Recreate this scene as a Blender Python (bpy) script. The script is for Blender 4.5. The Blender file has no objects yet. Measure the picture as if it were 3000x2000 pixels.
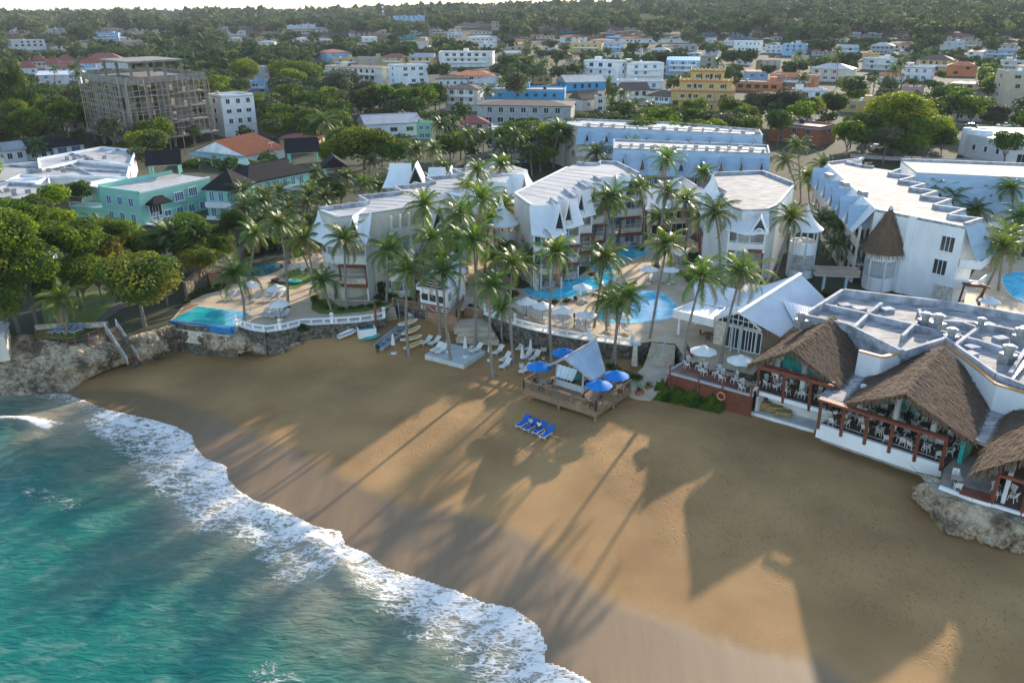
import bpy, math, random
import numpy as np
from mathutils import Vector, Matrix, noise as mnoise
D=bpy.data; SC=bpy.context.scene; COL=SC.collection
R=math.radians; pi=math.pi
random.seed(7); rng=np.random.default_rng(7)
# ---------------- camera model ----------------
F=2333.0; PITCH=math.atan(960/F); CH=40.0
cp,sp=math.cos(PITCH),math.sin(PITCH)
def ray(px,py):
    u=(px-1500)/F; v=-(py-1000)/F
    return (u, cp+v*sp, -sp+v*cp)
def P(px,py,z=3.0):
    """world point seen at photo pixel px,py on the level z"""
    r=ray(px,py); t=(z-CH)/r[2]
    return Vector((r[0]*t, r[1]*t, z))
def P2(px,py,z=3.0):
    q=P(px,py,z); return (q.x,q.y)
def proj(x,y,z):
    dy=y; dz=z-CH
    dep=dy*cp-dz*sp; up=dy*sp+dz*cp
    return (1500+F*x/dep, 1000-F*up/dep)
def ZAT(y,py,px=1500):
    """height of a point at forward distance y that shows at row py"""
    r=ray(px,py); return CH+r[2]*y/r[1]
# ---------------- terrain ----------------
_az=np.array([-40,-32,-13,-7,2.3,13.4,20,31,40.]); _rh=np.array([22,22,28,35,42,50,54,60,60.])
_rr=np.array([0,150,220,400,600,900,1500,2200,3800,4600,5200.]); _g=np.array([-.0,-.0,.02,.06,.13,.33,.93,1,1,.6,-.4])
def T(x,y):
    r=math.hypot(x,y); az=math.degrees(math.atan2(x,y))
    h=float(np.interp(az,_az,_rh)); g=float(np.interp(r,_rr,_g))
    return 3.0+(h-3)*g
def PT(px,py,zoff=0):
    """pixel -> terrain point"""
    d=ray(px,py); t=80.0
    while t<6000:
        x,y,z=d[0]*t,d[1]*t,CH+d[2]*t
        if z<=T(x,y)+zoff: break
        t*=1.004
    return Vector((x,y,T(x,y)))
# ---------------- object helpers ----------------
ORG={}; LABELS={}; LAND=[]
def thing(name,label,cat,loc=(0,0,0),rot=0,group=None,proto=False):
    o=D.objects.new(name,None); COL.objects.link(o); o.empty_display_size=.3
    o.location=loc; o.rotation_euler=(0,0,rot)
    if label: o['label']=label; LABELS[label]=1
    o['category']=cat
    if group: o['group']=group
    ORG[o]=Vector((0,0,0)) if rot else Vector(loc)
    return o
def tag(o,label,cat,group=None):
    o['label']=label; o['category']=cat; LABELS[label]=1
    if group: o['group']=group
    return o
class MB:
    def __init__(s): s.v=[]; s.f=[]; s.m=[]
    def add(s,vs,fs,mi=0):
        n=len(s.v); s.v.extend([tuple(q) for q in vs]); s.f.extend([tuple(i+n for i in q) for q in fs]); s.m.extend([mi]*len(fs)); return s
    def quad(s,a,b,c,d,mi=0): return s.add([a,b,c,d],[(0,1,2,3)],mi)
    def tri(s,a,b,c,mi=0): return s.add([a,b,c],[(0,1,2)],mi)
    def box(s,c,d,rot=0,mi=0):
        hx,hy,hz=d[0]/2,d[1]/2,d[2]/2; ca,sa=math.cos(rot),math.sin(rot); vs=[]
        for z in (-hz,hz):
            for x,y in ((-hx,-hy),(hx,-hy),(hx,hy),(-hx,hy)):
                vs.append((c[0]+x*ca-y*sa,c[1]+x*sa+y*ca,c[2]+z))
        return s.add(vs,[(3,2,1,0),(4,5,6,7),(0,1,5,4),(1,2,6,5),(2,3,7,6),(3,0,4,7)],mi)
    def bar(s,a,b,w,h=None,mi=0):
        """square bar between 3D points"""
        a=Vector(a); b=Vector(b); h=h or w; d=(b-a)
        if d.length<1e-6: return s
        d.normalize(); up=Vector((0,0,1)) if abs(d.z)<.95 else Vector((1,0,0))
        x=d.cross(up).normalized()*w/2; y=x.cross(d).normalized()*h/2
        vs=[a-x-y,a+x-y,a+x+y,a-x+y,b-x-y,b+x-y,b+x+y,b-x+y]
        return s.add(vs,[(3,2,1,0),(4,5,6,7),(0,1,5,4),(1,2,6,5),(2,3,7,6),(3,0,4,7)],mi)
    def wall(s,a,b,th,z0,z1,mi=0):
        a=Vector((a[0],a[1],0)); b=Vector((b[0],b[1],0)); d=(b-a); L=d.length
        c=(a+b)/2; return s.box((c.x,c.y,(z0+z1)/2),(L,th,z1-z0),math.atan2(d.y,d.x),mi)
    def prism(s,poly,z0,z1,mi=0,top=None):
        n=len(poly)
        ar=sum(poly[i][0]*poly[(i+1)%n][1]-poly[(i+1)%n][0]*poly[i][1] for i in range(n))
        if ar<0: poly=poly[::-1]
        vs=[(p[0],p[1],z0) for p in poly]+[(p[0],p[1],z1) for p in poly]
        fs=[tuple(range(n))[::-1],tuple(range(n,2*n))]+[(i,(i+1)%n,n+(i+1)%n,n+i) for i in range(n)]
        return s.add(vs,fs,mi)
    def tube(s,pts,rad,n=8,mi=0,cap=True):
        pts=[Vector(p) for p in pts]; m=len(pts)
        if not hasattr(rad,'__len__'): rad=[rad]*m
        vs=[];fs=[]
        for i,p in enumerate(pts):
            d=(pts[min(i+1,m-1)]-pts[max(i-1,0)])
            d=d.normalized() if d.length>1e-9 else Vector((0,0,1))
            up=Vector((0,0,1)) if abs(d.z)<.9 else Vector((1,0,0))
            x=d.cross(up).normalized(); y=x.cross(d)
            for k in range(n):
                a=2*pi*k/n; vs.append(p+x*(rad[i]*math.cos(a))+y*(rad[i]*math.sin(a)))
        for i in range(m-1):
            for k in range(n):
                k2=(k+1)%n; fs.append((i*n+k,(i+1)*n+k,(i+1)*n+k2,i*n+k2))
        if cap: fs.append(tuple(range(n))); fs.append(tuple(range((m-1)*n,m*n))[::-1])
        return s.add(vs,fs,mi)
    def lathe(s,prof,c,n=16,mi=0,a0=0,a1=2*pi):
        """prof: list of (r,z)"""
        vs=[];fs=[]; full=abs(a1-a0-2*pi)<1e-6; cols=n if full else n+1
        for r,z in prof:
            for k in range(cols):
                a=a0+(a1-a0)*k/n; vs.append((c[0]+r*math.cos(a),c[1]+r*math.sin(a),c[2]+z))
        for i in range(len(prof)-1):
            for k in range(n):
                k2=(k+1)%cols; fs.append((i*cols+k,i*cols+k2,(i+1)*cols+k2,(i+1)*cols+k))
        return s.add(vs,fs,mi)
    def build(s,name,mat,parent=None,smooth=False,kind=None):
        me=D.meshes.new(name); org=ORG.get(parent,Vector((0,0,0)))
        me.from_pydata([(a-org.x,b-org.y,c-org.z) for a,b,c in s.v],[],s.f)
        mats=mat if isinstance(mat,(list,tuple)) else [mat]
        for m in mats: me.materials.append(m)
        if len(mats)>1: me.polygons.foreach_set('material_index',s.m)
        if smooth: me.polygons.foreach_set('use_smooth',[True]*len(s.f))
        me.update()
        o=D.objects.new(name,me); COL.objects.link(o)
        if parent: o.parent=parent; ORG[o]=org
        if kind: o['kind']=kind
        return o
def recenter(o):
    """single-mesh thing: origin at its base"""
    me=o.data; n=len(me.vertices); a=np.empty(n*3); me.vertices.foreach_get('co',a); a=a.reshape(-1,3)
    c=np.array([a[:,0].mean(),a[:,1].mean(),a[:,2].min()]); a-=c; me.vertices.foreach_set('co',a.ravel()); me.update()
    o.location=Vector(c)+o.location; return o
def dup(root,loc=None,rot=0,label=None,group=None,scale=1.0):
    r=root.copy(); COL.objects.link(r)
    if loc is not None: r.location=loc
    r.rotation_euler=(0,0,rot); r.scale=(scale,)*3 if not hasattr(scale,'__len__') else scale
    if label: r['label']=label; LABELS[label]=1
    if group: r['group']=group
    def kids(src,dst):
        for c in src.children:
            d=c.copy(); COL.objects.link(d); d.parent=dst; kids(c,d)
    kids(root,r); return r
class Proto:
    """first placement uses the thing itself, later ones copies"""
    def __init__(s,root): s.root=root; s.used=False
    def put(s,loc,rot,label,group=None,scale=1.0):
        if not s.used:
            s.used=True; r=s.root; r.location=loc; r.rotation_euler=(0,0,rot); r.scale=(scale,)*3 if not hasattr(scale,'__len__') else scale
            r['label']=label; LABELS[label]=1
            if group: r['group']=group
            return r
        return dup(s.root,loc,rot,label,group,scale)
def rel(x,y,L):
    dx=x-L[1]; dy=y-L[2]
    if abs(dx)>abs(dy)*.8: return 'right of' if dx>0 else 'left of'
    return 'behind' if dy>0 else 'in front of'
def ulabel(base,x,y,fallback=None,maxn=14,alts=()):
    ls=sorted(LAND,key=lambda L:(L[1]-x)**2+(L[2]-y)**2)[:maxn]
    for L in ls[:4]:
        for b in (base,)+tuple(alts):
            s=f"{b} {rel(x,y,L)} the {L[0]}"
            if s not in LABELS and len(s.split())<=16: return s
    for L in ls[4:]:
        s=f"{base} {rel(x,y,L)} the {L[0]}"
        if s not in LABELS and len(s.split())<=16: return s
    for i,L in enumerate(ls[:6]):
        for M_ in ls[i+1:7]:
            s=f"{base} between the {L[0]} and the {M_[0]}"
            if s not in LABELS and len(s.split())<=16: return s
    if fallback: return fallback
    L=ls[0]; return f"{base} in the group {rel(x,y,L)} the {L[0]}"
def land(short,p): LAND.append((short,p[0],p[1]))
# ---------------- materials ----------------
def nt(name):
    m=D.materials.new(name); m.use_nodes=True; t=m.node_tree; b=t.nodes['Principled BSDF']; return m,t,b
def N(t,ty,**k):
    n=t.nodes.new(ty)
    for a,v in k.items():
        if a.startswith('i_'): n.inputs[int(a[2:]) if a[2:].isdigit() else a[2:].replace('_',' ')].default_value=v
        else: setattr(n,a,v)
    return n
def c4(c): return (c[0],c[1],c[2],1)
def MAT(name,col,rough=.7,var=.12,sc=.8,bump=0,bsc=None,metal=0,col2=None,spec=.4,stretch=None,detail=6,contrast=1):
    m,t,b=nt(name); L=t.links.new
    tc=N(t,'ShaderNodeTexCoord'); vec=tc.outputs['Object']
    if stretch:
        mp=N(t,'ShaderNodeMapping'); mp.inputs['Scale'].default_value=stretch; L(vec,mp.inputs[0]); vec=mp.outputs[0]
    no=N(t,'ShaderNodeTexNoise'); no.inputs['Scale'].default_value=sc; no.inputs['Detail'].default_value=detail; no.inputs['Roughness'].default_value=.62; L(vec,no.inputs[0])
    rp=N(t,'ShaderNodeMapRange'); w=.18/contrast
    rp.inputs[1].default_value=.5-w; rp.inputs[2].default_value=.5+w; L(no.outputs[0],rp.inputs[0])
    mx=N(t,'ShaderNodeMix',data_type='RGBA')
    c2=col2 or tuple(max(0,c*(1-var*1.6)) for c in col); c1=col if col2 else tuple(min(1,c*(1+var*.6)) for c in col)
    mx.inputs[6].default_value=c4(c2); mx.inputs[7].default_value=c4(c1)
    L(rp.outputs[0],mx.inputs[0]); L(mx.outputs[2],b.inputs['Base Color'])
    b.inputs['Roughness'].default_value=rough; b.inputs['Metallic'].default_value=metal; b.inputs['Specular IOR Level'].default_value=spec
    if bump:
        n2=N(t,'ShaderNodeTexNoise'); n2.inputs['Scale'].default_value=bsc or sc*4; n2.inputs['Detail'].default_value=5; L(vec,n2.inputs[0])
        bp=N(t,'ShaderNodeBump'); bp.inputs['Strength'].default_value=min(1,bump); bp.inputs['Distance'].default_value=.15*max(1,bump); L(n2.outputs[0],bp.inputs['Height']); L(bp.outputs[0],b.inputs['Normal'])
    return m
def LEAF(name,c1,c2,transl=.35,sc=.5,rough=.6,rnd=.25):
    c1=tuple(v*1.35 for v in c1); c2=tuple(v*1.35 for v in c2)
    m,t,b=nt(name); L=t.links.new
    tc=N(t,'ShaderNodeTexCoord'); no=N(t,'ShaderNodeTexNoise'); no.inputs['Scale'].default_value=sc; no.inputs['Detail'].default_value=3
    L(tc.outputs['Object'],no.inputs[0])
    rp=N(t,'ShaderNodeMapRange'); rp.inputs[1].default_value=.34; rp.inputs[2].default_value=.66; L(no.outputs[0],rp.inputs[0])
    mx=N(t,'ShaderNodeMix',data_type='RGBA'); mx.inputs[6].default_value=c4(c1); mx.inputs[7].default_value=c4(c2); L(rp.outputs[0],mx.inputs[0])
    oi=N(t,'ShaderNodeObjectInfo'); hs=N(t,'ShaderNodeHueSaturation')
    mr=N(t,'ShaderNodeMapRange'); mr.inputs[3].default_value=1-rnd; mr.inputs[4].default_value=1+rnd; L(oi.outputs['Random'],mr.inputs[0]); L(mr.outputs[0],hs.inputs['Value'])
    mr2=N(t,'ShaderNodeMapRange'); mr2.inputs[3].default_value=.475; mr2.inputs[4].default_value=.515
    ml=N(t,'ShaderNodeMath',operation='MULTIPLY'); ml.inputs[1].default_value=7.31; fr=N(t,'ShaderNodeMath',operation='FRACT'); L(oi.outputs['Random'],ml.inputs[0]); L(ml.outputs[0],fr.inputs[0]); L(fr.outputs[0],mr2.inputs[0]); L(mr2.outputs[0],hs.inputs['Hue'])
    L(mx.outputs[2],hs.inputs['Color']); L(hs.outputs[0],b.inputs['Base Color']); b.inputs['Roughness'].default_value=rough; b.inputs['Specular IOR Level'].default_value=.3 if rough<.5 else .1
    tr=N(t,'ShaderNodeBsdfTranslucent'); h2=N(t,'ShaderNodeHueSaturation'); h2.inputs['Hue'].default_value=.485; h2.inputs['Saturation'].default_value=1.15; h2.inputs['Value'].default_value=1.5; L(hs.outputs[0],h2.inputs['Color']); L(h2.outputs[0],tr.inputs[0])
    ms=N(t,'ShaderNodeMixShader'); ms.inputs[0].default_value=transl; L(b.outputs[0],ms.inputs[1]); L(tr.outputs[0],ms.inputs[2]); L(ms.outputs[0],t.nodes['Material Output'].inputs[0])
    return m
m_white=MAT('white_paint',(.80,.80,.79),.6,.09,.45,detail=9,stretch=(1,1,.4))
m_stucco=MAT('white_stucco',(.74,.73,.70),.8,.14,.5,.2,8,detail=8,stretch=(1,1,.35))
m_cream=MAT('cream_render',(.66,.61,.51),.8,.14,.5,.2,8,stretch=(1,1,.35))
m_stone=MAT('coral_stone',(.62,.56,.45),.85,.22,2.2,.5,5,contrast=1.4)
m_roofwhite=MAT('white_roof_coat',(.47,.455,.43),.65,.18,.5,.1,3)
m_roofgrey=MAT('grey_roof_membrane',(.44,.425,.41),.7,.16,.3,.1,6,detail=9)
m_roofpatch=MAT('sealed_white_roof',(.40,.38,.355),.8,.32,.8,.3,2,stretch=(.6,2.2,1),contrast=1.3,spec=.25)
m_bluewhite=MAT('pale_blue_shingle',(.33,.45,.56),.6,.10,.7,.2,4,stretch=(.4,.4,3))
m_glass=MAT('dark_glass',(.03,.045,.055),.12,.3,.5,spec=.6)
m_dark=MAT('deep_opening',(.025,.025,.028),.8,.2,1)
m_curtain=MAT('blue_curtain_glass',(.10,.22,.36),.25,.3,3,stretch=(3,3,.2),spec=.5)
m_teakred=MAT('red_brown_timber',(.22,.062,.034),.55,.2,1.5)
m_wood=MAT('weathered_timber',(.30,.20,.12),.7,.25,1.2,.3,6,stretch=(1,1,4))
m_deckwood=MAT('tan_deck_boards',(.42,.25,.15),.6,.2,1.5,.2,8)
m_reddeck=MAT('red_stained_deck',(.20,.075,.05),.5,.2,1.2)
m_redside=MAT('red_plank_siding',(.19,.055,.03),.6,.2,1.5)
m_metalblue=MAT('pale_blue_rail_paint',(.45,.55,.62),.45,.05,1)
m_metal=MAT('galvanised_metal',(.36,.36,.35),.5,.2,1,metal=.3)
m_corrug=MAT('white_corrugated_metal',(.68,.70,.72),.4,.07,.5,metal=.15)
m_corrugb=MAT('bluish_corrugated_metal',(.45,.54,.62),.4,.08,.6,metal=.3)
m_concrete=MAT('raw_concrete',(.25,.23,.20),.9,.22,.6,.3,5)
m_grey=MAT('grey_concrete',(.42,.41,.39),.85,.18,.8,.2,6)
m_slab=MAT('pale_concrete_slab',(.50,.52,.51),.8,.12,.9,.15,6)
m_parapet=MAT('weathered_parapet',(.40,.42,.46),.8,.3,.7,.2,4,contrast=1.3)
m_black=MAT('black_tile_roof',(.022,.020,.023),.85,.2,1.2,.4,3,spec=.12)
m_terra=MAT('terracotta_tiles',(.60,.19,.07),.75,.22,1.5,.4,6)
m_redroof=MAT('faded_red_roof',(.34,.10,.07),.75,.2,1,.3,4)
m_brownroof=MAT('brown_tile_roof',(.13,.09,.07),.8,.2,1,.4,5)
m_green=MAT('mint_green_clapboard',(.27,.60,.47),.65,.07,.5,.15,6,stretch=(.3,.3,4))
m_teal=MAT('teal_paint',(.02,.36,.34),.55,.1,1)
m_sky=MAT('bright_blue_paint',(.06,.35,.62),.6,.08,.6)
m_pale_blue=MAT('pale_blue_render',(.30,.48,.66),.7,.1,.6)
m_yellow=MAT('ochre_yellow_render',(.62,.42,.14),.75,.1,.6)
m_orange=MAT('orange_render',(.60,.20,.07),.75,.1,.6)
m_pink=MAT('pink_render',(.62,.40,.34),.75,.1,.6)
m_beige=MAT('beige_render',(.50,.41,.29),.8,.1,.6)
m_wallgrey=MAT('grey_render',(.42,.42,.43),.8,.12,.6)
m_bark=MAT('grey_bark',(.20,.17,.14),.9,.25,1.5,.6,7)
m_palmbark=MAT('ringed_palm_bark',(.27,.235,.19),.9,.25,1.6,.5,4,stretch=(.3,.3,3))
m_plastic=MAT('white_plastic',(.74,.72,.66),.4,.04,1)
m_fabw=MAT('white_canvas',(.74,.73,.70),.8,.05,1.2)
m_fabb=MAT('royal_blue_canvas',(.004,.20,.58),.75,.12,1.2)
m_rock=None
m_terr=MAT('sandstone_paving',(.60,.47,.32),.75,.22,.35,.25,2,col2=(.46,.34,.22),contrast=1.2)
m_soil=MAT('dark_planting_soil',(.06,.05,.035),.95,.3,1)
m_lawn=MAT('mown_grass',(.15,.20,.03),.9,.25,.6,.5,10,col2=(.09,.14,.02))
m_wire=MAT('black_cable',(.03,.03,.03),.6,.1,1)
# ---------------- camera, light, sky ----------------
cam=D.cameras.new('camera'); co=D.objects.new('camera',cam); COL.objects.link(co); SC.camera=co
cam.sensor_width=36; cam.lens=36*F/3000; cam.clip_end=60000; cam.clip_start=.5
co.location=(0,0,CH); co.rotation_euler=(pi/2-PITCH,0,0)
SUN_AZ=30.0; SUN_EL=18.5
W=D.worlds.new('World'); SC.world=W; W.use_nodes=True; wt=W.node_tree
sk=wt.nodes.new('ShaderNodeTexSky'); sk.sky_type='NISHITA'; sk.sun_disc=False; sk.sun_elevation=R(SUN_EL); sk.sun_rotation=R(SUN_AZ)
sk.air_density=1.0; sk.dust_density=.45; sk.ozone_density=1.3; sk.altitude=40
wt.links.new(sk.outputs[0],wt.nodes['Background'].inputs[0]); wt.nodes['Background'].inputs[1].default_value=.145
sl=D.lights.new('sun','SUN'); sl.energy=3.0; sl.angle=R(1.0); sl.color=(1,.85,.66); so=D.objects.new('sun',sl); COL.objects.link(so)
dv=Vector((math.sin(R(SUN_AZ))*math.cos(R(SUN_EL)),math.cos(R(SUN_AZ))*math.cos(R(SUN_EL)),math.sin(R(SUN_EL))))
so.rotation_euler=dv.to_track_quat('Z','Y').to_euler(); so.location=(60,60,120)
SC.view_settings.view_transform='Standard'; SC.view_settings.look='None'; SC.view_settings.gamma=1; SC.view_settings.exposure=1.40
SC.cycles.max_bounces=6; SC.cycles.transparent_max_bounces=8; SC.cycles.volume_bounces=0
# ---------------- signed distances ----------------
def sdist(X,Y,poly):
    """distance to a polyline, + on its left-hand side (going along the points)"""
    best=np.full(X.shape,1e9); sg=np.ones(X.shape); par=np.zeros(X.shape)
    for i in range(len(poly)-1):
        ax,ay=poly[i]; bx,by=poly[i+1]; dx,dy=bx-ax,by-ay; L2=dx*dx+dy*dy+1e-9
        t=np.clip(((X-ax)*dx+(Y-ay)*dy)/L2,0,1); ex=X-(ax+t*dx); ey=Y-(ay+t*dy); d=np.hypot(ex,ey)
        k=d<best; best=np.where(k,d,best); sg=np.where(k,np.sign(dx*(Y-ay)-dy*(X-ax)+1e-9),sg); par=np.where(k,i+t,par)
    return best*sg,par
def gridmesh(name,xs,ys,zf,attrs,mat,smooth=True):
    X,Y=np.meshgrid(xs,ys); Z=zf(X,Y); nx,ny=len(xs),len(ys)
    co_=np.stack([X,Y,Z],-1).reshape(-1,3)
    me=D.meshes.new(name); me.vertices.add(len(co_)); me.vertices.foreach_set('co',co_.ravel())
    i=np.arange((ny-1)*(nx-1)); r,c=i//(nx-1),i%(nx-1); a=r*nx+c
    q=np.stack([a,a+1,a+nx+1,a+nx],-1)
    me.loops.add(q.size); me.loops.foreach_set('vertex_index',q.ravel().astype(np.int32))
    me.polygons.add(len(q)); me.polygons.foreach_set('loop_start',np.arange(0,q.size,4,dtype=np.int32)); 
    me.update(calc_edges=True)
    if smooth: me.polygons.foreach_set('use_smooth',np.ones(len(q),bool))
    for an,fn in attrs.items():
        at=me.attributes.new(an,'FLOAT','POINT'); at.data.foreach_set('value',fn(X,Y).ravel().astype(np.float32))
    me.materials.append(mat); me.validate(); o=D.objects.new(name,me); COL.objects.link(o); return o
# cheap fractal value noise (numpy)
def vnoise(X,Y,sc,seed=0,oc=4):
    out=np.zeros(X.shape); amp=1; tot=0
    for k in range(oc):
        g=np.random.default_rng(seed+k).random((256,256)); x=X*sc*2**k+37.3*k; y=Y*sc*2**k+11.7*k
        xi=np.floor(x).astype(int); yi=np.floor(y).astype(int); fx=x-xi; fy=y-yi; fx=fx*fx*(3-2*fx); fy=fy*fy*(3-2*fy)
        a=g[xi&255,yi&255]; b=g[(xi+1)&255,yi&255]; c=g[xi&255,(yi+1)&255]; d=g[(xi+1)&255,(yi+1)&255]
        out+=amp*((a*(1-fx)+b*fx)*(1-fy)+(c*(1-fx)+d*fx)*fy); tot+=amp; amp*=.5
    return out/tot
def smooth(a,b,x): 
    t=np.clip((x-a)/(b-a),0,1); return t*t*(3-2*t)
WZ=-1.7
shore_px=[(-400,1085),(0,1118),(110,1130),(200,1160),(310,1205),(390,1222),(449,1236),(505,1252),(551,1276),(560,1310),(590,1345),(652,1368),(656,1405),(690,1440),(735,1470),(816,1506),(908,1552),(985,1562),(1000,1603),(1071,1628),(1112,1664),(1192,1692),(1325,1735),(1410,1772),(1499,1789),(1563,1833),(1586,1891),(1580,1942),(1648,1966),(1710,1995),(1800,2060),(2100,2200),(2600,2500)]
shore=[P2(x,y,WZ) for x,y in shore_px]
inner_px=[(-200,1100),(60,1165),(200,1215),(290,1290),(360,1380),(440,1450),(490,1500),(540,1560),(640,1575),(720,1600),(730,1650),(810,1738),(930,1712),(1010,1672),(1060,1750),(1160,1850),(1280,1930),(1340,1975),(1420,2060),(1600,2300)]
inner=[P2(x,y,WZ) for x,y in inner_px]
wet_px=[(-200,1130),(100,1120),(240,1125),(420,1128),(560,1170),(640,1205),(760,1262),(870,1310),(1000,1372),(1161,1449),(1314,1474),(1467,1515),(1569,1566),(1646,1627),(1697,1663),(1800,1741),(2004,1812),(2208,1888),(2412,1914),(2514,2000),(2700,2150)]
wet=[P2(x,y,-1.0) for x,y in wet_px]
def sandz(X,Y):
    d,_=sdist(X,Y,shore)
    z=WZ-.05+np.where(d<0,d*.06,0)+ 1.75*smooth(-2,38,d)
    z=z+.10*(vnoise(X,Y,.18,3)-.5)*smooth(6,16,d)
    fm=smooth(14,26,d)
    z=z+.12*(vnoise(X,Y,.9,8,3)-.5)*fm
    z=np.minimum(z,.12)
    k=5*smooth(-15,-10,X); z=z+1.75*smooth(0,8.5,Y-89.5-k)*smooth(-34,-26,X)*(1-smooth(-6,-1.5,X))
    return z+1.25*np.exp(-((X-13.5)/4.5)**2-((Y-88.3)/3.2)**2)
def SZ(x,y): return float(sandz(np.array([[x]]),np.array([[y]]))[0,0])
def PS(px,py):
    """pixel -> point on the sand"""
    z=-.3
    for _ in range(6):
        p=P(px,py,z); z=SZ(p.x,p.y)
    return Vector((p.x,p.y,z))
# sand material
def sandmat():
    m,t,b=nt('beach_sand'); L=t.links.new
    tc=N(t,'ShaderNodeTexCoord'); O=tc.outputs['Object']
    aw=N(t,'ShaderNodeAttribute',attribute_name='wet'); af=N(t,'ShaderNodeAttribute',attribute_name='foot'); ad=N(t,'ShaderNodeAttribute',attribute_name='shore')
    n1=N(t,'ShaderNodeTexNoise'); n1.inputs['Scale'].default_value=.12; n1.inputs['Detail'].default_value=8; L(O,n1.inputs[0])
    # streaks running down the beach
    mp=N(t,'ShaderNodeMapping'); mp.inputs['Rotation'].default_value=(0,0,R(-38)); mp.inputs['Scale'].default_value=(.9,.07,1); L(O,mp.inputs[0])
    n2=N(t,'ShaderNodeTexNoise'); n2.inputs['Scale'].default_value=1.0; n2.inputs['Detail'].default_value=7; n2.inputs['Roughness'].default_value=.7; L(mp.outputs[0],n2.inputs[0])
    dry=N(t,'ShaderNodeMix',data_type='RGBA'); dry.inputs[6].default_value=(.27,.145,.050,1); dry.inputs[7].default_value=(.44,.252,.095,1)
    r1=N(t,'ShaderNodeMapRange'); r1.inputs[1].default_value=.3; r1.inputs[2].default_value=.7; L(n1.outputs[0],r1.inputs[0]); L(r1.outputs[0],dry.inputs[0])
    wetc=N(t,'ShaderNodeMix',data_type='RGBA'); wetc.inputs[6].default_value=(.175,.104,.045,1); wetc.inputs[7].default_value=(.245,.155,.072,1)
    r2=N(t,'ShaderNodeMapRange'); r2.inputs[1].default_value=.22; r2.inputs[2].default_value=.78; L(n2.outputs[0],r2.inputs[0]); L(r2.outputs[0],wetc.inputs[0])
    # wet factor = attribute + ragged streak noise
    ms=N(t,'ShaderNodeMath',operation='MULTIPLY_ADD'); ms.inputs[1].default_value=2.2; ms.inputs[2].default_value=-1.1; L(n2.outputs[0],ms.inputs[0])
    sm=N(t,'ShaderNodeMath',operation='ADD'); L(aw.outputs['Fac'],sm.inputs[0]); L(ms.outputs[0],sm.inputs[1])
    wf=N(t,'ShaderNodeMapRange',interpolation_type='SMOOTHSTEP'); wf.inputs[1].default_value=-1.0; wf.inputs[2].default_value=1.3; L(sm.outputs[0],wf.inputs[0])
    mx=N(t,'ShaderNodeMix',data_type='RGBA'); L(wf.outputs[0],mx.inputs[0]); L(dry.outputs[2],mx.inputs[6]); L(wetc.outputs[2],mx.inputs[7])
    n5=N(t,'ShaderNodeTexNoise'); n5.inputs['Scale'].default_value=9; n5.inputs['Detail'].default_value=4; L(O,n5.inputs[0])
    r5=N(t,'ShaderNodeMapRange'); r5.inputs[3].default_value=.82; r5.inputs[4].default_value=1.18; L(n5.outputs[0],r5.inputs[0])
    mm=N(t,'ShaderNodeVectorMath',operation='SCALE'); L(mx.outputs[2],mm.inputs[0]); L(r5.outputs[0],mm.inputs['Scale']); L(mm.outputs[0],b.inputs['Base Color'])
    rr=N(t,'ShaderNodeMapRange'); rr.inputs[3].default_value=.9; rr.inputs[4].default_value=.5; L(wf.outputs[0],rr.inputs[0]); L(rr.outputs[0],b.inputs['Roughness'])
    # footprints: small pits, scattered where people walk
    vo=N(t,'ShaderNodeTexVoronoi'); vo.inputs['Scale'].default_value=3.7; 
    mpv=N(t,'ShaderNodeMapping'); mpv.inputs['Scale'].default_value=(1,.62,1); L(O,mpv.inputs[0]); 
    n6=N(t,'ShaderNodeTexNoise'); n6.inputs['Scale'].default_value=1.3; L(mpv.outputs[0],n6.inputs[0])
    av=N(t,'ShaderNodeVectorMath',operation='ADD'); L(mpv.outputs[0],av.inputs[0]); L(n6.outputs['Color'],av.inputs[1]); L(av.outputs[0],vo.inputs[0])
    pr=N(t,'ShaderNodeMapRange',interpolation_type='SMOOTHSTEP'); pr.inputs[1].default_value=.04; pr.inputs[2].default_value=.36; L(vo.outputs[0],pr.inputs[0])
    n7=N(t,'ShaderNodeTexNoise'); n7.inputs['Scale'].default_value=.22; n7.inputs['Detail'].default_value=4; L(O,n7.inputs[0])
    ff=N(t,'ShaderNodeMath',operation='ADD'); L(af.outputs['Fac'],ff.inputs[0]); L(n7.outputs[0],ff.inputs[1])
    fm=N(t,'ShaderNodeMapRange',interpolation_type='SMOOTHSTEP'); fm.inputs[1].default_value=.60; fm.inputs[2].default_value=1.15; L(ff.outputs[0],fm.inputs[0])
    hh=N(t,'ShaderNodeMath',operation='MULTIPLY'); L(pr.outputs[0],hh.inputs[0]); L(fm.outputs[0],hh.inputs[1])
    bp=N(t,'ShaderNodeBump'); bp.inputs['Strength'].default_value=.9; bp.inputs['Distance'].default_value=.085; L(hh.outputs[0],bp.inputs['Height'])
    b2=N(t,'ShaderNodeBump'); b2.inputs['Strength'].default_value=.5; b2.inputs['Distance'].default_value=.05; iw=N(t,'ShaderNodeMapRange'); iw.inputs[3].default_value=.5; iw.inputs[4].default_value=.05; L(wf.outputs[0],iw.inputs[0]); L(iw.outputs[0],b2.inputs['Strength']); L(n5.outputs[0],b2.inputs['Height']); L(bp.outputs[0],b2.inputs['Normal']); L(b2.outputs[0],b.inputs['Normal'])
    return m
def a_wet(X,Y): return -sdist(X,Y,wet)[0]
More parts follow.
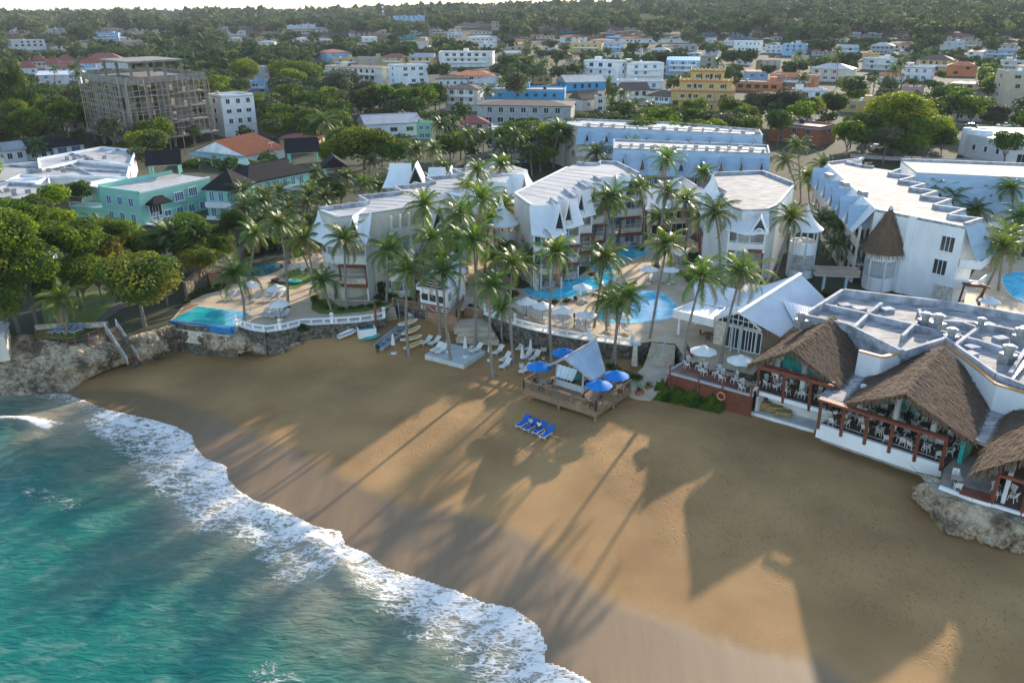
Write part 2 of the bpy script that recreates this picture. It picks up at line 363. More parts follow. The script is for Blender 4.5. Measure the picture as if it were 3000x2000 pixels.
pool_foot=[(P2(1250,1180,0),9),(P2(1400,1160,0),9),(P2(1190,1240,-.5),8),(P2(1650,1250,-.4),8),(P2(1850,1300,-.4),9),(P2(2000,1400,-.4),9),(P2(2150,1500,-.5),9),(P2(2350,1560,-.5),9),(P2(2550,1650,-.5),9),(P2(2800,1750,-.5),9),(P2(2000,1230,0),9),(P2(2250,1330,0),9),(P2(2500,1450,0),9),(P2(1500,1100,0),8),(P2(1600,1100,0),6),(P2(950,1080,0),5),(P2(860,1090,0),5)]
def a_foot(X,Y):
    f=np.zeros(X.shape)
    for (c,r) in pool_foot: f=np.maximum(f,1-np.hypot(X-c[0],Y-c[1])/r)
    return np.clip(f*1.6,0,.85)
beach=gridmesh('beach_sand',np.arange(-95,100,.42),np.arange(20,113,.42),sandz,{'wet':a_wet,'foot':a_foot,'shore':lambda X,Y:sdist(X,Y,shore)[0]},sandmat())
beach['kind']='structure'
# ---------------- sea ----------------
def wavez(X,Y):
    d,p=sdist(X,Y,shore); di,_=sdist(X,Y,inner); off=-d
    z=np.full(X.shape,WZ)
    ang=R(-38); U=X*math.cos(ang)+Y*math.sin(ang); V=-X*math.sin(ang)+Y*math.cos(ang)
    z+= .30*(vnoise(U*.5,V,.22,21,4)-.5)*smooth(1,14,off)
    z+= .20*(vnoise(U*.4,V*1.2,.7,27,4)-.5)*smooth(0,8,off)
    wcx=[P2(740,1462,WZ),P2(860,1518,WZ),P2(985,1615,WZ),P2(1060,1710,WZ),P2(1180,1830,WZ)]
    dw,pw=sdist(X,Y,wcx)
    z+= .62*np.exp(-((dw+.8)/1.35)**2)*smooth(0,.6,pw)*(1-smooth(2.6,4,pw))
    w2=[P2(-60,1240,WZ),P2(60,1238,WZ),P2(175,1262,WZ)]; d2,p2=sdist(X,Y,w2)
    z+= .6*np.exp(-(d2/1.2)**2)*(1-smooth(1.2,2,p2))
    z+= .10*np.exp(-(d/0.9)**2)
    z=np.where(d>.35,WZ-.35*np.minimum(d,6),z)
    return z
def a_foam(X,Y):
    d,p=sdist(X,Y,shore); di,_=sdist(X,Y,inner); off=-d
    band=smooth(-1.2,1.4,di)            # inside the swash band
    f=band*(.58+.34*smooth(7,0,off))+.5*np.exp(-(off/1.1)**2)*(d<.4)
    f=np.where(p<4,f*.45,f)
    for c,r,s in ((P2(120,1240,WZ),3.4,0),(P2(60,1232,WZ),3.6,0),(P2(0,1230,WZ),4,0)):
        f=np.maximum(f,.95*np.exp(-((X-c[0])/r)**2-((Y-c[1])/.9)**2))
    for c,r in ((P2(130,1465,WZ),3.0),(P2(190,1478,WZ),2.0),(P2(100,1445,WZ),1.6),(P2(785,1965,WZ),1.9),(P2(810,1990,WZ),2.0),(P2(150,1470,WZ),3.)):
        f=np.maximum(f,.50*np.exp(-((X-c[0])**2+((Y-c[1])*1.3)**2)/(r*r)))
    return np.clip(f,0,1)
def a_crest(X,Y):
    wcx=[P2(800,1508,WZ),P2(900,1556,WZ),P2(985,1615,WZ),P2(1040,1690,WZ),P2(1130,1790,WZ)]
    dw,pw=sdist(X,Y,wcx); f=np.exp(-(dw/.45)**2)*smooth(0,.8,pw)*(1-smooth(1.8,4,pw))*(.7+.5*vnoise(X,Y,.8,61,2))
    w2=[P2(-60,1232,WZ),P2(60,1230,WZ),P2(175,1262,WZ)]; d2,p2=sdist(X,Y,w2)
    return np.maximum(f,np.exp(-((d2)/.8)**2)*(1-smooth(1.6,2,p2)))
def seamat(name,near):
    m,t,b=nt(name); L=t.links.new; tc=N(t,'ShaderNodeTexCoord'); O=tc.outputs['Object']
    mp=N(t,'ShaderNodeMapping'); mp.inputs['Rotation'].default_value=(0,0,R(30)); mp.inputs['Scale'].default_value=(.45,1.2,1); L(O,mp.inputs[0]); O2=mp.outputs[0]
    n1=N(t,'ShaderNodeTexNoise'); n1.inputs['Scale'].default_value=.62; n1.inputs['Detail'].default_value=9; n1.inputs['Roughness'].default_value=.68; n1.inputs['Distortion'].default_value=1.2; L(O2,n1.inputs[0])
    if not near:
        b.inputs['Base Color'].default_value=(.02,.10,.16,1); b.inputs['Roughness'].default_value=.25; return m
    ao=N(t,'ShaderNodeAttribute',attribute_name='off'); af=N(t,'ShaderNodeAttribute',attribute_name='foam'); ac=N(t,'ShaderNodeAttribute',attribute_name='crest')
    cr=N(t,'ShaderNodeValToRGB'); e=cr.color_ramp.elements; e[0].position=0; e[0].color=(.33,.27,.19,1); e[1].position=1; e[1].color=(.010,.160,.128,1)
    for p_,c_ in ((.12,(.26,.24,.17)),(.26,(.13,.165,.115)),(.42,(.05,.155,.11)),(.65,(.012,.150,.115))):
        q=e.new(p_); q.color=c4(c_)
    mo=N(t,'ShaderNodeMapRange'); mo.inputs[1].default_value=0; mo.inputs[2].default_value=24; L(ao.outputs['Fac'],mo.inputs[0])
    n0=N(t,'ShaderNodeTexNoise'); n0.inputs['Scale'].default_value=.11; n0.inputs['Detail'].default_value=5; L(O,n0.inputs[0])
    ma=N(t,'ShaderNodeMath',operation='MULTIPLY_ADD'); ma.inputs[1].default_value=.9; L(n0.outputs[0],ma.inputs[0]); 
    mb=N(t,'ShaderNodeMath',operation='SUBTRACT'); mb.inputs[1].default_value=.45; L(mo.outputs[0],mb.inputs[0]); L(mb.outputs[0],ma.inputs[2]); L(ma.outputs[0],cr.inputs[0])
    # lighter silt / suspended bubbles mottling
    r1=N(t,'ShaderNodeMapRange'); r1.inputs[1].default_value=.50; r1.inputs[2].default_value=.72; r1.inputs[4].default_value=.55; L(n1.outputs[0],r1.inputs[0])
    mx=N(t,'ShaderNodeMix',data_type='RGBA'); mx.inputs[7].default_value=(.20,.30,.23,1); L(r1.outputs[0],mx.inputs[0]); L(cr.outputs[0],mx.inputs[6])
    r1b=N(t,'ShaderNodeMapRange'); r1b.inputs[1].default_value=.46; r1b.inputs[2].default_value=.30; r1b.inputs[4].default_value=.55; L(n1.outputs[0],r1b.inputs[0])
    mxb=N(t,'ShaderNodeMix',data_type='RGBA'); mxb.inputs[7].default_value=(.008,.07,.062,1); L(r1b.outputs[0],mxb.inputs[0]); L(mx.outputs[2],mxb.inputs[6])
    # foam threads
    mf=N(t,'ShaderNodeMapping'); mf.inputs['Rotation'].default_value=(0,0,R(38)); mf.inputs['Scale'].default_value=(.62,1.25,1); L(O,mf.inputs[0])
    nd=N(t,'ShaderNodeTexNoise'); nd.inputs['Scale'].default_value=.7; nd.inputs['Detail'].default_value=5; L(mf.outputs[0],nd.inputs[0])
    sc=N(t,'ShaderNodeVectorMath',operation='SCALE'); sc.inputs['Scale'].default_value=2.2; L(nd.outputs['Color'],sc.inputs[0])
    ad=N(t,'ShaderNodeVectorMath',operation='ADD'); L(mf.outputs[0],ad.inputs[0]); L(sc.outputs[0],ad.inputs[1])
    v1=N(t,'ShaderNodeTexVoronoi',feature='DISTANCE_TO_EDGE'); v1.inputs['Scale'].default_value=.95; L(ad.outputs[0],v1.inputs[0])
    v2=N(t,'ShaderNodeTexVoronoi',feature='DISTANCE_TO_EDGE'); v2.inputs['Scale'].default_value=2.6; L(ad.outputs[0],v2.inputs[0])
    n3=N(t,'ShaderNodeTexNoise'); n3.inputs['Scale'].default_value=.55; n3.inputs['Detail'].default_value=9; n3.inputs['Roughness'].default_value=.72; n3.inputs['Distortion'].default_value=.8; L(mf.outputs[0],n3.inputs[0])
    e1=N(t,'ShaderNodeMath',operation='MULTIPLY_ADD'); e1.inputs[1].default_value=-1.1; e1.inputs[2].default_value=.34; L(v1.outputs['Distance'],e1.inputs[0])
    e2=N(t,'ShaderNodeMath',operation='MULTIPLY_ADD'); e2.inputs[1].default_value=-1.4; L(v2.outputs['Distance'],e2.inputs[0]); L(e1.outputs[0],e2.inputs[2])
    s1=N(t,'ShaderNodeMath',operation='MULTIPLY_ADD'); s1.inputs[1].default_value=1.7; L(n3.outputs[0],s1.inputs[0]); L(e2.outputs[0],s1.inputs[2])
    s2=N(t,'ShaderNodeMath',operation='ADD'); L(s1.outputs[0],s2.inputs[0]); L(af.outputs['Fac'],s2.inputs[1])
    s3=N(t,'ShaderNodeMapRange',interpolation_type='SMOOTHSTEP'); s3.inputs[1].default_value=1.36; s3.inputs[2].default_value=1.92; L(s2.outputs[0],s3.inputs[0])
    gate=N(t,'ShaderNodeMapRange'); gate.inputs[1].default_value=.06; gate.inputs[2].default_value=.3; L(af.outputs['Fac'],gate.inputs[0])
    s4=N(t,'ShaderNodeMath',operation='MULTIPLY'); L(s3.outputs[0],s4.inputs[0]); L(gate.outputs[0],s4.inputs[1])
    # solid crest foam with ragged edge
    c1=N(t,'ShaderNodeMath',operation='MULTIPLY_ADD'); c1.inputs[1].default_value=1.2; L(n3.outputs[0],c1.inputs[0]); L(ac.outputs['Fac'],c1.inputs[2])
    c2=N(t,'ShaderNodeMapRange',interpolation_type='SMOOTHSTEP'); c2.inputs[1].default_value=1.0; c2.inputs[2].default_value=1.3; L(c1.outputs[0],c2.inputs[0])
    fx=N(t,'ShaderNodeMath',operation='MAXIMUM'); L(s4.outputs[0],fx.inputs[0]); L(c2.outputs[0],fx.inputs[1])
    mc=N(t,'ShaderNodeMix',data_type='RGBA'); mc.inputs[7].default_value=(.82,.78,.72,1); L(fx.outputs[0],mc.inputs[0]); L(mxb.outputs[2],mc.inputs[6]); L(mc.outputs[2],b.inputs['Base Color'])
    rr=N(t,'ShaderNodeMapRange'); rr.inputs[3].default_value=.16; rr.inputs[4].default_value=.8; L(fx.outputs[0],rr.inputs[0]); L(rr.outputs[0],b.inputs['Roughness']); b.inputs['IOR'].default_value=1.33; b.inputs['Specular IOR Level'].default_value=.28
    n4=N(t,'ShaderNodeTexNoise'); n4.inputs['Scale'].default_value=1.6; n4.inputs['Detail'].default_value=7; n4.inputs['Distortion'].default_value=.6; L(O2,n4.inputs[0])
    hb=N(t,'ShaderNodeMath',operation='MULTIPLY_ADD'); hb.inputs[1].default_value=.5; L(fx.outputs[0],hb.inputs[0]); L(n4.outputs[0],hb.inputs[2])
    bp=N(t,'ShaderNodeBump'); bp.inputs['Strength'].default_value=.8; bp.inputs['Distance'].default_value=.25; L(hb.outputs[0],bp.inputs['Height']); L(bp.outputs[0],b.inputs['Normal'])
    return m
sea=gridmesh('sea_water',np.arange(-70,22,.2),np.arange(26,112,.2),wavez,{'off':lambda X,Y:-sdist(X,Y,shore)[0],'foam':a_foam,'crest':a_crest},seamat('near_sea_water',True))
sea['kind']='structure'
b=MB(); b.quad((-60000,-3000,-6.2),(60000,-3000,-6.2),(60000,60000,-6.2),(-60000,60000,-6.2)); o=b.build('ocean_water',seamat('open_sea_water',False)); o['kind']='structure'
b=MB(); b.quad((-70,-60,WZ-.02),(30,-60,WZ-.02),(30,26,WZ-.02),(-70,26,WZ-.02)); b.quad((-400,-60,WZ-.02),(-70,-60,WZ-.02),(-70,112,WZ-.02),(-400,112,WZ-.02)); o=b.build('bay_water',MAT('bay_water',(.012,.12,.11),.2,.3,.3,.5,1)); o['kind']='structure'
# ---------------- ground ----------------
front_px=[(-900,960),(-300,985),(0,985),(70,975),(110,985),(215,1008),(330,958),(372,985),(430,968),(510,946),(560,956),(688,963),(698,948),(780,966),(835,958),(883,946),(962,943),(1042,938),(1098,931),(1125,926),(1130,905),(1151,895),(1337,928),(1358,884),(1400,895),(1422,915),(1460,929),(1504,943),(1558,959),(1625,974),(1705,988),(1769,996),(1852,1007),(1909,1000),(1979,1007),(2000,1040),(2030,1060),(2200,1100),(2222,1130),(2560,1080),(2700,1060),(2850,1000),(3000,980),(3400,900)]
front=[P2(x,y,3.0) for x,y in front_px]
def groundmesh():
    azs=[];rs=[]
    fa=[(math.atan2(x,y),math.hypot(x,y)) for x,y in front]
    az=sorted(set([a for a,_ in fa]+list(np.linspace(R(-48),R(44),260))))
    fa.sort(); A=np.array([a for a,_ in fa]); Rr=np.array([r for _,r in fa])
    mults=np.concatenate([[0],np.geomspace(1,5100,90)])
    vs=[];fs=[]
    for a in az:
        r0=float(np.interp(a,A,Rr))
        for k,mm in enumerate(mults):
            r=r0+mm*(1 if mm<5000 else 1); x,y=r*math.sin(a),r*math.cos(a)
            z=T(x,y)-.02
            if r>260: z+=1.5*(mnoise.noise((x*.01,y*.01,0)))*min(1,(r-260)/300)
            if r>4700: z=-8
            vs.append((x,y,z))
    n=len(mults)
    for i in range(len(az)-1):
        for k in range(n-1):
            fs.append((i*n+k,(i+1)*n+k,(i+1)*n+k+1,i*n+k+1))
    b=MB(); b.add(vs,[q[::-1] for q in fs]); return b
m_ground=MAT('scrubby_ground',(.030,.045,.016),.95,.3,.05,.5,.5,col2=(.065,.062,.032),contrast=1.2)
o=groundmesh().build('ground',m_ground,smooth=True); o['kind']='structure'
b=MB()
_f=[(x,y+.12) for x,y in front]
for i in range(len(_f)-1): b.quad((*_f[i],-2),(*_f[i+1],-2),(*_f[i+1],2.97),(*_f[i],2.97))
TBASE=b
# paved terrace sheet (resort) 
def sheet(name,poly_px,z,mat,kind='structure',thick=None):
    b=MB(); pts=[P2(x,y,z) for x,y in poly_px]
    b.prism(pts,z-(thick or .02),z)
    o=b.build(name,mat); 
    if kind: o['kind']=kind
    return o
# haze box
hm=D.materials.new('pale_air_haze'); hm.use_nodes=True; ht=hm.node_tree; ht.nodes.remove(ht.nodes['Principled BSDF'])
pv=ht.nodes.new('ShaderNodeVolumePrincipled'); pv.inputs['Color'].default_value=(.90,.94,1,1); pv.inputs['Density'].default_value=.00008; pv.inputs["Anisotropy"].default_value=.0
ht.links.new(pv.outputs[0],ht.nodes['Material Output'].inputs['Volume'])
HAZE=True
if HAZE:
    b=MB(); b.box((0,29000-150,50),(59900,58400,120)); o=b.build('haze',hm); o['kind']='stuff'; o.display_type='WIRE'
# ---------------- terraces, lawns, rocks ----------------
def ssheet(name,pts_px,z,mat): return sheet(name,pts_px,z,mat)
fr_left=[p for p in front_px if 698<=p[0]<=1125][::-1]
ssheet('paved_terrace',[(498,940),(545,887),(600,862),(643,852),(690,822),(717,800),(820,765),(930,740),(1000,780),(1000,850),(1120,882),(1160,870),(1151,893),(1130,905)]+fr_left+[(690,960),(560,954)],3.02,m_terr)
fr_mid=[p for p in front_px if 1400<=p[0]<=1979][::-1]
ssheet('pool_terrace',[(1358,884),(1335,800),(1420,740),(1500,820),(1514,845),(1650,845),(1800,730),(1905,700),(2010,690),(2120,760),(2160,860),(2250,870),(2500,900),(2500,1010),(2235,1062),(2205,1098),(2030,1058),(2000,1038)]+fr_mid,3.02,m_terr)
ssheet('garden_lawn',[(90,985),(130,960),(120,880),(300,850),(345,870),(330,905),(262,955),(215,992),(110,992)],3.03,m_lawn)
ssheet('garden_path',[(262,955),(333,893),(352,880),(372,895),(355,905),(283,958)],3.05,MAT('dark_gravel_path',(.12,.10,.085),.9,.2,2))
ssheet('round_lawn',[(785,838),(800,815),(850,793),(905,778),(930,790),(935,810),(870,845),(800,850)],3.05,m_lawn)
ssheet('front_lawn',[(912,905),(915,880),(960,872),(1000,900),(1118,888),(1150,880),(1140,893),(1070,912),(985,920),(935,918)],3.05,m_lawn)
m_rock,t_,b_=nt('weathered_coral_rock'); L_=t_.links.new
tc_=N(t_,'ShaderNodeTexCoord'); n_=N(t_,'ShaderNodeTexNoise'); n_.inputs['Scale'].default_value=.38; n_.inputs['Detail'].default_value=10; n_.inputs['Roughness'].default_value=.7; L_(tc_.outputs['Object'],n_.inputs[0])
cr_=N(t_,'ShaderNodeValToRGB'); e_=cr_.color_ramp.elements; e_[0].position=.30; e_[0].color=(.05,.038,.026,1); e_[1].position=.64; e_[1].color=(.60,.49,.34,1); q_=e_.new(.43); q_.color=(.16,.12,.08,1); q_=e_.new(.50); q_.color=(.38,.29,.19,1); L_(n_.outputs[0],cr_.inputs[0]); L_(cr_.outputs[0],b_.inputs['Base Color']); b_.inputs['Roughness'].default_value=.95
v_=N(t_,'ShaderNodeTexVoronoi'); v_.inputs['Scale'].default_value=1.6; L_(tc_.outputs['Object'],v_.inputs[0]); n2_=N(t_,'ShaderNodeTexNoise'); n2_.inputs['Scale'].default_value=2.5; n2_.inputs['Detail'].default_value=8; L_(tc_.outputs['Object'],n2_.inputs[0])
ad_=N(t_,'ShaderNodeMath',operation='ADD'); L_(v_.outputs[0],ad_.inputs[0]); L_(n2_.outputs[0],ad_.inputs[1]); bp_=N(t_,'ShaderNodeBump'); bp_.inputs['Strength'].default_value=1; bp_.inputs['Distance'].default_value=.5; L_(ad_.outputs[0],bp_.inputs['Height']); L_(bp_.outputs[0],b_.inputs['Normal'])
def cobble(name,c1,c2,sc=2.2):
    m,t,b=nt(name); L=t.links.new; tc=N(t,'ShaderNodeTexCoord'); v=N(t,'ShaderNodeTexVoronoi'); v.inputs['Scale'].default_value=sc; L(tc.outputs['Object'],v.inputs[0])
    mx=N(t,'ShaderNodeMix',data_type='RGBA'); mx.inputs[6].default_value=c4(c1); mx.inputs[7].default_value=c4(c2)
    sx=N(t,'ShaderNodeSeparateColor'); L(v.outputs['Color'],sx.inputs[0]); L(sx.outputs[0],mx.inputs[0])
    r=N(t,'ShaderNodeMapRange'); r.inputs[1].default_value=.55/sc*1.3; r.inputs[2].default_value=.2/sc; r.inputs[3].default_value=.35; L(v.outputs[0],r.inputs[0])
    s=N(t,'ShaderNodeVectorMath',operation='SCALE'); L(mx.outputs[2],s.inputs[0]); L(r.outputs[0],s.inputs['Scale']); L(s.outputs[0],b.inputs['Base Color']); b.inputs['Roughness'].default_value=.95
    bp=N(t,'ShaderNodeBump',invert=True); bp.inputs['Distance'].default_value=.12; L(v.outputs[0],bp.inputs['Height']); L(bp.outputs[0],b.inputs['Normal']); return m
m_cobdark=cobble('dark_rubble_stone',(.12,.10,.08),(.46,.40,.32),2.6)
m_coblite=cobble('pale_fieldstone',(.30,.24,.17),(.55,.47,.36),2.4)
o=TBASE.build('terrace_base',m_cobdark); o['kind']='structure'
def resample(pts,n):
    pts=[Vector(p) for p in pts]; ds=[0]
    for i in range(1,len(pts)): ds.append(ds[-1]+(pts[i]-pts[i-1]).length)
    out=[]
    for k in range(n+1):
        d=ds[-1]*k/n; i=0
        while i<len(pts)-2 and ds[i+1]<d: i+=1
        f=(d-ds[i])/max(1e-9,ds[i+1]-ds[i]); out.append(pts[i].lerp(pts[i+1],min(1,max(0,f))))
    return out
def cliff(name,top,bot,nu,nv,amp,bulge,mat,seed=0,under=0):
    A=resample(top,nu); B=resample(bot,nu); b=MB(); vs=[]
    for i in range(nu+1):
        dx=(A[min(i+1,nu)]-A[max(i-1,0)]); nrm=Vector((dx.y,-dx.x,0)).normalized()
        if nrm.y>.3: nrm=-nrm
        for j in range(nv+1):
            t=j/nv; p=A[i].lerp(B[i],t)
            w=math.sin(pi*min(1,max(0,t)))**.6 if 0<t<1 else 0
            q=p*.22+Vector((seed*7,0,0)); d=mnoise.fractal(q,1.0,2.1,5)*.9+.8*abs(mnoise.noise(p*.45+Vector((0,seed,0))))+.35*abs(mnoise.noise(p*1.3+Vector((3,seed,0))))+.18*mnoise.noise(p*3.1)-.35
            p=p+nrm*(bulge*w+amp*d*w)+Vector((0,0,-.35*amp*d*w*.5))
            if t>.75 and under: p=p-nrm*under*((t-.75)/.25)
            vs.append(p)
    m=nv+1
    fs=[(i*m+j,i*m+j+1,(i+1)*m+j+1,(i+1)*m+j) for i in range(nu) for j in range(nv)]
    b.add(vs,fs); # top cap back into land
    tp=[tuple(v) for v in A]; bk=[(v.x,v.y+4,v.z) for v in A]
    n=len(A); b.add(tp+bk,[(i,i+1,n+i+1,n+i) for i in range(n-1)])
    o=b.build(name,mat,smooth=False); o['kind']='structure'; return o
def PL(pts,z): return [P(x,y,z) for x,y in pts]
cliff('sea_cliff',PL([(-250,985),(0,990),(70,985),(108,990),(215,1015),(325,965)],2.9),[P(-250,1180,-2),P(0,1165,-2),(P(60,1165,-2)),P(185,1165,-2),P(240,1118,-1.6),P(300,1088,-1.2),P(372,1062,-.8)],260,44,2.1,.8,m_rock,1)
cliff('cove_rock',PL([(322,966),(372,988),(430,975),(514,950)],2.9),[P(368,1063,-.9),P(430,1055,-.8),P(490,1042,-.5),P(500,1010,-.3)],110,36,1.6,.7,m_rock,4)
cliff('pool_cliff',PL([(505,955),(560,965),(640,975),(700,985)],2.4)+PL([(790,1000),(885,1000)],.9),[P(505,1008,-.3),P(590,1012,-.3),P(640,1040,-.35),P(700,1043,-.35),P(765,1036,-.35),P(830,1045,-.35),P(892,1012,-.1)],200,34,1.5,.8,m_rock,2,under=.9)
cliff('restaurant_cliff',PL([(2712,1412),(2752,1455),(2850,1478),(3005,1530),(3100,1560)],2.45),[P(2705,1440,-.3),P(2716,1530,-.6),P(2780,1575,-.7),P(2900,1600,-.8),P(3100,1660,-.8)],160,36,1.5,.9,m_rock,5,under=.8)
# masonry walls
def wallstrip(name,pts,z0,z1,th,mat,label,cat,cap=None,capmat=None):
    r=thing(name,label,cat,(pts[0][0],pts[0][1],z0)); b=MB()
    for i in range(len(pts)-1): b.wall(pts[i],pts[i+1],th,z0,z1)
    b.build('masonry',mat,r)
    if cap:
        b=MB()
        for i in range(len(pts)-1): b.wall(pts[i],pts[i+1],th+.25,z1,z1+cap)
        b.build('coping',capmat,r)
    return r
wl=PL([(690,952),(700,950),(740,962),(780,968),(835,961),(883,948),(962,945),(1042,940),(1098,933),(1125,928)],3); wl=[(v.x,v.y) for v in resample(wl,40)]
wallstrip('retaining_wall',wl,-.4,2.9,.5,m_cobdark,'dark rubble retaining wall under the curving white rail left of the white dive hut','wall',.14,m_white)
wr=PL([(1422,917),(1460,931),(1504,945),(1558,961),(1625,976),(1705,990),(1769,998),(1852,1009)],3); wr=[(v.x,v.y) for v in resample(wr,40)]
wallstrip('retaining_wall',wr,-.4,2.9,.5,m_cobdark,'dark rubble retaining wall below the main pool terrace behind the beach bar','wall',.14,m_white)
def balustrade(pts,label,nball):
    pts=[Vector((a,b_,3.04)) for a,b_ in pts]
    r=thing('balustrade',label,'railing',pts[0])
    rs=resample(pts,36); b=MB()
    for i in range(36): b.bar(rs[i]+Vector((0,0,.55)),rs[i+1]+Vector((0,0,.55)),.26,.2)
    b.build('rail',m_white,r)
    for p in resample(pts,13):
        b=MB(); b.box(p+Vector((0,0,.22)),(.22,.22,.46)); b.build('post',m_white,r)
    for p in resample(pts,nball):
        b=MB(); b.box(p+Vector((0,0,.42)),(.42,.42,.86)); o=b.build('pillar',m_white,r)
        b=MB(); b.lathe([(0.01,.86),(.1,.88),(.24,1.02),(.27,1.12),(.22,1.28),(.01,1.36)],p,12); o2=b.build('globe_lamp',m_white,r,True)
land('curving white rail',P2(900,950)); 
balustrade(wl,'white rounded rail curving along the left terrace edge above the dark rubble wall',3)
balustrade(wr,'white rail with globe lamps along the front edge of the main pool terrace',4)
# stairs
def arcsteps(name,label,cx,cy,r0,r1,a0,a1,n,ztop,zbot,mat):
    r=thing(name,label,'steps',(cx,cy,zbot)); 
    for k in range(n):
        z=zbot+(ztop-zbot)*(k+1)/n; rr=r1+(r0-r1)*k/n; b=MB()
        b.lathe([(.01,z),(rr,z),(rr,zbot-.5)],(cx,cy,0),24,a0=a0,a1=a1); b.build('step',mat,r)
    return r
m_step=MAT('worn_step_stone',(.50,.42,.31),.85,.15,1,.2,6)
# straight/arched flight to the sand on the right
q0,q1=P(1909,1002,3),P(1979,1010,3); e0,e1=P(1893,1056,1.75),P(1975,1068,1.7)
r=thing('garden_steps','curved pale stone steps descending beside the red timber deck','steps',e0)
for k in range(9):
    t0=k/9; z=3-1.25*t0
    A=[q0.lerp(e0,t0),q1.lerp(e1,t0)]; B_=[q0.lerp(e0,t0+.14),q1.lerp(e1,t0+.14)]
    bow=(A[1]-A[0]).normalized(); nr=Vector((bow.y,-bow.x,0))
    fa=[A[0],A[0].lerp(A[1],.5)+nr*.0,A[1]]; arc=[]
    for s in range(9):
        u=s/8; arc.append(B_[0].lerp(B_[1],u)+nr*(1.1*(4*u*(1-u))*0.45))
    poly=[(A[1].x,A[1].y),(A[0].x,A[0].y)]+[(v.x,v.y) for v in arc]
    b=MB(); b.prism(poly,z-.5,z-.02); b.build('step',m_step,r)
b=MB(); m0=q0.lerp(q1,.55); m1=e0.lerp(e1,.55); b.tube([m0+Vector((0,0,.9)),m1+Vector((0,0,.95))],.035,6)
for t in (0,.33,.66,1): p=m0.lerp(m1,t); b.tube([p-Vector((0,0,.1)),p+Vector((0,0,.95))],.03,6)
b.build('handrail',m_metalblue,r)
land('curved stone steps',(e0.x,e0.y))
def pz(x,y): return P(x,y,1.78-(y-1052)/108*1.4)
rowsL=[(1893,1052),(1884,1075),(1862,1095),(1845,1125),(1842,1150),(1868,1163)]; rowsR=[(1977,1064),(1972,1080),(1958,1100),(1950,1118),(1938,1142),(1905,1168)]
b=MB(); l_=[pz(*q) for q in rowsL]; r_=[pz(*q) for q in rowsR]
for k in range(5):
    b.quad(l_[k],l_[k+1],r_[k+1],r_[k])
    for s_ in (l_,r_): b.quad(s_[k],s_[k+1],(s_[k+1].x,s_[k+1].y,-.8),(s_[k].x,s_[k].y,-.8))
b.quad(l_[5],r_[5],(r_[5].x,r_[5].y,-.8),(l_[5].x,l_[5].y,-.8)); o=b.build('stone_path',m_step); o['kind']='structure'
# left steps to the beach by the dive hut
A0=P(1125,926,3);A1=P(1145,900,3)
r=thing('stone_steps','wide pale curved steps at the left end of the dive hut deck','steps',A0)
c=P(1148,893,3)
for k in range(8):
    z=3-.33*k; rr=1.6+.42*k; b=MB(); b.lathe([(.01,z-.03),(rr,z-.03),(rr,-.5)],(c.x,c.y+.6,0),22,a0=R(195),a1=R(290)); b.build('step',m_step,r)
h0=Vector((c.x+.9,c.y-.3,3.9)); h1=Vector((c.x+1.6,c.y-4,1.6)); b=MB(); b.tube([h0,h1],.03,6); b.tube([h0,h0-Vector((0,0,1))],.03,6); b.tube([h1,h1-Vector((0,0,1.2))],.03,6); b.build('handrail',m_metalblue,r)
# yellow-edged steps right of the hut deck
r=thing('timber_steps','short timber steps between the dive hut deck and the pool terrace','steps',P(1390,930,1))
for k in range(5):
    a=P(1362,897+k*9,3-.45*k); c_=P(1420,905+k*9,3-.45*k); b=MB(); b.wall((a.x,a.y),(c_.x,c_.y),.6,-.3,3-.45*k-.05); b.build('step',m_deckwood,r)
b=MB(); b.tube([P(1402,905,3.9),P(1375,950,1.3)],.03,6); b.build('handrail',m_metalblue,r)
for z_,pp in ((2.0,[(1340,936),(1425,930),(1440,958),(1330,962)]),(1.55,[(1345,955),(1440,955),(1450,975),(1340,975)]),(1.0,[(1345,972),(1450,972),(1462,996),(1335,990)])): sheet('stone_landing',pp,z_,m_step,thick=.8)
# concrete slab on the sand
a=[P(1244,1038,.45),P(1310,1003,.45),P(1423,1028,.45),P(1358,1068,.45)]
b=MB(); b.prism([(v.x,v.y) for v in a],-.3,.45); o=b.build('concrete_slab',m_slab); o['kind']='structure'
# ---------------- pools ----------------
def water(name,c1,c2,sc=.5,rough=.06):
    m,t,b=nt(name); L=t.links.new; tc=N(t,'ShaderNodeTexCoord'); n=N(t,'ShaderNodeTexNoise'); n.inputs['Scale'].default_value=sc; n.inputs['Detail'].default_value=5; n.inputs['Distortion'].default_value=1; L(tc.outputs['Object'],n.inputs[0])
    r=N(t,'ShaderNodeMapRange'); r.inputs[1].default_value=.35; r.inputs[2].default_value=.65; L(n.outputs[0],r.inputs[0]); mx=N(t,'ShaderNodeMix',data_type='RGBA'); mx.inputs[6].default_value=c4(c1); mx.inputs[7].default_value=c4(c2); L(r.outputs[0],mx.inputs[0]); L(mx.outputs[2],b.inputs['Base Color'])
    b.inputs['Roughness'].default_value=rough; n2=N(t,'ShaderNodeTexNoise'); n2.inputs['Scale'].default_value=1.6; n2.inputs['Detail'].default_value=4; L(tc.outputs['Object'],n2.inputs[0]); bp=N(t,'ShaderNodeBump'); bp.inputs['Strength'].default_value=.35; bp.inputs['Distance'].default_value=.06; L(n2.outputs[0],bp.inputs['Height']); L(bp.outputs[0],b.inputs['Normal']); return m
w_teal=water('teal_pool_water',(.015,.32,.37),(.06,.52,.54)); w_blue=water('bright_pool_water',(.02,.40,.62),(.12,.68,.84),.7); w_dark=water('dark_pool_water',(.01,.10,.13),(.015,.16,.19))
m_pooltile=MAT('blue_pool_tile',(.02,.20,.50),.3,.2,2)
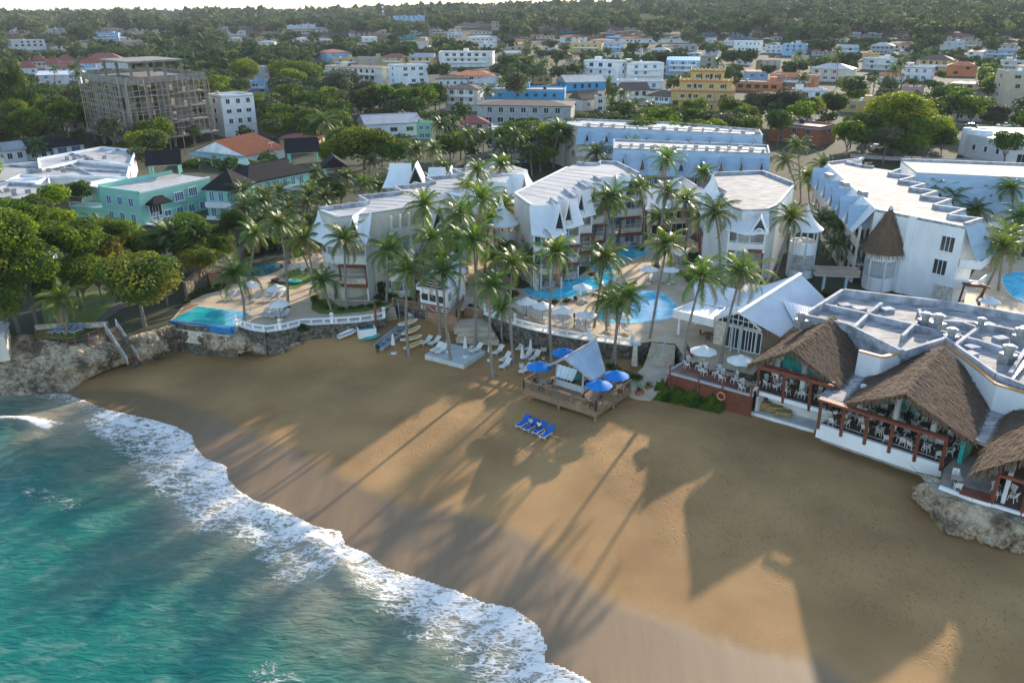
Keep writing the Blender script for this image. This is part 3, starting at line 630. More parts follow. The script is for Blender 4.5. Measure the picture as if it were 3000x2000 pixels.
def curvy(pts,n=8,z=3):
    """closed Catmull-Rom through pixel points"""
    w=[P(x,y,z) for x,y in pts]; m=len(w); out=[]
    for i in range(m):
        p0,p1,p2,p3=w[i-1],w[i],w[(i+1)%m],w[(i+2)%m]
        for k in range(n):
            t=k/n; out.append(.5*((2*p1)+(p2-p0)*t+(2*p0-5*p1+4*p2-p3)*t*t+(3*p1-p0-3*p2+p3)*t*t*t))
    return [(v.x,v.y) for v in out]
def grow(poly,d):
    cx=sum(p[0] for p in poly)/len(poly); cy=sum(p[1] for p in poly)/len(poly); out=[]; n=len(poly)
    ar=sum(poly[i][0]*poly[(i+1)%n][1]-poly[(i+1)%n][0]*poly[i][1] for i in range(n)); s=1 if ar>0 else -1
    for i in range(n):
        a=poly[i-1]; c=poly[(i+1)%n]; dx,dy=c[0]-a[0],c[1]-a[1]; l=math.hypot(dx,dy)+1e-9
        out.append((poly[i][0]+s*d*dy/l,poly[i][1]-s*d*dx/l))
    return out
def pool(label,poly,wm,rimm,z=3.02,rim=.35):
    r=thing('swimming_pool',label,'pool',(poly[0][0],poly[0][1],z))
    b=MB(); b.prism(grow(poly,rim),z-.3,z+.035); b.build('rim',rimm,r)
    b=MB(); b.prism(poly,z-.25,z+.06); b.build('water',wm,r)
    return r
p_main=curvy([(1745,936),(1750,915),(1790,903),(1800,885),(1835,865),(1880,853),(1925,856),(1962,875),(1985,905),(1975,928),(1925,940),(1860,946),(1800,945)])
pool('large bright blue curved pool on the front terrace below the palm cluster',p_main,w_blue,m_stone)
land('main pool',P2(1860,905))
p_riv=curvy([(1538,860),(1545,846),(1600,848),(1650,842),(1655,822),(1700,815),(1740,800),(1755,790),(1790,800),(1800,815),(1775,835),(1730,852),(1690,868),(1640,876),(1580,875)])
pool('winding pale blue lagoon pool beside the central hotel wing',p_riv,w_blue,m_stone)
land('lagoon pool',P2(1640,860))
p_riv2=curvy([(1735,790),(1760,770),(1800,755),(1835,724),(1870,722),(1905,730),(1910,740),(1870,755),(1830,768),(1800,785),(1785,800)])
pool('narrow blue pool channel behind the lagoon pool by the lobby',p_riv2,w_blue,m_stone,3.05)
p_sm=curvy([(715,803),(735,785),(780,773),(815,775),(818,785),(790,800),(750,807)])
pool('small dark round pool at the back of the left terrace',p_sm,w_dark,m_cobdark,3.03,.5)
land('small round pool',P2(765,790))
p_right=curvy([(2940,810),(2990,797),(3080,800),(3150,880),(3060,900),(2985,880),(2950,850)])
pool('bright pool at the far right edge beyond the white service roof',p_right,w_blue,m_stone,3.03)
ssheet('right_pool_terrace',[(2800,885),(2850,800),(2900,740),(3200,740),(3400,900),(3100,960),(2900,900)],3.01,m_terr)
b=MB(); b.prism(curvy([(1715,808),(1730,800),(1750,803),(1748,815),(1728,818)],6),3.0,3.25); o=tag(b.build('planter_island',m_stone),'round stone planter island in the lagoon pool','planter'); recenter(o)
# infinity pool
A=[P(578,899,3),P(731,917,3),P(688,960,3),P(509,936,3)]
r=thing('infinity_pool','rectangular teal infinity pool with blue front wall above the rock','pool',A[0])
b=MB(); pl=[(v.x,v.y) for v in A]; b.prism(grow(pl,.45),2.2,3.05); b.build('rim',m_stone,r)
b=MB(); b.prism(pl,2.2,3.09); b.build('water',w_teal,r)
b=MB(); a=A[3];c=A[2]; n=Vector((c.y-a.y,-(c.x-a.x),0)).normalized()*.55; b.wall((a+n)[:2],(c+n)[:2],.5,2.0,3.11); b.wall((c+n)[:2],(c+(A[1]-c).normalized()*.3+n)[:2],.5,2,3.3); b.build('overflow_wall',m_pooltile,r)
n2=n*1.7; b=MB(); b.wall((a+n2)[:2],(c+n2)[:2],.7,.6,2.35); b.build('plinth',m_stone,r)
b=MB(); q=P(735,912,3); 
for s in (0,.5): b.tube([q+Vector((s,0,-.1)),q+Vector((s,0,.7)),q+Vector((s-.3,-.5,.75)),q+Vector((s-.4,-.7,.0))],.03,6)
b.build('ladder',m_metal,r)
land('infinity pool',P2(620,930))
sheet('brown_deck',[(515,930),(548,890),(584,892),(530,922)],3.07,m_deckwood)
# ---------------- building kit ----------------
_mc={}
def meshof(key,fn,mats,smooth=False):
    if key not in _mc:
        b=fn(); me=D.meshes.new(key[0] if isinstance(key,tuple) else key); me.from_pydata(b.v,[],b.f)
        for m in mats: me.materials.append(m)
        if len(mats)>1: me.polygons.foreach_set('material_index',b.m)
        if smooth: me.polygons.foreach_set('use_smooth',[True]*len(b.f))
        me.update(); _mc[key]=me
    return _mc[key]
def inst(name,me,parent,loc,rot=0,world=True):
    o=D.objects.new(name,me); COL.objects.link(o); o.parent=parent
    org=ORG.get(parent,Vector((0,0,0))) if world else Vector((0,0,0))
    o.location=Vector(loc)-org; o.rotation_euler=(0,0,rot); ORG[o]=Vector((0,0,0)); return o
def window(root,pos,yaw,w=1.4,h=1.2,fr=None,gl=None,mull=1,name='window'):
    """pos = centre on wall face; yaw: outward direction angle"""
    fr=fr or m_white; gl=gl or m_glass
    def ff():
        b=MB(); t=.09 if w<2 else .12
        b.box((0,0,h/2+t/2),(w+2*t,.16,t)); b.box((0,0,-h/2-t/2),(w+2*t,.2,t)); b.box((-w/2-t/2,0,0),(t,.16,h)); b.box((w/2+t/2,0,0),(t,.16,h))
        for k in range(mull): b.box((-w/2+w*(k+1)/(mull+1),0,0),(.07,.13,h))
        return b
    def gg(): return MB().box((0,.0,0),(w,.07,h))
    f=inst(name,meshof((name,'f',w,h,fr.name,mull),ff,[fr]),root,pos,yaw+pi/2)
    g=inst('pane',meshof(('pane',w,h,gl.name),gg,[gl]),f,(0,0,0),0,False); return f
def dirn(a,b):
    d=Vector((b[0]-a[0],b[1]-a[1],0)); L=d.length; d.normalize(); n=Vector((d.y,-d.x,0)); return d,n,L
def windows(root,a,b,z,n,w,h,fr=None,gl=None,mull=1,margin=.08,skip=()):
    d,nn,L=dirn(a,b); yaw=math.atan2(nn.y,nn.x)
    for k in range(n):
        if k in skip: continue
        t=margin+(1-2*margin)*(k+.5)/n; p=Vector((a[0],a[1],z))+d*(L*t)+nn*.03
        window(root,p,yaw,w,h,fr,gl,mull)
def skirt(root,top,bot,mat,name='flared_eave',nu=14,nv=7,flare=1.8,th=.14):
    A=resample(top,nu);B=resample(bot,nu); vs=[]
    for i in range(nu+1):
        for j in range(nv+1):
            t=j/nv; xy=A[i].lerp(B[i],t**flare); vs.append(Vector((xy.x,xy.y,A[i].z+(B[i].z-A[i].z)*t)))
    m=nv+1; n=len(vs); vs2=vs+[v-Vector((0,0,th)) for v in vs]
    fs=[(i*m+j,i*m+j+1,(i+1)*m+j+1,(i+1)*m+j) for i in range(nu) for j in range(nv)]
    fs+=[tuple(x+n for x in f[::-1]) for f in fs]
    fs+=[(i*m+nv,n+i*m+nv,n+(i+1)*m+nv,(i+1)*m+nv) for i in range(nu)]
    fs+=[(j,n+j,n+j+1,j+1) for j in range(nv)]+[(nu*m+j+1,n+nu*m+j+1,n+nu*m+j,nu*m+j) for j in range(nv)]
    return MB().add(vs2,fs).build(name,mat,root,smooth=False)
def aframe(root,c,nn,w,z0,z1,dep,mat=None,arch=True,back=2.0):
    """triangular dormer: c = centre of the wall line, nn outward"""
    mat=mat or m_white; d=Vector((-nn.y,nn.x,0)); c=Vector((c[0],c[1],0)); f=c+nn*dep; k=c-nn*back
    L=f-d*(w/2); Rr=f+d*(w/2); b=MB(); th=.16
    ap=Vector((f.x,f.y,z1)); apb=Vector((k.x,k.y,z1))
    for s in (-1,1):
        e=f+d*(s*w/2); eb=k+d*(s*w/2)
        b.quad((e.x,e.y,z0),ap,apb,(eb.x,eb.y,z0)); o_=d*(s*-th*1.6)
        e2=e+o_;eb2=eb+o_
        b.quad((e2.x,e2.y,z0),(ap.x,ap.y,z1-.4),(apb.x,apb.y,z1-.4),(eb2.x,eb2.y,z0))
        b.quad((e.x,e.y,z0),(e2.x,e2.y,z0),(ap.x,ap.y,z1-.4),ap)
    r=b.build('dormer',mat,root)
    g=f-nn*.55; b=MB(); b.tri((g-d*(w/2-.2)).to_tuple()[:2]+(z0,),(g+d*(w/2-.2)).to_tuple()[:2]+(z0,),(g.x,g.y,z1-.5)); b.build('pane',m_glass,r)
    if arch:
        b=MB(); rr=w*.2
        pts=[g+nn*.45+d*(rr*math.cos(a))+Vector((0,0,z0+rr*1.0*math.sin(a))) for a in np.linspace(0,pi,9)]; b.tube(pts,.13,6)
        b.prism([(q.x,q.y) for q in (g+nn*.3-d*(w/2),g+nn*.5-d*(w/2),g+nn*.5+d*(w/2),g+nn*.3+d*(w/2))],z0-.3,z0+.05); b.build('arch_trim',mat,r)
    return r
def parapet(root,pts,z,h=.45,th=.3,mat=None,close=False,name='parapet'):
    b=MB(); q=pts+[pts[0]] if close else pts
    for i in range(len(q)-1):
        d,n,L=dirn(q[i],q[i+1]); a=Vector((q[i][0],q[i][1],0))-n*(th/2); c=Vector((q[i+1][0],q[i+1][1],0))-n*(th/2)
        b.wall(a[:2],c[:2],th,z-.03,z+h+.003*i)
    return b.build(name,mat or m_parapet,root)
def timber_frame(root,a,b_,nn,z0,z1,out=.9,slats=4):
    """red timber pergola frame hanging on a balcony front, leaning outwards"""
    A=Vector((a[0],a[1],0))+nn*.15; B=Vector((b_[0],b_[1],0))+nn*.15; b=MB(); up=nn*out
    for p in (A,B):
        b.bar(p+Vector((0,0,z0)),p+up*.35+Vector((0,0,z1)),.2); b.bar(p+Vector((0,0,z1)),p+up+Vector((0,0,z1-.05)),.2); b.bar(p+Vector((0,0,z0+.2)),p+up*.1+Vector((0,0,z0+.2)),.2)
    for k in range(slats+1):
        q=up*(k/slats); b.bar(A+q+Vector((0,0,z1)),B+q+Vector((0,0,z1)),.13,.22)
    b.bar(A+Vector((0,0,z0+.1)),B+Vector((0,0,z0+.1)),.16,.5)
    return b.build('timber_frame',m_teakred,root)
def hotel_bay(root,a,b_,z0=3.0,zt=14.8,depth=3.0,curve=.0,dormer=True,timber=True,stone=True,nwin=2,skout=.5,skm=None,curve_left=0):
    """three balcony levels under a bell-cast eave; a,b = ends of the roof edge, left to right"""
    d,nn,L=dirn(a,b_); A=Vector((a[0],a[1],0)); B=Vector((b_[0],b_[1],0)); h=2.8
    front=[]
    for k in range(13):
        u=k/12; o=depth*(1+curve*math.sin(pi*u))
        if curve_left and u<.4: o*= math.sin(pi/2*(u/.4))**.55 if u>0 else 0
        front.append(A.lerp(B,u)+nn*o)
    for lv in range(0,4):
        z=z0+lv*h+(.12 if lv==0 else 0)
        if lv==3: z=z0+lv*h-.2
        b=MB(); b.prism([(A.x,A.y)]+[(v.x,v.y) for v in front]+[(B.x,B.y)],z-.22,z); b.build('balcony_floor' if lv else 'porch_floor',m_stucco if lv>1 or not stone else m_stone,root)
        if lv in (1,2):
            b=MB(); fo=[v-nn*.12 for v in front]
            for i in range(12):
                b.wall(fo[i][:2],fo[i+1][:2],.16,z-.32,z+(.9 if lv==2 else .55))
            pp=b.build('balcony_parapet',m_stone if (lv==1 and stone) else m_stucco,root)
            b=MB(); b.tube([v+Vector((0,0,z+1.05)) for v in fo],.05,6); b.tube([v+Vector((0,0,z+.75)) for v in fo],.03,6); b.build('handrail',m_white,pp)
        # glass doors with curtains
        if lv<3:
            for k in range(nwin):
                p=A+d*(L*(k+.5)/nwin)+nn*.05+Vector((0,0,z+1.25)); window(root,p,math.atan2(nn.y,nn.x),min(2.3,L/nwin*.62),2.1,m_white,m_curtain,1)
    # side fins & columns
    for p in (A,B):
        if curve_left and p is A: continue
        b=MB(); b.wall(p[:2],(p+nn*depth)[:2],.22,z0,z0+3*h-.3); b.build('side_wall',m_stucco,root)
    for u in (.3,.62):
        v=front[int(u*12)]-nn*.35; b=MB(); b.tube([(v.x,v.y,z0),(v.x,v.y,z0+3*h)],.17,8); b.build('column',m_metalblue,root)
    if stone:
        k1=4 if curve_left else 2
        b=MB(); 
        for i in range(k1): b.wall((front[i]-nn*.1)[:2],(front[i+1]-nn*.1)[:2],.2,z0-.1,z0+h-.25)
        b.build('stone_wall',m_stone,root)
    zb=z0+3*h+.0
    top=[(p.x,p.y,zt) for p in (A-d*.2,A.lerp(B,.5),B+d*.2)]
    bot=[v+nn*(skout+.25*math.sin(pi*i/12))+d*(-.5 if i==0 else (.5 if i==12 else 0))+Vector((0,0,zb-.35*math.sin(pi*i/12))) for i,v in enumerate(front)]
    if curve_left:
        bot=[A+nn*.6-d*1.6+Vector((0,0,zb+.3)),A+nn*1.6-d*1.2+Vector((0,0,zb+.1))]+bot[3:]
    skirt(root,top,bot,skm or m_white,flare=1.55)
    if dormer: aframe(root,A.lerp(B,dormer if dormer is not True else .72),nn,L*.34 if L>6 else L*.5,zb-.1,zt+.25,depth+.45)
    if timber: timber_frame(root,A.lerp(B,.5)+nn*(depth),B+nn*(depth),nn,z0+h*.75,z0+2*h-.45)
def gallery(root,a,b_,z0,lv,h,depth,mat=None,matb=None,cols=6,zoff=0):
    d,nn,L=dirn(a,b_); A=Vector((a[0],a[1],0)); B=Vector((b_[0],b_[1],0)); mat=mat or m_cream
    for k in range(lv):
        z=z0+k*h
        if k>0 or zoff:
            b=MB(); b.prism([tuple(v[:2]) for v in (A,A+nn*depth,B+nn*depth,B)],z-.2,z-.0); b.build('gallery_floor',m_grey,root)
        b=MB(); b.wall((A+nn*depth)[:2],(B+nn*depth)[:2],.2,z-.35,z+1.0); b.build('gallery_parapet',mat,root)
        for i in range(cols):
            p=A+d*(L*(i+.5)/cols)+nn*.04+Vector((0,0,z+1.05)); window(root,p,math.atan2(nn.y,nn.x),1.0,2.0,m_teakred,m_dark,0,name='door')
    b=MB()
    for i in range(cols+1):
        p=A+d*(L*i/cols)+nn*(depth-.12); b.box((p.x,p.y,z0+lv*h/2),(.3,.3,lv*h))
    b.build('columns',mat,root)
def roofslab(root,poly,z,th=.25,mat=None,name='roof'):
    return MB().prism(poly,z-th,z+.0).build(name,mat or m_roofgrey,root)
def seams(root,poly_a,poly_b,n,z,mat,name='roof_seams',w=.12,h=.05):
    """thin ribs from points of line a to line b, on a flat roof"""
    b=MB()
    for k in range(n):
        t=(k+.5)/n; p=Vector(poly_a[0]).lerp(Vector(poly_a[1]),t); q=Vector(poly_b[0]).lerp(Vector(poly_b[1]),t); b.bar((p.x,p.y,z+h/2-.01),(q.x,q.y,z+h/2-.01),w,h)
    return b.build(name,mat,root)
def corrug(root,ra,rb,ea,eb,mat,name='roof',pitch=.42,h=.10,th=.08,sag=0,nv=1):
    """ribbed sheet between ridge ra-rb and eave ea-eb (ribs run down the slope)"""
    ra,rb,ea,eb=[Vector(v) for v in (ra,rb,ea,eb)]; L=max((rb-ra).length,(eb-ea).length); n=max(4,int(L/pitch)); vs=[];fs=[]
    nrm=(rb-ra).cross(ea-ra).normalized()
    if nrm.z<0: nrm=-nrm
    cols=[]
    for i in range(n+1):
        for s in (0,.5):
            if i==n and s: continue
            cols.append(((i+s)/n, h if s else 0))
    m=nv+1
    for t,off in cols:
        p=ra.lerp(rb,t); q=ea.lerp(eb,t)
        for j in range(m):
            u=j/nv; r_=p.lerp(q,u)+nrm*off-Vector((0,0,sag*math.sin(pi*u))); vs.append(r_)
    k=len(cols); n0=len(vs); vs=vs+[v-Vector((0,0,th+off_)) for v,off_ in zip(vs,[c[1] for c in cols for _ in range(m)])]
    fs=[(i*m+j,i*m+j+1,(i+1)*m+j+1,(i+1)*m+j) for i in range(k-1) for j in range(nv)]
    fs=fs+[tuple(x+n0 for x in f[::-1]) for f in fs]
    fs+=[(i*m+nv,n0+i*m+nv,n0+(i+1)*m+nv,(i+1)*m+nv) for i in range(k-1)]+[(i*m,(i+1)*m,n0+(i+1)*m,n0+i*m) for i in range(k-1)]
    fs+=[(j,n0+j,n0+j+1,j+1) for j in range(nv)]+[((k-1)*m+j+1,n0+(k-1)*m+j+1,n0+(k-1)*m+j,(k-1)*m+j) for j in range(nv)]
    return MB().add(vs,fs).build(name,mat,root)
def acunit(root,x,y,z,yaw=0,s=1.0):
    def fn(): b=MB(); b.box((0,0,.4),(.95,.4,.75)); b.box((0,-.21,.4),(.6,.03,.6)); b.box((0,0,.03),(.8,.3,.06)); return b
    return inst('air_conditioner',meshof('air_conditioner',fn,[m_metal]),root,(x,y,z),yaw)
def PX(pts,z): return [P2(x,y,z) for x,y in pts]
# ---------------- hotel wing 1 (left) ----------------
z1=14.8
land('left hotel wing',P2(1090,880)); land('central hotel wing',P2(1600,840)); land('right hotel block',P2(2200,840))
land('white dive hut',P2(1270,890)); land('beach bar',P2(1680,1150,1))
poly1=PX([(934.5,617),(984,636),(1084,623),(1188,607.5),(1347,574),(1545,497),(1488,481),(1373,484.5),(1357,502),(1325,502),(1357,516),(1245,527.5),(1272,540),(1153,554.5),(1178,569),(1049,582),(1078,599)],z1)
r=thing('hotel_wing','white three storey hotel wing with long grey stepped roof left of the palm grove','hotel building',(poly1[2][0],poly1[2][1],3))
MB().prism(poly1,2.9,z1-.3).build('wall',m_cream,r)
MB().prism(poly1,z1-.3,z1).build('roof',m_roofgrey,r)
rp=poly1
seams(r,((*rp[0],0),(*rp[7],0)),((*rp[2],0),(*rp[5],0)),17,z1,m_roofwhite)
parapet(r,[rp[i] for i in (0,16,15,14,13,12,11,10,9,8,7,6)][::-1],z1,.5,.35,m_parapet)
hotel_bay(r,rp[0],rp[2],3.0,z1,3.0,.12,dormer=.82,timber=True,curve_left=1)
parapet(r,[rp[0],rp[1]],z1,.25,.25,m_white)
gallery(r,(Vector((*rp[2],0)).lerp(Vector((*rp[4],0)),.15))[:2],rp[4],3.0,4,2.8,1.6,m_cream,cols=9)
d,nn,L=dirn(rp[3],rp[4])
for k,t in enumerate((.45,1.0)):
    p=Vector((*rp[3],0)).lerp(Vector((*rp[4],0)),t); aframe(r,p,nn,3.4,11.3,z1+.3,1.9,m_white)
skirt(r,[(*rp[4],z1),(*rp[5],z1)],[(rp[4][0]+nn.x*2,rp[4][1]+nn.y*2,11.2),(rp[5][0]+nn.x*2+1,rp[5][1]+nn.y*2,11.2)],m_white,nu=8)
for t in (.15,.45,.75):
    p=Vector((*rp[4],0)).lerp(Vector((*rp[5],0)),t); d,nn,L=dirn(rp[4],rp[5]); aframe(r,p,nn,3.6,11.2,z1+.3,2.2,m_white)
# left-rear flared roofs that show above the trees
for (x0,x1,y) in ((1140,1205,478),(1255,1305,490)):
    a=P2(x0,y,z1);c=P2(x1,y,z1); d,nn,L=dirn(a,c)
    skirt(r,[(*a,z1),(*c,z1)],[(a[0]-1,a[1]-3.5,11),(c[0]+.4,c[1]-3,11)],m_white,nu=6); aframe(r,(c[0]+1,c[1]-.5),nn,3.2,11.3,z1+.2,2.6,m_white)
# spiral stair drum on the right side
def drum(root,px,py,rad,levels,zbase=3.0,h=2.8,a0=pi,a1=2*pi+.6):
    c=P(px,py,3)
    for k in range(levels):
        z=zbase+k*h
        b=MB(); b.lathe([(rad-.15,z+1.0),(rad,z+1.0),(rad,z-.5),(rad-.15,z-.5)],(c.x,c.y,0),20,a0=a0,a1=a1); b.build('stair_parapet',m_stucco,root,False)
        b=MB()
        for s in range(9):
            a=a0+(a1-a0)*s/9; b.prism([(c.x,c.y),(c.x+(rad-.2)*math.cos(a),c.y+(rad-.2)*math.sin(a)),(c.x+(rad-.2)*math.cos(a+.4),c.y+(rad-.2)*math.sin(a+.4))],z-h*.8+s*h/9,z-h*.8+s*h/9+.18+.001*s)
        b.build('spiral_steps',m_stucco,root)
    b=MB()
    for s in range(5):
        a=a0+(a1-a0)*s/4; b.tube([(c.x+rad*.93*math.cos(a),c.y+rad*.93*math.sin(a),zbase),(c.x+rad*.93*math.cos(a),c.y+rad*.93*math.sin(a),zbase+levels*h)],.14,8)
    b.build('columns',m_metalblue,root)
    return c
drum(r,1178,858,2.0,3,3.0)
# ---------------- hotel wing 2 (centre) ----------------
zz=[(1637,599),(1616,586.5),(1688,581),(1656,559),(1726,555),(1696,538.5),(1761,532),(1742,521),(1876,513)]
poly2=PX([(1506,567),(1538,591),(1555,602.5)]+zz+[(1809,480),(1758,476.5),(1753,483),(1710,484),(1691,480),(1659,491)],z1)
r=thing('hotel_wing','white central hotel wing with grey membrane roof and blue-white flared eaves beside the lagoon','hotel building',(poly2[2][0],poly2[2][1],3))
MB().prism(poly2,2.9,z1-.3).build('wall',m_cream,r); MB().prism(poly2,z1-.3,z1).build('roof',m_roofgrey,r)
q=poly2
hotel_bay(r,q[2],q[3],3.0,z1,2.6,.25,dormer=.86,timber=True,curve_left=0)
hotel_bay(r,q[4],q[5],3.0,z1,1.6,.0,dormer=.5,timber=True,nwin=1)
hotel_bay(r,q[6],q[7],3.0,z1,1.6,.0,dormer=.5,timber=True,nwin=1)
hotel_bay(r,q[8],q[9],3.0,z1,1.6,.0,dormer=.4,timber=True,nwin=2)
hotel_bay(r,q[10],q[11],3.0,z1,1.8,.0,dormer=.68,timber=True,nwin=3)
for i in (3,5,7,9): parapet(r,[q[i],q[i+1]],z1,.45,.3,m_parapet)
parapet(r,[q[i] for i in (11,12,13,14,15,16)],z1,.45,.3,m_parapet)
parapet(r,[q[17],q[0]],z1,.2,.3,m_white); parapet(r,[q[0],q[1],q[2]],z1,.2,.3,m_white)
b=MB()
for k in range(9):
    t=(k+.5)/9; a=Vector((*q[0],0)).lerp(Vector((*q[17],0)),t); c=Vector((*q[3],0)).lerp(Vector((*q[11],0)),t); b.bar((a.x,a.y,z1+.01),(c.x,c.y,z1+.01),.1,.04)
b.build('roof_seams',m_wallgrey,r)
# round bell roofs at the left corner
c=P(1468,648,11.5)
def bell(root,x,y,z,rad,h,mat,n=20,name='bell_roof',fin=True):
    b=MB(); prof=[(.02,h)]
    for k in range(1,9):
        t=k/8; prof.append((rad*(t**1.9)+.12,h*(1-t)**1.05))
    prof+= [(rad+.12,-.14),(.1,-.14)]
    b.lathe(prof[::-1],(x,y,z),n); return b.build(name,mat,root,smooth=False)
bell(r,c.x,c.y+1.5,10.9,2.6,4.0,m_white)
drum(r,1483,790,1.9,3,3.0)
# ---------------- lobby pavilion ----------------
land('lobby pavilion',P2(1960,716))
r=thing('lobby_pavilion','lobby pavilion with two tier ribbed white hip roof behind the lagoon pool','pavilion',P(1960,716,3))
ze=8.6; c0=P(1892,614,ze); c1=P(2035,606,ze); b1=c1+Vector((6,13,0)); b0=c0+Vector((2,15,0)); zt=11.6
m0=c0.lerp(b1,.3);m1=c1.lerp(b0,.3);m2=b1.lerp(c0,.3);m3=b0.lerp(c1,.3)
for a,c,e,f in ((m0,m1,c0,c1),(m1,m2,c1,b1),(m2,m3,b1,b0),(m3,m0,b0,c0)):
    corrug(r,Vector((a.x,a.y,zt-1)),Vector((c.x,c.y,zt-1)),e,f,m_corrug,pitch=.5)
ap=(m0+m2)/2; ap.z=zt+1.2
for a,c in ((m0,m1),(m1,m2),(m2,m3),(m3,m0)):
    a2=a.copy();c2=c.copy();a2.z=c2.z=zt-.6; corrug(r,ap+(a2-ap)*.04,ap+(c2-ap)*.04,ap+(a2-ap)*1.25,ap+(c2-ap)*1.25,m_corrug,name='upper_roof',pitch=.5)
b=MB(); pl=[(v.x+(ap.x-v.x)*.12,v.y+(ap.y-v.y)*.12) for v in (c0,c1,b1,b0)]; b.prism(pl,2.9,8.5); b.build('wall',m_stone,r)
windows(r,pl[0],pl[1],7.2,2,4.2,1.3,m_white,m_glass,2); windows(r,pl[0],pl[1],4.5,2,3.6,2.2,m_white,m_dark,2)
# ---------------- right-centre hotel block ----------------
z3=14.0
poly3=PX([(2088,513),(2104,547),(2130,560),(2118,580),(2147,605),(2177,614),(2251,612),(2280,600),(2327,543.5),(2276,523),(2235,507)],z3)
q=poly3
r=thing('hotel_wing','white hotel block with patched flat roof and flared eaves beside the round stair tower','hotel building',(q[5][0],q[5][1],3))
MB().prism(q,2.9,z3-.3).build('wall',m_stucco,r); MB().prism(q,z3-.3,z3).build('roof',m_roofpatch,r)
hotel_bay(r,q[4],q[6],3.0,z3-.6,2.9,.1,dormer=.83,timber=False,nwin=3)
d,nn,L=dirn(q[4],q[6]); A=Vector((*q[4],0)).lerp(Vector((*q[6],0)),.6)+nn*3; timber_frame(r,A,Vector((*q[6],0))+nn*3,nn,4.6,8.6,1.2)
hotel_bay(r,q[1],q[3],3.0,z3-.3,2.4,.0,dormer=.5,timber=True,nwin=2)
skirt(r,[(*q[0],z3+.5),(*q[1],z3+.2)],[(q[0][0]-2.4,q[0][1]-1.5,11),(q[1][0]-2.0,q[1][1]-2.2,10.6)],m_white,nu=8)
parapet(r,[q[i] for i in (8,9,10,0)],z3,.5,.4,m_parapet)
parapet(r,[q[6],q[7],q[8]],z3,.12,.3,m_white)
# stair tower
def stair_tower(label,px,py,rad,roofz,thatch=False):
    c=P(px,py,3); r=thing('stair_tower',label,'tower',(c.x,c.y,3)); land('thatched stair tower' if thatch else 'round stair tower',c)
    for z0_,z1_ in ((2.9,4.2),(6.6,8.4)) if not thatch else ((2.9,5.0),(7.4,9.2)):
        MB().lathe([(rad-.16,z0_),(rad,z0_),(rad,z1_),(rad-.16,z1_),(rad-.16,z0_)],(c.x,c.y,0),24).build('drum_wall',m_white,r,False)
    z0_,z1_=(4.2,6.6) if not thatch else (5.0,7.4)
    b=MB()
    for k in range(10): z=z0_+.2+k*(z1_-z0_)/10; b.lathe([(rad-.1,z),(rad-.02,z),(rad-.02,z+.07),(rad-.1,z+.07)],(c.x,c.y,0),24)
    b.build('louvres',m_stucco,r)
    b=MB()
    for k in range(22):
        a=R(200)+k*.33; z=3+k*.28; b.prism([(c.x,c.y),(c.x+(rad-.2)*math.cos(a),c.y+(rad-.2)*math.sin(a)),(c.x+(rad-.2)*math.cos(a+.36),c.y+(rad-.2)*math.sin(a+.36))],z,z+.16)
    b.build('spiral_steps',m_stucco,r)
    b=MB()
    for a in np.linspace(0,2*pi,7)[:-1]: b.tube([(c.x+(rad-.02)*math.cos(a+.4),c.y+(rad-.02)*math.sin(a+.4),3),(c.x+(rad-.02)*math.cos(a+.4),c.y+(rad-.02)*math.sin(a+.4),roofz)],.15,8)
    b.build('columns',m_metalblue if not thatch else m_stucco,r)
    if not thatch: bell(r,c.x,c.y,roofz,rad+.55,3.6,m_white)
    return r,c
stair_tower('round white open stair tower with a white bell shaped roof',2340,806,1.95,10.4)
# ---------------- far right wings ----------------
zb=14.0
zag=[(2639,503.6),(2606,515),(2681,526),(2636,537),(2712,547),(2668,559),(2747,569),(2701,583),(2787,593),(2738,610),(2829,622),(2781,639),(2878,650)]
poly4=PX([(2422,481),(2564,614),(2829,665)]+zag[::-1]+[(2560,492),(2530,490),(2481,479),(2520,474),(2527,467)],zb)
q=poly4
r=thing('hotel_wing','long white right hotel wing with zigzag parapet and blue triangular dormers','hotel building',(q[1][0],q[1][1],3))
land('long right hotel wing',q[1])
MB().prism(q,2.9,zb-.3).build('wall',m_white,r); MB().prism(q,zb-.3,zb).build('roof',m_roofpatch,r)
n=len(q); parapet(r,[q[i] for i in range(2,16)],zb,.55,.4,m_parapet); parapet(r,[q[i] for i in (16,17,18,19,20,0)],zb,.4,.35,m_parapet)
parapet(r,[q[0],q[1]],zb,.18,.3,m_white); parapet(r,[q[1],q[2]],zb,.15,.3,m_white)
gallery(r,q[0],q[1],3.0,3,2.85,1.7,m_cream,cols=12)
d,nn,L=dirn(q[0],q[1]); A=Vector((*q[0],0));B=Vector((*q[1],0))
skirt(r,[(*q[0],zb),(*q[1],zb)],[(q[0][0]+nn.x*2.6,q[0][1]+nn.y*2.6,10.6),(q[1][0]+nn.x*2.6,q[1][1]+nn.y*2.6,10.6)],m_stucco,name='mansard',nu=10,flare=1.0)
for k in range(6):
    aframe(r,A.lerp(B,.09+k*.165),nn,2.9,10.6,13.9,2.9,m_bluewhite,arch=False,back=0)
d,nn,L=dirn(q[1],q[2]); 
for (x,y,z,w,h) in ((2799,702,11.3,1.7,2.0),(2785,763,8.0,1.7,2.0)):
    A=Vector((*q[1],0)).lerp(Vector((*q[2],0)),.86 if y<710 else .83); window(r,A+nn*.04+Vector((0,0,z)),math.atan2(nn.y,nn.x),w,h,m_white,m_glass,2)
b=MB(); p=Vector((*q[1],0)).lerp(Vector((*q[2],0)),.45)+nn*.12; b.wall((p-d*.5)[:2],(p+d*.5)[:2],.5,3,zb-.02); b.build('buttress',m_white,r)
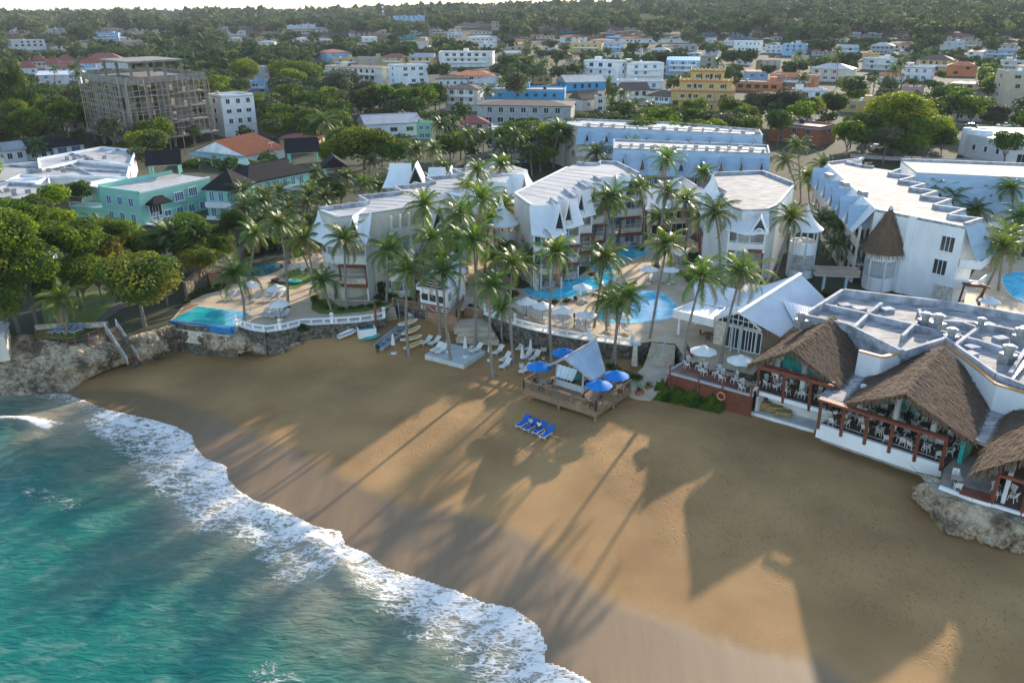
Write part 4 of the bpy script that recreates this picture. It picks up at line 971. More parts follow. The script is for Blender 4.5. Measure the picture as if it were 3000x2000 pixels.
b=MB(); p=Vector((*q[1],0)).lerp(Vector((*q[2],0)),.92)+nn*.05; b.wall((p-d*1.3)[:2],(p+d*1.2)[:2],.3,2.9,5.6); b.build('stone_corner',m_stone,r)
# mansard on the right gable corner
d,nn,L=dirn(q[2],q[3]); skirt(r,[(*q[2],zb),(*q[3],zb)],[(q[2][0]+1.8,q[2][1]-1.0,9.6),(q[3][0]+3.4,q[3][1]+.4,9.6)],m_bluewhite,name='mansard',nu=6,flare=1)
for k in range(4,15,2):
    a=q[k]; skirt(r,[(*q[k],zb),(*q[k+1],zb)],[(q[k][0]+2.4,q[k][1]+.2,10),(q[k+1][0]+2.4,q[k+1][1]-1,10)],m_bluewhite,name='mansard',nu=3,flare=1)
for lv in (1,2):
    z=3+2.8*lv; a=Vector((*q[2],0)); b=MB(); b.prism([(a.x,a.y),(a.x+2.6,a.y-1.0),(a.x+5.5,a.y+2),(a.x+3,a.y+3)],z-.2,z); b.wall((a.x+.2,a.y-.1),(a.x+2.6,a.y-1),.15,z,z+1); b.wall((a.x+2.6,a.y-1),(a.x+5.5,a.y+2),.15,z,z+1); b.build('balcony',m_white,r)
timber_frame(r,(q[2][0]+.6,q[2][1]-.9),(q[2][0]+3,q[2][1]-1.6),Vector((.2,-1,0)),3.2,6.6,1.2)
for t in (.25,.5,.75):
    for lv in (0,1,2): acunit(r,q[1][0]+2,q[1][1]+8+lv*7+t*3,zb,0)
stair_tower('round white stair tower under a tall brown thatch cone',2568,842,2.05,9.4,True)
# right rear wing
poly5=PX([(2640,470),(2686,505),(3000,520),(3400,545),(3400,500),(3000,484)],zb+.2)
r=thing('hotel_wing','rear hotel wing with flat patched roof and blue mansard at the right edge','hotel building',(*poly5[1],3))
q=poly5; MB().prism(q,2.9,zb-.1).build('wall',m_white,r); MB().prism(q,zb-.1,zb+.2).build('roof',m_roofpatch,r); parapet(r,[q[3],q[4],q[5],q[0]],zb+.2,.4,.35,m_parapet)
skirt(r,[(*q[1],zb+.2),(*q[3],zb+.2)],[(q[1][0],q[1][1]-2.5,8.6),(q[3][0],q[3][1]-2.5,8.6)],m_bluewhite,name='mansard',nu=12,flare=1)
hotel=r
b=MB(); b.wall((q[1][0],q[1][1]-2.6),(q[3][0],q[3][1]-2.6),.2,5.8,7.0); b.prism([(q[1][0],q[1][1]),(q[1][0],q[1][1]-2.6),(q[3][0],q[3][1]-2.6),(q[3][0],q[3][1])],5.7,5.9); b.build('balcony',m_white,r)
# ---------------- rear wings with blue mansards ----------------
def rear_wing(label,pts,zt,zbm,n,short,dx=0,acs=14,skw=None):
    q=PX(pts,zt); r=thing('hotel_wing',label,'hotel building',(*q[0],3)); land(short,q[0])
    MB().prism(q,2.9,zt-.3).build('wall',m_cream,r); MB().prism(q,zt-.3,zt).build('roof',m_roofwhite,r); parapet(r,q,zt,.4,.3,m_parapet,close=True)
    a,c=q[0],q[1]; d,nn,L=dirn(a,c)
    skirt(r,[(*a,zt+.1),(*c,zt+.1)],[(a[0]+nn.x*2.2,a[1]+nn.y*2.2,zbm),(c[0]+nn.x*2.2,c[1]+nn.y*2.2,zbm)],m_bluewhite,name='mansard',nu=12,flare=1)
    A=Vector((*a,0));C=Vector((*c,0))
    for k in range(n): aframe(r,A.lerp(C,(k+.6)/n),nn,1.9,zbm-.1,zt-.5,2.3,m_bluewhite,arch=False,back=0)
    windows(r,a,c,zbm-1.7,n*2,2.2,1.9,m_white,m_curtain,1); windows(r,a,c,zbm-4.6,n*2,2.2,1.9,m_white,m_curtain,1)
    b=MB(); 
    for z in (zbm-2.9,zbm-5.7): b.wall((A+nn*1.3)[:2],(C+nn*1.3)[:2],.15,z-.2,z+.8); b.prism([tuple(v[:2]) for v in (A,A+nn*1.3,C+nn*1.3,C)],z-.3,z-.1)
    b.build('balcony',m_cream,r)
    for k in range(acs):
        p=A.lerp(C,(k+.5)/acs)-nn*random.uniform(3,6); acunit(r,p.x,p.y,zt,random.uniform(0,3))
    b=MB(); p0=A.lerp(C,.02)-nn*1.5+Vector((0,0,zt+.7)); p1=A.lerp(C,.98)-nn*1.5+Vector((0,0,zt+.7)); b.tube([p0,p1],.12,6); b.tube([p0+nn*.5,p1+nn*.5],.08,6)
    for k in range(12): p=p0.lerp(p1,k/11); b.bar(p,p-Vector((0,0,.75)),.1)
    b.build('roof_pipes',m_metal,r)
rear_wing('rear hotel wing with pale blue mansard and white dormer peaks at mid distance',[(1694,375),(2235,400),(2225,384),(1960,362),(1700,352),(1600,354)],zb,10.5,9,'upper rear blue mansard wing')
rear_wing('second rear hotel wing with blue mansard and triangular windows behind the right-centre block',[(1797,440),(2256,455),(2250,430),(1797,412)],zb,9.6,8,'lower rear blue mansard wing')
rear_wing('low rear hotel wing with blue edged roof left of the blue mansard wings',[(1440,385),(1690,378),(1690,360),(1440,366)],zb-2,8.5,4,'low rear wing',acs=5)
# ---------------- restaurant hall with white ribbed roofs ----------------
land('white ribbed restaurant roof',P2(2200,1000))
r=thing('restaurant_building','restaurant hall with white ribbed gable roof, stone walls and tall glass front','restaurant',P(2088,1004,3))
fa=P(2164,918,8.5); bk=P(2346,803,9.2); le=P(2088,931,6.3); lb=P(2216,846,6.6); re=P(2287,986,6.2); rb=P(2420,878,6.4)
corrug(r,fa,bk,le,lb,m_corrug,pitch=.45); corrug(r,fa,bk,re,rb,m_corrug,pitch=.3,h=.08)
b=MB(); b.bar(fa+Vector((0,0,.12)),bk+Vector((0,0,.12)),.45,.1); b.build('ridge_cap',m_white,r)
corrug(r,P(2030,821,7.4),P(2225,862,7.4),P(2037,880,6.2),P(2126,902,6.2),m_corrug,pitch=.45,name='shed_roof')
corrug(r,P(2040,884,6.0),P(2124,904,6.0),P(1982,912,5.9),P(2086,938,5.9),m_corrug,pitch=.5,name='canopy_roof')
corrug(r,P(2292,880,8.2),P(2395,906,6.6),P(2330,950,6.5),P(2360,950,6.3),m_corrug,pitch=.4,name='cross_gable')
b=MB(); c=[P(1973,908,6.25),P(2091,936,6.25),P(2126,900,6.25),P(2040,880,6.25)]
for i in range(4): b.wall(c[i][:2],c[(i+1)%4][:2],.15,5.3,6.3+.004*i)
b.prism([v[:2] for v in c],5.28,5.4); b.build('canopy',m_white,r)
for (x,y) in ((1987,980),(2037,950)): p=P(x,y,3); b=MB(); b.tube([p,p+Vector((0,0,2.5))],.16,8); b.build('column',m_white,r)
g0=P(2088,1006,3); g1=P(2222,1040,3); g2=P(2400,930,3); g3=P(2180,890,3)
b=MB(); b.prism([g0[:2],g1[:2],g2[:2],g3[:2]],2.9,6.1); b.build('wall',m_stone,r)
d,nn,L=dirn(g0,g1); yaw=math.atan2(nn.y,nn.x)
for t,w in ((.36,1.2),(.55,1.6),(.76,1.6),(.93,1.0)): window(r,g0.lerp(g1,t)+nn*.05+Vector((0,0,1.45)),yaw,w,2.5,m_white,m_glass,1)
b=MB(); ap=g0.lerp(g1,.5)+Vector((0,0,5.1)); b.quad(g0+nn*.03+Vector((0,0,3.1)),g1+nn*.03+Vector((0,0,3.1)),ap+d*.3+nn*.03,ap-d*.3+nn*.03); gp=b.build('gable_glazing',m_glass,r)
b=MB()
for k in range(9): q=g0.lerp(g1,(k+.5)/9)+nn*.08; tt=abs((k+.5)/9-.5)*2; b.bar(q+Vector((0,0,3.05)),q+Vector((0,0,3.1+2*(1-tt))),.08)
b.bar(g0+nn*.08+Vector((0,0,3.75)),g1+nn*.08+Vector((0,0,3.75)),.08); b.bar(g0+nn*.1+Vector((0,0,3.1)),ap+nn*.1,.2,.25); b.bar(g1+nn*.1+Vector((0,0,3.1)),ap+nn*.1,.2,.25); b.build('mullions',m_white,gp)
for t in (.46,.64): p=g0.lerp(g1,t)+nn*.9; b=MB(); b.tube([p,p+Vector((0,0,3.6))],.12,8); b.build('column',m_metalblue,r)
# ---------------- service building with walled flat roof ----------------
zs=7.6
land('service roof with low walls',P2(2700,960,zs))
S=PX([(2356,942),(2470,868),(2800,908),(3000,945),(3300,1010),(3300,1170),(3000,1150),(2919,1118),(2767,1008),(2640,1048),(2483,969)],zs)
r=thing('service_building','low white service building whose flat roof is divided by parapets','building',(*S[0],3))
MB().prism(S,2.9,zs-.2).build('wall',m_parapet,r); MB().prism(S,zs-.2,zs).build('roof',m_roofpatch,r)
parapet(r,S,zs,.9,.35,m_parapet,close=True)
def pw(pts,nm='roof_wall',h=.7):
    b=MB(); w=[P(x,y,zs) for x,y in pts]
    for i in range(len(w)-1): b.wall(w[i][:2],w[i+1][:2],.35,zs-.02,zs+h)
    b.build(nm,m_parapet,r)
pw([(2410,905),(2540,934),(2690,970),(2860,1012),(3010,1060)]); pw([(2540,934),(2580,902)],h=.72); pw([(2540,934),(2500,972)],h=.68); pw([(2640,1000),(2692,950)],h=.72); pw([(2790,1030),(2862,975),(2820,962)],h=.74); pw([(2690,920),(2700,950),(2860,960),(2990,985),(3100,1000)],h=.66); pw([(2955,1110),(3000,1040)],h=.73)
def vent(px,py,s=1.0):
    def fn(): b=MB(); b.box((0,0,.45),(1.1,1.1,.9)); b.lathe([(.42,.9),(.42,1.35),(.62,1.4),(.62,1.62),(.3,1.75),(.01,1.75)],(0,0,0),12); return b
    c=P(px,py,zs); o=inst('roof_vent',meshof('roof_vent',fn,[m_metal]),r,c,.3); o.scale=(s,s,s)
for x,y,s in ((2706,958,1),(2742,970,1.15),(2782,1005,1),(2983,1005,1),(2948,1062,1.1),(2870,965,.8),(2998,1000,1),(2345,958,1)): vent(x,y,s)
b=MB()
for x,y in ((2475,893),(2518,903),(2932,990),(2895,950),(2925,960),(2842,1035),(2850,1015),(2600,905)):
    c=P(x,y,zs+.3); b.box((c.x,c.y,zs+.2),(1.4,1.0,.4),.3)
    b.build('skylight_box',m_parapet,r); b=MB()
for x,y in ((2555,1030),(2590,1018),(2915,1105)): acunit(r,*P(x,y,5.5)[:2],5.4,.5)
b=MB()
for k in range(10): a=P(2945+k*7,1128-k*8.0,zs+.3); b.box((a.x,a.y,zs+.3),(.9,.5,.3),.9)
b.build('duct_run',m_metal,r)
# orange rimmed curved wall
r=thing('curved_parapet_wall','white curved wall with orange coping wrapped around the middle thatched roof','wall',P(2640,1048,5.6))
w=[P(x,y,8.0) for x,y in ((2517,1028),(2585,1046),(2768,1006),(2922,1126),(3000,1150),(3100,1180))]
b=MB(); b2=MB()
for i in range(len(w)-1): b.wall(w[i][:2],w[i+1][:2],.3,5.2,7.95); b2.wall(w[i][:2],w[i+1][:2],.42,7.95,8.12+.003*i)
b.build('wall',m_white,r); b2.build('coping',MAT('orange_coping',(.62,.28,.10),.6,.1,1),r)
# ---------------- thatched pavilions ----------------
m_thatch,t_,b_=nt('grey_brown_thatch'); L_=t_.links.new; tc_=N(t_,'ShaderNodeTexCoord'); gi=N(t_,'ShaderNodeNewGeometry')
n_=N(t_,'ShaderNodeTexNoise'); n_.inputs['Scale'].default_value=1.1; n_.inputs['Detail'].default_value=8; n_.inputs['Roughness'].default_value=.7; L_(tc_.outputs['Object'],n_.inputs[0])
cr_=N(t_,'ShaderNodeValToRGB'); e_=cr_.color_ramp.elements; e_[0].color=(.032,.020,.013,1); e_[1].color=(.23,.145,.085,1); ma_=N(t_,'ShaderNodeMath',operation='MULTIPLY_ADD'); ma_.inputs[1].default_value=.45; L_(gi.outputs['Random Per Island'],ma_.inputs[0])
m2_=N(t_,'ShaderNodeMath',operation='MULTIPLY_ADD'); m2_.inputs[1].default_value=.9; m2_.inputs[2].default_value=-.12; L_(n_.outputs[0],m2_.inputs[0]); L_(m2_.outputs[0],ma_.inputs[2]); L_(ma_.outputs[0],cr_.inputs[0]); L_(cr_.outputs[0],b_.inputs['Base Color']); b_.inputs['Roughness'].default_value=.95
def thatch_slope(b,ra,rb,ea,eb,rnd,dens=9,fringe=.55,ln=.75):
    ra,rb,ea,eb=map(Vector,(ra,rb,ea,eb)); nrm=(rb-ra+eb-ea).cross(ea-ra+eb-rb).normalized(); nrm=-nrm if nrm.z<0 else nrm
    b.quad(ra,rb,eb,ea); b.quad(ea-nrm*.3,eb-nrm*.3,rb-nrm*.3,ra-nrm*.3); b.quad(ea,eb,eb-nrm*.3,ea-nrm*.3)
    S_=((ea-ra).length+(eb-rb).length)/2; Wd=((rb-ra).length+(eb-ea).length)/2; rows=int(S_/.32)
    for i in range(rows+1):
        t=i/rows
        p=ra.lerp(ea,t); q=rb.lerp(eb,t); n=int((q-p).length*dens/2.2); dn=((ea-ra).lerp(eb-rb,.5)).normalized(); al=(q-p).normalized()
        for k in range(n):
            u=(k+rnd.random())/n; o=p.lerp(q,u)+dn*rnd.uniform(-.15,.15); w=rnd.uniform(.07,.18); l=ln*rnd.uniform(.6,1.2); lift=rnd.uniform(.03,.22)
            end=o+dn*l+nrm*rnd.uniform(-.03,.07)+al*rnd.uniform(-.13,.13)
            if i>=rows-1: end=end+Vector((0,0,-fringe*rnd.uniform(.1,.7)))
            b.quad(o-al*w/2+nrm*lift,o+al*w/2+nrm*lift,end+al*w*.3+nrm*.02,end-al*w*.3+nrm*.02)
def fringe(b,a,c,rnd,l=.7,n=None):
    a,c=Vector(a),Vector(c); L=(c-a).length; al=(c-a).normalized(); hn=Vector((al.y,-al.x,0)).normalized()
    for k in range(n or int(L*14)):
        o=a.lerp(c,rnd.random())+hn*rnd.uniform(-.15,.2); w=rnd.uniform(.05,.12); e=o+Vector((0,0,-l*rnd.uniform(.4,1.1)))+hn*rnd.uniform(0,.25)+al*rnd.uniform(-.15,.15)
        b.quad(o-al*w/2,o+al*w/2,e+al*w*.3,e-al*w*.3)
def thatch_roof(root,fa,ba,fl,fr,bl,br,seed,hipback=True):
    rnd=random.Random(seed); b=MB(); thatch_slope(b,ba,fa,bl,fl,rnd); thatch_slope(b,fa,ba,fr,br,rnd)
    if hipback: thatch_slope(b,ba+(ba-fa)*.001,ba,br,bl,rnd)
    fringe(b,fl,fa,rnd,.8); fringe(b,fa,fr,rnd,.8); fringe(b,fl,fa,rnd,.5); fringe(b,fa,fr,rnd,.5)
    # ridge roll
    al=(ba-fa).normalized()
    for k in range(int((ba-fa).length*22)):
        o=fa.lerp(ba,rnd.random()); s=rnd.choice((-1,1)); sd=Vector((al.y,-al.x,0))*s; e=o+sd*rnd.uniform(.3,.6)+Vector((0,0,-rnd.uniform(.05,.3))); b.quad(o+Vector((0,0,.16))-al*.06,o+Vector((0,0,.16))+al*.06,e+al*.05,e-al*.05)
    return b.build('thatch_roof',m_thatch,root)
def posts(root,pts,z0,z1,w=.22,mat=None):
    for p in pts:
        b=MB(); b.bar((p[0],p[1],z0),(p[0]+.0,p[1],z1),w); b.build('post',mat or m_teakred,root)
m_floor=MAT('dark_terrace_floor',(.10,.06,.045),.45,.2,1)
# pavilion 1
fl,fr_,fa,ba=P(2190,1068,5.6),P(2460,1137,5.6),P(2322,1026,8.5),P(2443,928,8.6)
bl,br=P(2375,938,5.7),P(2525,1049,5.7)
r=thing('thatched_pavilion','thatched restaurant pavilion beside the red deck with teal back wall','pavilion',(fl.x,fl.y,0)); land('nearer-left thatched pavilion',(fl.x+3,fl.y)); pav1=r
thatch_roof(r,fa,ba,fl,fr_,bl,br,1)
f0,f1=P(2222,1145,2.7),P(2433,1206,2.7)
back=Vector((6.5,8,0))
b=MB(); b.prism([f0[:2],f1[:2],(f1+back)[:2],(f0+back)[:2]],2.45,2.7); b.build('floor',m_floor,r)
b=MB(); b.wall((f0+back*.62+Vector((0,0,0)))[:2],(f1+back*.62)[:2],.25,2.7,5.5); g_=f0+back*.62; h_=f1+back*.62; b.tri((*g_.lerp(h_,.15)[:2],5.5),(*h_.lerp(g_,.15)[:2],5.5),(*g_.lerp(h_,.5)[:2],7.6)); b.build('back_wall',m_teal,r)
d,nn,L=dirn(f0,f1)
b=MB(); b.bar(f0+nn*.5+Vector((0,0,3.0)),f1+nn*.5+Vector((0,0,3.0)),.5,.3); b.build('beam',m_teakred,r)
b=MB(); b.bar(f0+nn*.9+Vector((0,0,3.25)),f1+nn*.9+Vector((0,0,3.25)),.15,.2); b.bar(f0+nn*.15+Vector((0,0,3.25)),f1+nn*.15+Vector((0,0,3.25)),.15,.2); b.build('beam',m_teakred,r)
for t in (0,.36,.72,1.0): p=f0.lerp(f1,t); b=MB(); b.bar(p+nn*.12+Vector((0,0,-.5)),p+nn*.75+Vector((0,0,3.2)),.24); b.build('post',m_teakred,r)
for t in (.12,.5): p=f0.lerp(f1,t)-nn*2.2; b=MB(); b.tube([p,p+Vector((0,0,3.8))],.3,12); b.build('column',m_stucco,r)
b=MB(); b.wall((f0+nn*.05)[:2],(f1+nn*.05)[:2],.3,2.35,2.78); b.build('edge_beam',m_white,r)
b=MB(); b.wall((f0+back*.2)[:2],(f1+back*.25)[:2],.3,-.4,2.45); b.wall(f0[:2],(f0+back*.2)[:2],.3,-.4,2.4); b.build('base_wall',m_stucco,r)
g0,g1=P(2197,1212,0),P(2385,1268,-.1); b=MB(); b.wall(g0[:2],g1[:2],.35,-.6,.35); b.prism([g0[:2],g1[:2],(g1-nn*3)[:2],(g0-nn*3)[:2]],-.6,.1); b.build('plinth',m_stucco,r)
# pavilion 2
fl,fr_,fa,ba=P(2471,1183,5.5),P(2850,1294,5.5),P(2651,1156,8.5),P(2764,1018,8.6)
bl,br=P(2582,1064,5.7),P(2908,1148,5.7)
r=thing('thatched_pavilion','large middle thatched dining pavilion open to the beach with red timber posts','pavilion',(fl.x,fl.y,0)); land('middle thatched pavilion',(fl.x+4,fl.y)); pav2=r
thatch_roof(r,fa,ba,fl,fr_,bl,br,2)
f0,f1=P(2398,1240,2.5),P(2764,1363,2.5); d,nn,L=dirn(f0,f1); back=-nn*15+d*4
b=MB(); b.prism([f0[:2],f1[:2],(f1+back)[:2],(f0+back)[:2]],2.2,2.5); b.build('floor',m_floor,r)
b=MB(); b.wall((f0+nn*.1)[:2],(f1+nn*.1)[:2],.35,1.1,2.62); b.build('edge_beam',m_white,r)
b=MB(); b.bar(f0+nn*.1+Vector((0,0,.55)),f1+nn*.1+Vector((0,0,.55)),.06,.04); b.build('handrail',m_wallgrey,r)
for k in range(6): p=f0.lerp(f1,k/5*.98+.01); b=MB(); b.bar(p+nn*.3+Vector((0,0,-.4)),p+nn*.55+Vector((0,0,2.95)),.24); b.build('post',m_teakred,r)
for o_ in (.5,.75,1.0): b=MB(); b.bar(f0+nn*o_+Vector((0,0,3.0)),f1+nn*o_+Vector((0,0,3.0)),.14,.26); b.build('beam',m_teakred,r)
for t in (.2,.5,.8): p=f0.lerp(f1,t)-nn*4; b=MB(); b.tube([p,p+Vector((0,0,3.6))],.28,12); b.build('column',m_stucco,r)
b=MB(); b.wall((f0-nn*9)[:2],(f1-nn*9)[:2],.25,2.5,5.4); b.build('back_wall',m_teal,r)
p=f1-nn*1.2+d*.9; b=MB(); b.wall(p[:2],(p-nn*3)[:2],.35,2.5,5.6); b.build('teal_pier',m_teal,r)
b=MB(); b.wall((f0-nn*1.5)[:2],(f1-nn*1.5)[:2],.4,-.6,2.3); b.build('base_wall',m_grey,r)
# flat canopy between 1 and 2, and between 2 and 3
for lab,pts in (('white flat canopy slab between the first two thatched roofs',[(2400,1160),(2478,1180),(2560,1085),(2500,1060)]),('sunlit flat white canopy beside the corner thatched roof',[(2850,1285),(2900,1300),(2945,1215),(2890,1195)])):
    q=[P(x,y,5.4) for x,y in pts]; b=MB(); b.prism([v[:2] for v in q],5.05,5.4); tag(recenter(b.build('canopy_slab',m_roofpatch)),lab,'canopy')
# pavilion 3 at the corner
fl,fa,ba=P(2856,1385,5.5),P(3180,1290,9.0),P(3230,1060,9.2); bl=P(2942,1217,5.7); fr_=P(3400,1500,5.5); br=P(3500,1250,5.7)
r=thing('thatched_pavilion','thatched pavilion cut off by the right edge of the picture','pavilion',(fl.x,fl.y,0)); pav3=r; land('corner thatched pavilion',(fl.x+2,fl.y))
thatch_roof(r,fa,ba,fl,fr_,bl,br,3)
f0,f1=P(2905,1475,2.6),P(3120,1540,2.6); d,nn,L=dirn(f0,f1)
b=MB(); b.prism([f0[:2],f1[:2],(f1-nn*8)[:2],(f0-nn*8)[:2]],2.3,2.6); b.build('floor',m_floor,r)
for t in (0,.42,.8): p=f0.lerp(f1,t); b=MB(); b.bar(p+nn*.1+Vector((0,0,-.3)),p+nn*.3+Vector((0,0,2.9)),.22); b.build('post',m_teakred,r)
b=MB(); b.bar(f0+nn*.3+Vector((0,0,2.9)),f1+nn*.3+Vector((0,0,2.9)),.3,.25); b.build('beam',m_teakred,r)
b=MB(); b.wall((f0+nn*.1)[:2],(f1+nn*.1)[:2],.25,2.2,2.7); b.build('edge_beam',m_white,r)
p=f0+nn*-.6+d*.7; b=MB(); b.wall(p[:2],(p-nn*5)[:2],.3,2.6,5.5); b.build('side_wall',m_stucco,r)
b=MB(); a,c=P(2740,1395,2.55),P(2760,1375,2.55)
q=[P(2752,1425,2.6),P(2850,1462,2.6),P(2905,1478,2.6),P(2950,1400,2.6),P(2930,1330,2.6),P(2800,1340,2.6),P(2766,1370,2.6)]
b.prism([v[:2] for v in q],2.2,2.6); o=b.build('cliff_terrace_floor',MAT('worn_terrace_floor',(.33,.28,.22),.8,.2,1)); o['kind']='structure'
b=MB(); b.wall(q[0][:2],q[1][:2],.3,2.2,2.75); b.wall(q[1][:2],q[2][:2],.3,2.2,2.75); tag(recenter(b.build('kerb_wall',m_white)),'low white kerb along the cliff terrace with the last chairs','kerb')
wallstrip('retaining_wall',[v[:2] for v in (P(2840,1466,2.5),P(2905,1490,2.5),P(3010,1530,2.5),P(3150,1580,2.5))],-.8,2.4,.7,m_coblite,'pale fieldstone retaining wall under the corner pavilion','wall')
b=MB()
for k in range(7): p=f0.lerp(P(2840,1462,2.6),0)+(-d)*(.2+k*.0)+nn*(.2*k-.9); b.bar(p+Vector((0,0,.25)),p-d*2.2+Vector((0,0,.25)),.12)
tag(recenter(b.build('slatted_rack',m_teakred)),'small red slatted timber rack on the cliff terrace beside a leaning post','rack')
# ---------------- red timber terrace ----------------
D0,D1,D2,D3=P(1958,1090,2.6),P(2208,1158,2.6),P(2238,1060,2.6),P(2032,1046,2.6)
r=thing('timber_terrace','red stained timber dining terrace with plank siding and white edge','deck',(D0.x,D0.y,0)); land('red timber terrace',((D0.x+D1.x)/2,(D0.y+D1.y)/2)); 
b=MB(); b.prism([v[:2] for v in (D0,D1,D2,D3)],2.4,2.6); b.build('deck_floor',m_reddeck,r)
b=MB(); d,nn,L=dirn(D0,D1); n=int(L/.28)
for k in range(n): p=D0.lerp(D1,(k+.5)/n)+nn*.06; b.box((p.x,p.y,1.15),(.25,.07,2.7),math.atan2(d.y,d.x))
d2,n2,L2=dirn(D3,D0)
for k in range(12): p=D3.lerp(D0,(k+.5)/12)+n2*.06; b.box((p.x,p.y,1.15),(.25,.07,2.7),math.atan2(d2.y,d2.x))
b.build('siding',m_redside,r)
b=MB(); b.wall((D0+nn*.1)[:2],(D1+nn*.1)[:2],.3,2.5,2.72); b.wall((D3+n2*.1)[:2],(D0+n2*.1)[:2],.3,2.5,2.725); b.build('edge_trim',m_wallgrey,r)
for t in (.03,.38,.66,.98): p=D0.lerp(D1,t)+nn*.25; b=MB(); b.bar(p+Vector((0,0,-1.6)),p+Vector((0,0,1.1)),.16); b.build('post',m_teakred,r)
def railrun(root,a,c,z0,h,mat,sp=.16,post=2.0,name='railing',lean=0):
    a=Vector(a);c=Vector(c); a.z=c.z=z0; L=(c-a).length; b=MB(); b.bar(a+Vector((0,0,h)),c+Vector((0,0,h)),.12,.08); b.bar(a+Vector((0,0,.15)),c+Vector((0,0,.15)),.06,.06); b.bar(a+Vector((0,0,h-.15)),c+Vector((0,0,h-.15)),.06,.06)
    n=int(L/sp)
    for k in range(n): p=a.lerp(c,(k+.5)/n); b.box((p.x,p.y,z0+h/2+.02),(.05,.05,h-.2))
    o=b.build(name,mat,root)
    m=max(1,int(L/post))
    for k in range(m+1): p=a.lerp(c,k/m); bb=MB(); bb.box((p.x,p.y,z0+h/2),(.13,.13,h+.12)); bb.build('post',mat,root)
    return o
railrun(r,P(2012,1022,3),P(2028,1050,3),2.7,.9,m_teakred,.15)
b=MB(); b.lathe([(.42,0),(.55,.0),(.55,.14),(.42,.14),(.42,0)],(0,0,0),16)
# life ring on the post
p=D0.lerp(D1,.66)+nn*.42; b=MB(); pts=[p+d*(.42*math.cos(a))+Vector((0,0,-.9+.42*math.sin(a))) for a in np.linspace(0,2*pi,17)]; b.tube(pts,.1,8,cap=False)
tag(recenter(b.build('life_ring',MAT('faded_orange_ring',(.60,.22,.14),.5,.1,2))),'faded orange life ring hanging on the red deck siding','life ring')
# ---------------- beach bar ----------------
Z=1.1; B0,B1,B2,B3=P(1534,1141,Z),P(1745,1213,Z),P(1850,1135,Z),P(1640,1076,Z)
B0=P(1534.5,1112.5,Z+1);B1=P(1746.5,1178,Z+1);B2=P(1848.6,1112.5,Z+1);B3=P(1574,1090,Z+1);B4=P(1735,1050,Z+1)
for v in (B0,B1,B2,B3,B4): v.z=Z
r=thing('bar_deck','weathered timber deck with picket railing raised above the sand','deck',(B1.x,B1.y,0)); bardeck=r
poly=[B0[:2],B1[:2],B2[:2],B4[:2],B3[:2]]
b=MB(); b.prism(poly,Z-.2,Z); b.build('deck_floor',m_deckwood,r)
b=MB(); b.wall(B0[:2],B1[:2],.15,Z-.75,Z-.02); b.wall(B1[:2],B2[:2],.15,Z-.75,Z-.022); b.wall(B3[:2],B0[:2],.15,Z-.75,Z-.024); b.build('fascia',m_wood,r)
b=MB(); 
for q in (B0,B1,B2,B0.lerp(B1,.5),B1.lerp(B2,.5)): b.bar((q.x,q.y,-1),(q.x,q.y,Z-.2),.22)
b.build('piles',m_wood,r)
for a,c in ((B0,B1),(B1,B2),(B3,B0)): railrun(r,a,c,Z,1.0,m_wood,.3,2.4)
bx=lambda px,py,z: P(px,py,z)
r=thing('beach_bar','open beach bar hut with prow shaped corrugated metal roof and striped counter','beach bar',(P(1680,1150,Z)))
Rf,Rb=bx(1654,1050,5.4),bx(1746.5,996,5.6); Ef,Eb=bx(1737,1114,3.5),bx(1772,1090,3.5)
corrug(r,Rf,Rb,Ef,Eb,m_corrugb,pitch=.6,h=.2,nv=6,sag=.12)
cx=(Rf.x+Rb.x)/2; Lf=bx(1622,1076,3.8); Lb=bx(1700,1035,3.6); 
cen=(Rf+Rb)/2; ax=(Rb-Rf); ax.z=0; ax.normalize(); sd=Vector((-ax.y,ax.x,0))
Ef2=Rf+sd*2.6+ax*.7; Eb2=Rb+sd*2.6-ax*.7; Ef2.z=Eb2.z=3.6
corrug(r,Rf,Rb,Ef2,Eb2,m_corrugb,pitch=.42,h=.12,nv=6,sag=.1)
corrug(r,bx(1634,1066,4.75),bx(1692,1083,4.6),bx(1627,1100,3.5),bx(1678,1114,3.4),m_corrugb,pitch=.42,h=.12,name='front_awning')
b=MB(); b.bar(Rf+Vector((0,0,.1)),Rb+Vector((0,0,.1)),.22,.16); b.bar(Rf,Ef,.16,.2); b.bar(Rf,Ef2,.16,.2); b.bar(Rb,Eb,.16,.2); b.build('barge_board',m_wallgrey,r)
C0,C1,C2,C3=P(1630,1128,Z),P(1706,1152,Z),P(1738,1128,Z),P(1668,1108,Z)
for q in (C0,C1,C2,C3): b=MB(); b.bar(q,q+Vector((0,0,2.7)),.2); b.build('post',m_metalblue,r)
for nm,mt,z0_,z1_ in (('counter_side',m_white,0,1.0),):
    b=MB()
    for k in range(5):
        zz_=Z+.1+k*.18; 
        for a,c in ((C0,C1),(C1,C2),(C0,C3)): b.wall(a[:2],c[:2],.14,zz_,zz_+.12)
    b.build('counter_slats',m_white,r)
    b=MB()
    for a,c in ((C0,C1),(C1,C2),(C0,C3)): b.wall(a[:2],c[:2],.08,Z,Z+1)
    b.build('counter_back',MAT('grey_blue_board',(.12,.16,.20),.6,.1,1),r)
b=MB()
for a,c in ((C0,C1),(C1,C2),(C0,C3)): b.wall(a[:2],c[:2],.6,Z+1.0,Z+1.06)
b.build('counter_top',m_black,r)
m_=(C0+C2)/2; b=MB(); b.box((m_.x,m_.y,Z+1.1),(2.0,.5,2.2),.5); b.build('shelf_unit',MAT('teal_shelf',(.08,.25,.24),.6,.2,1),r)
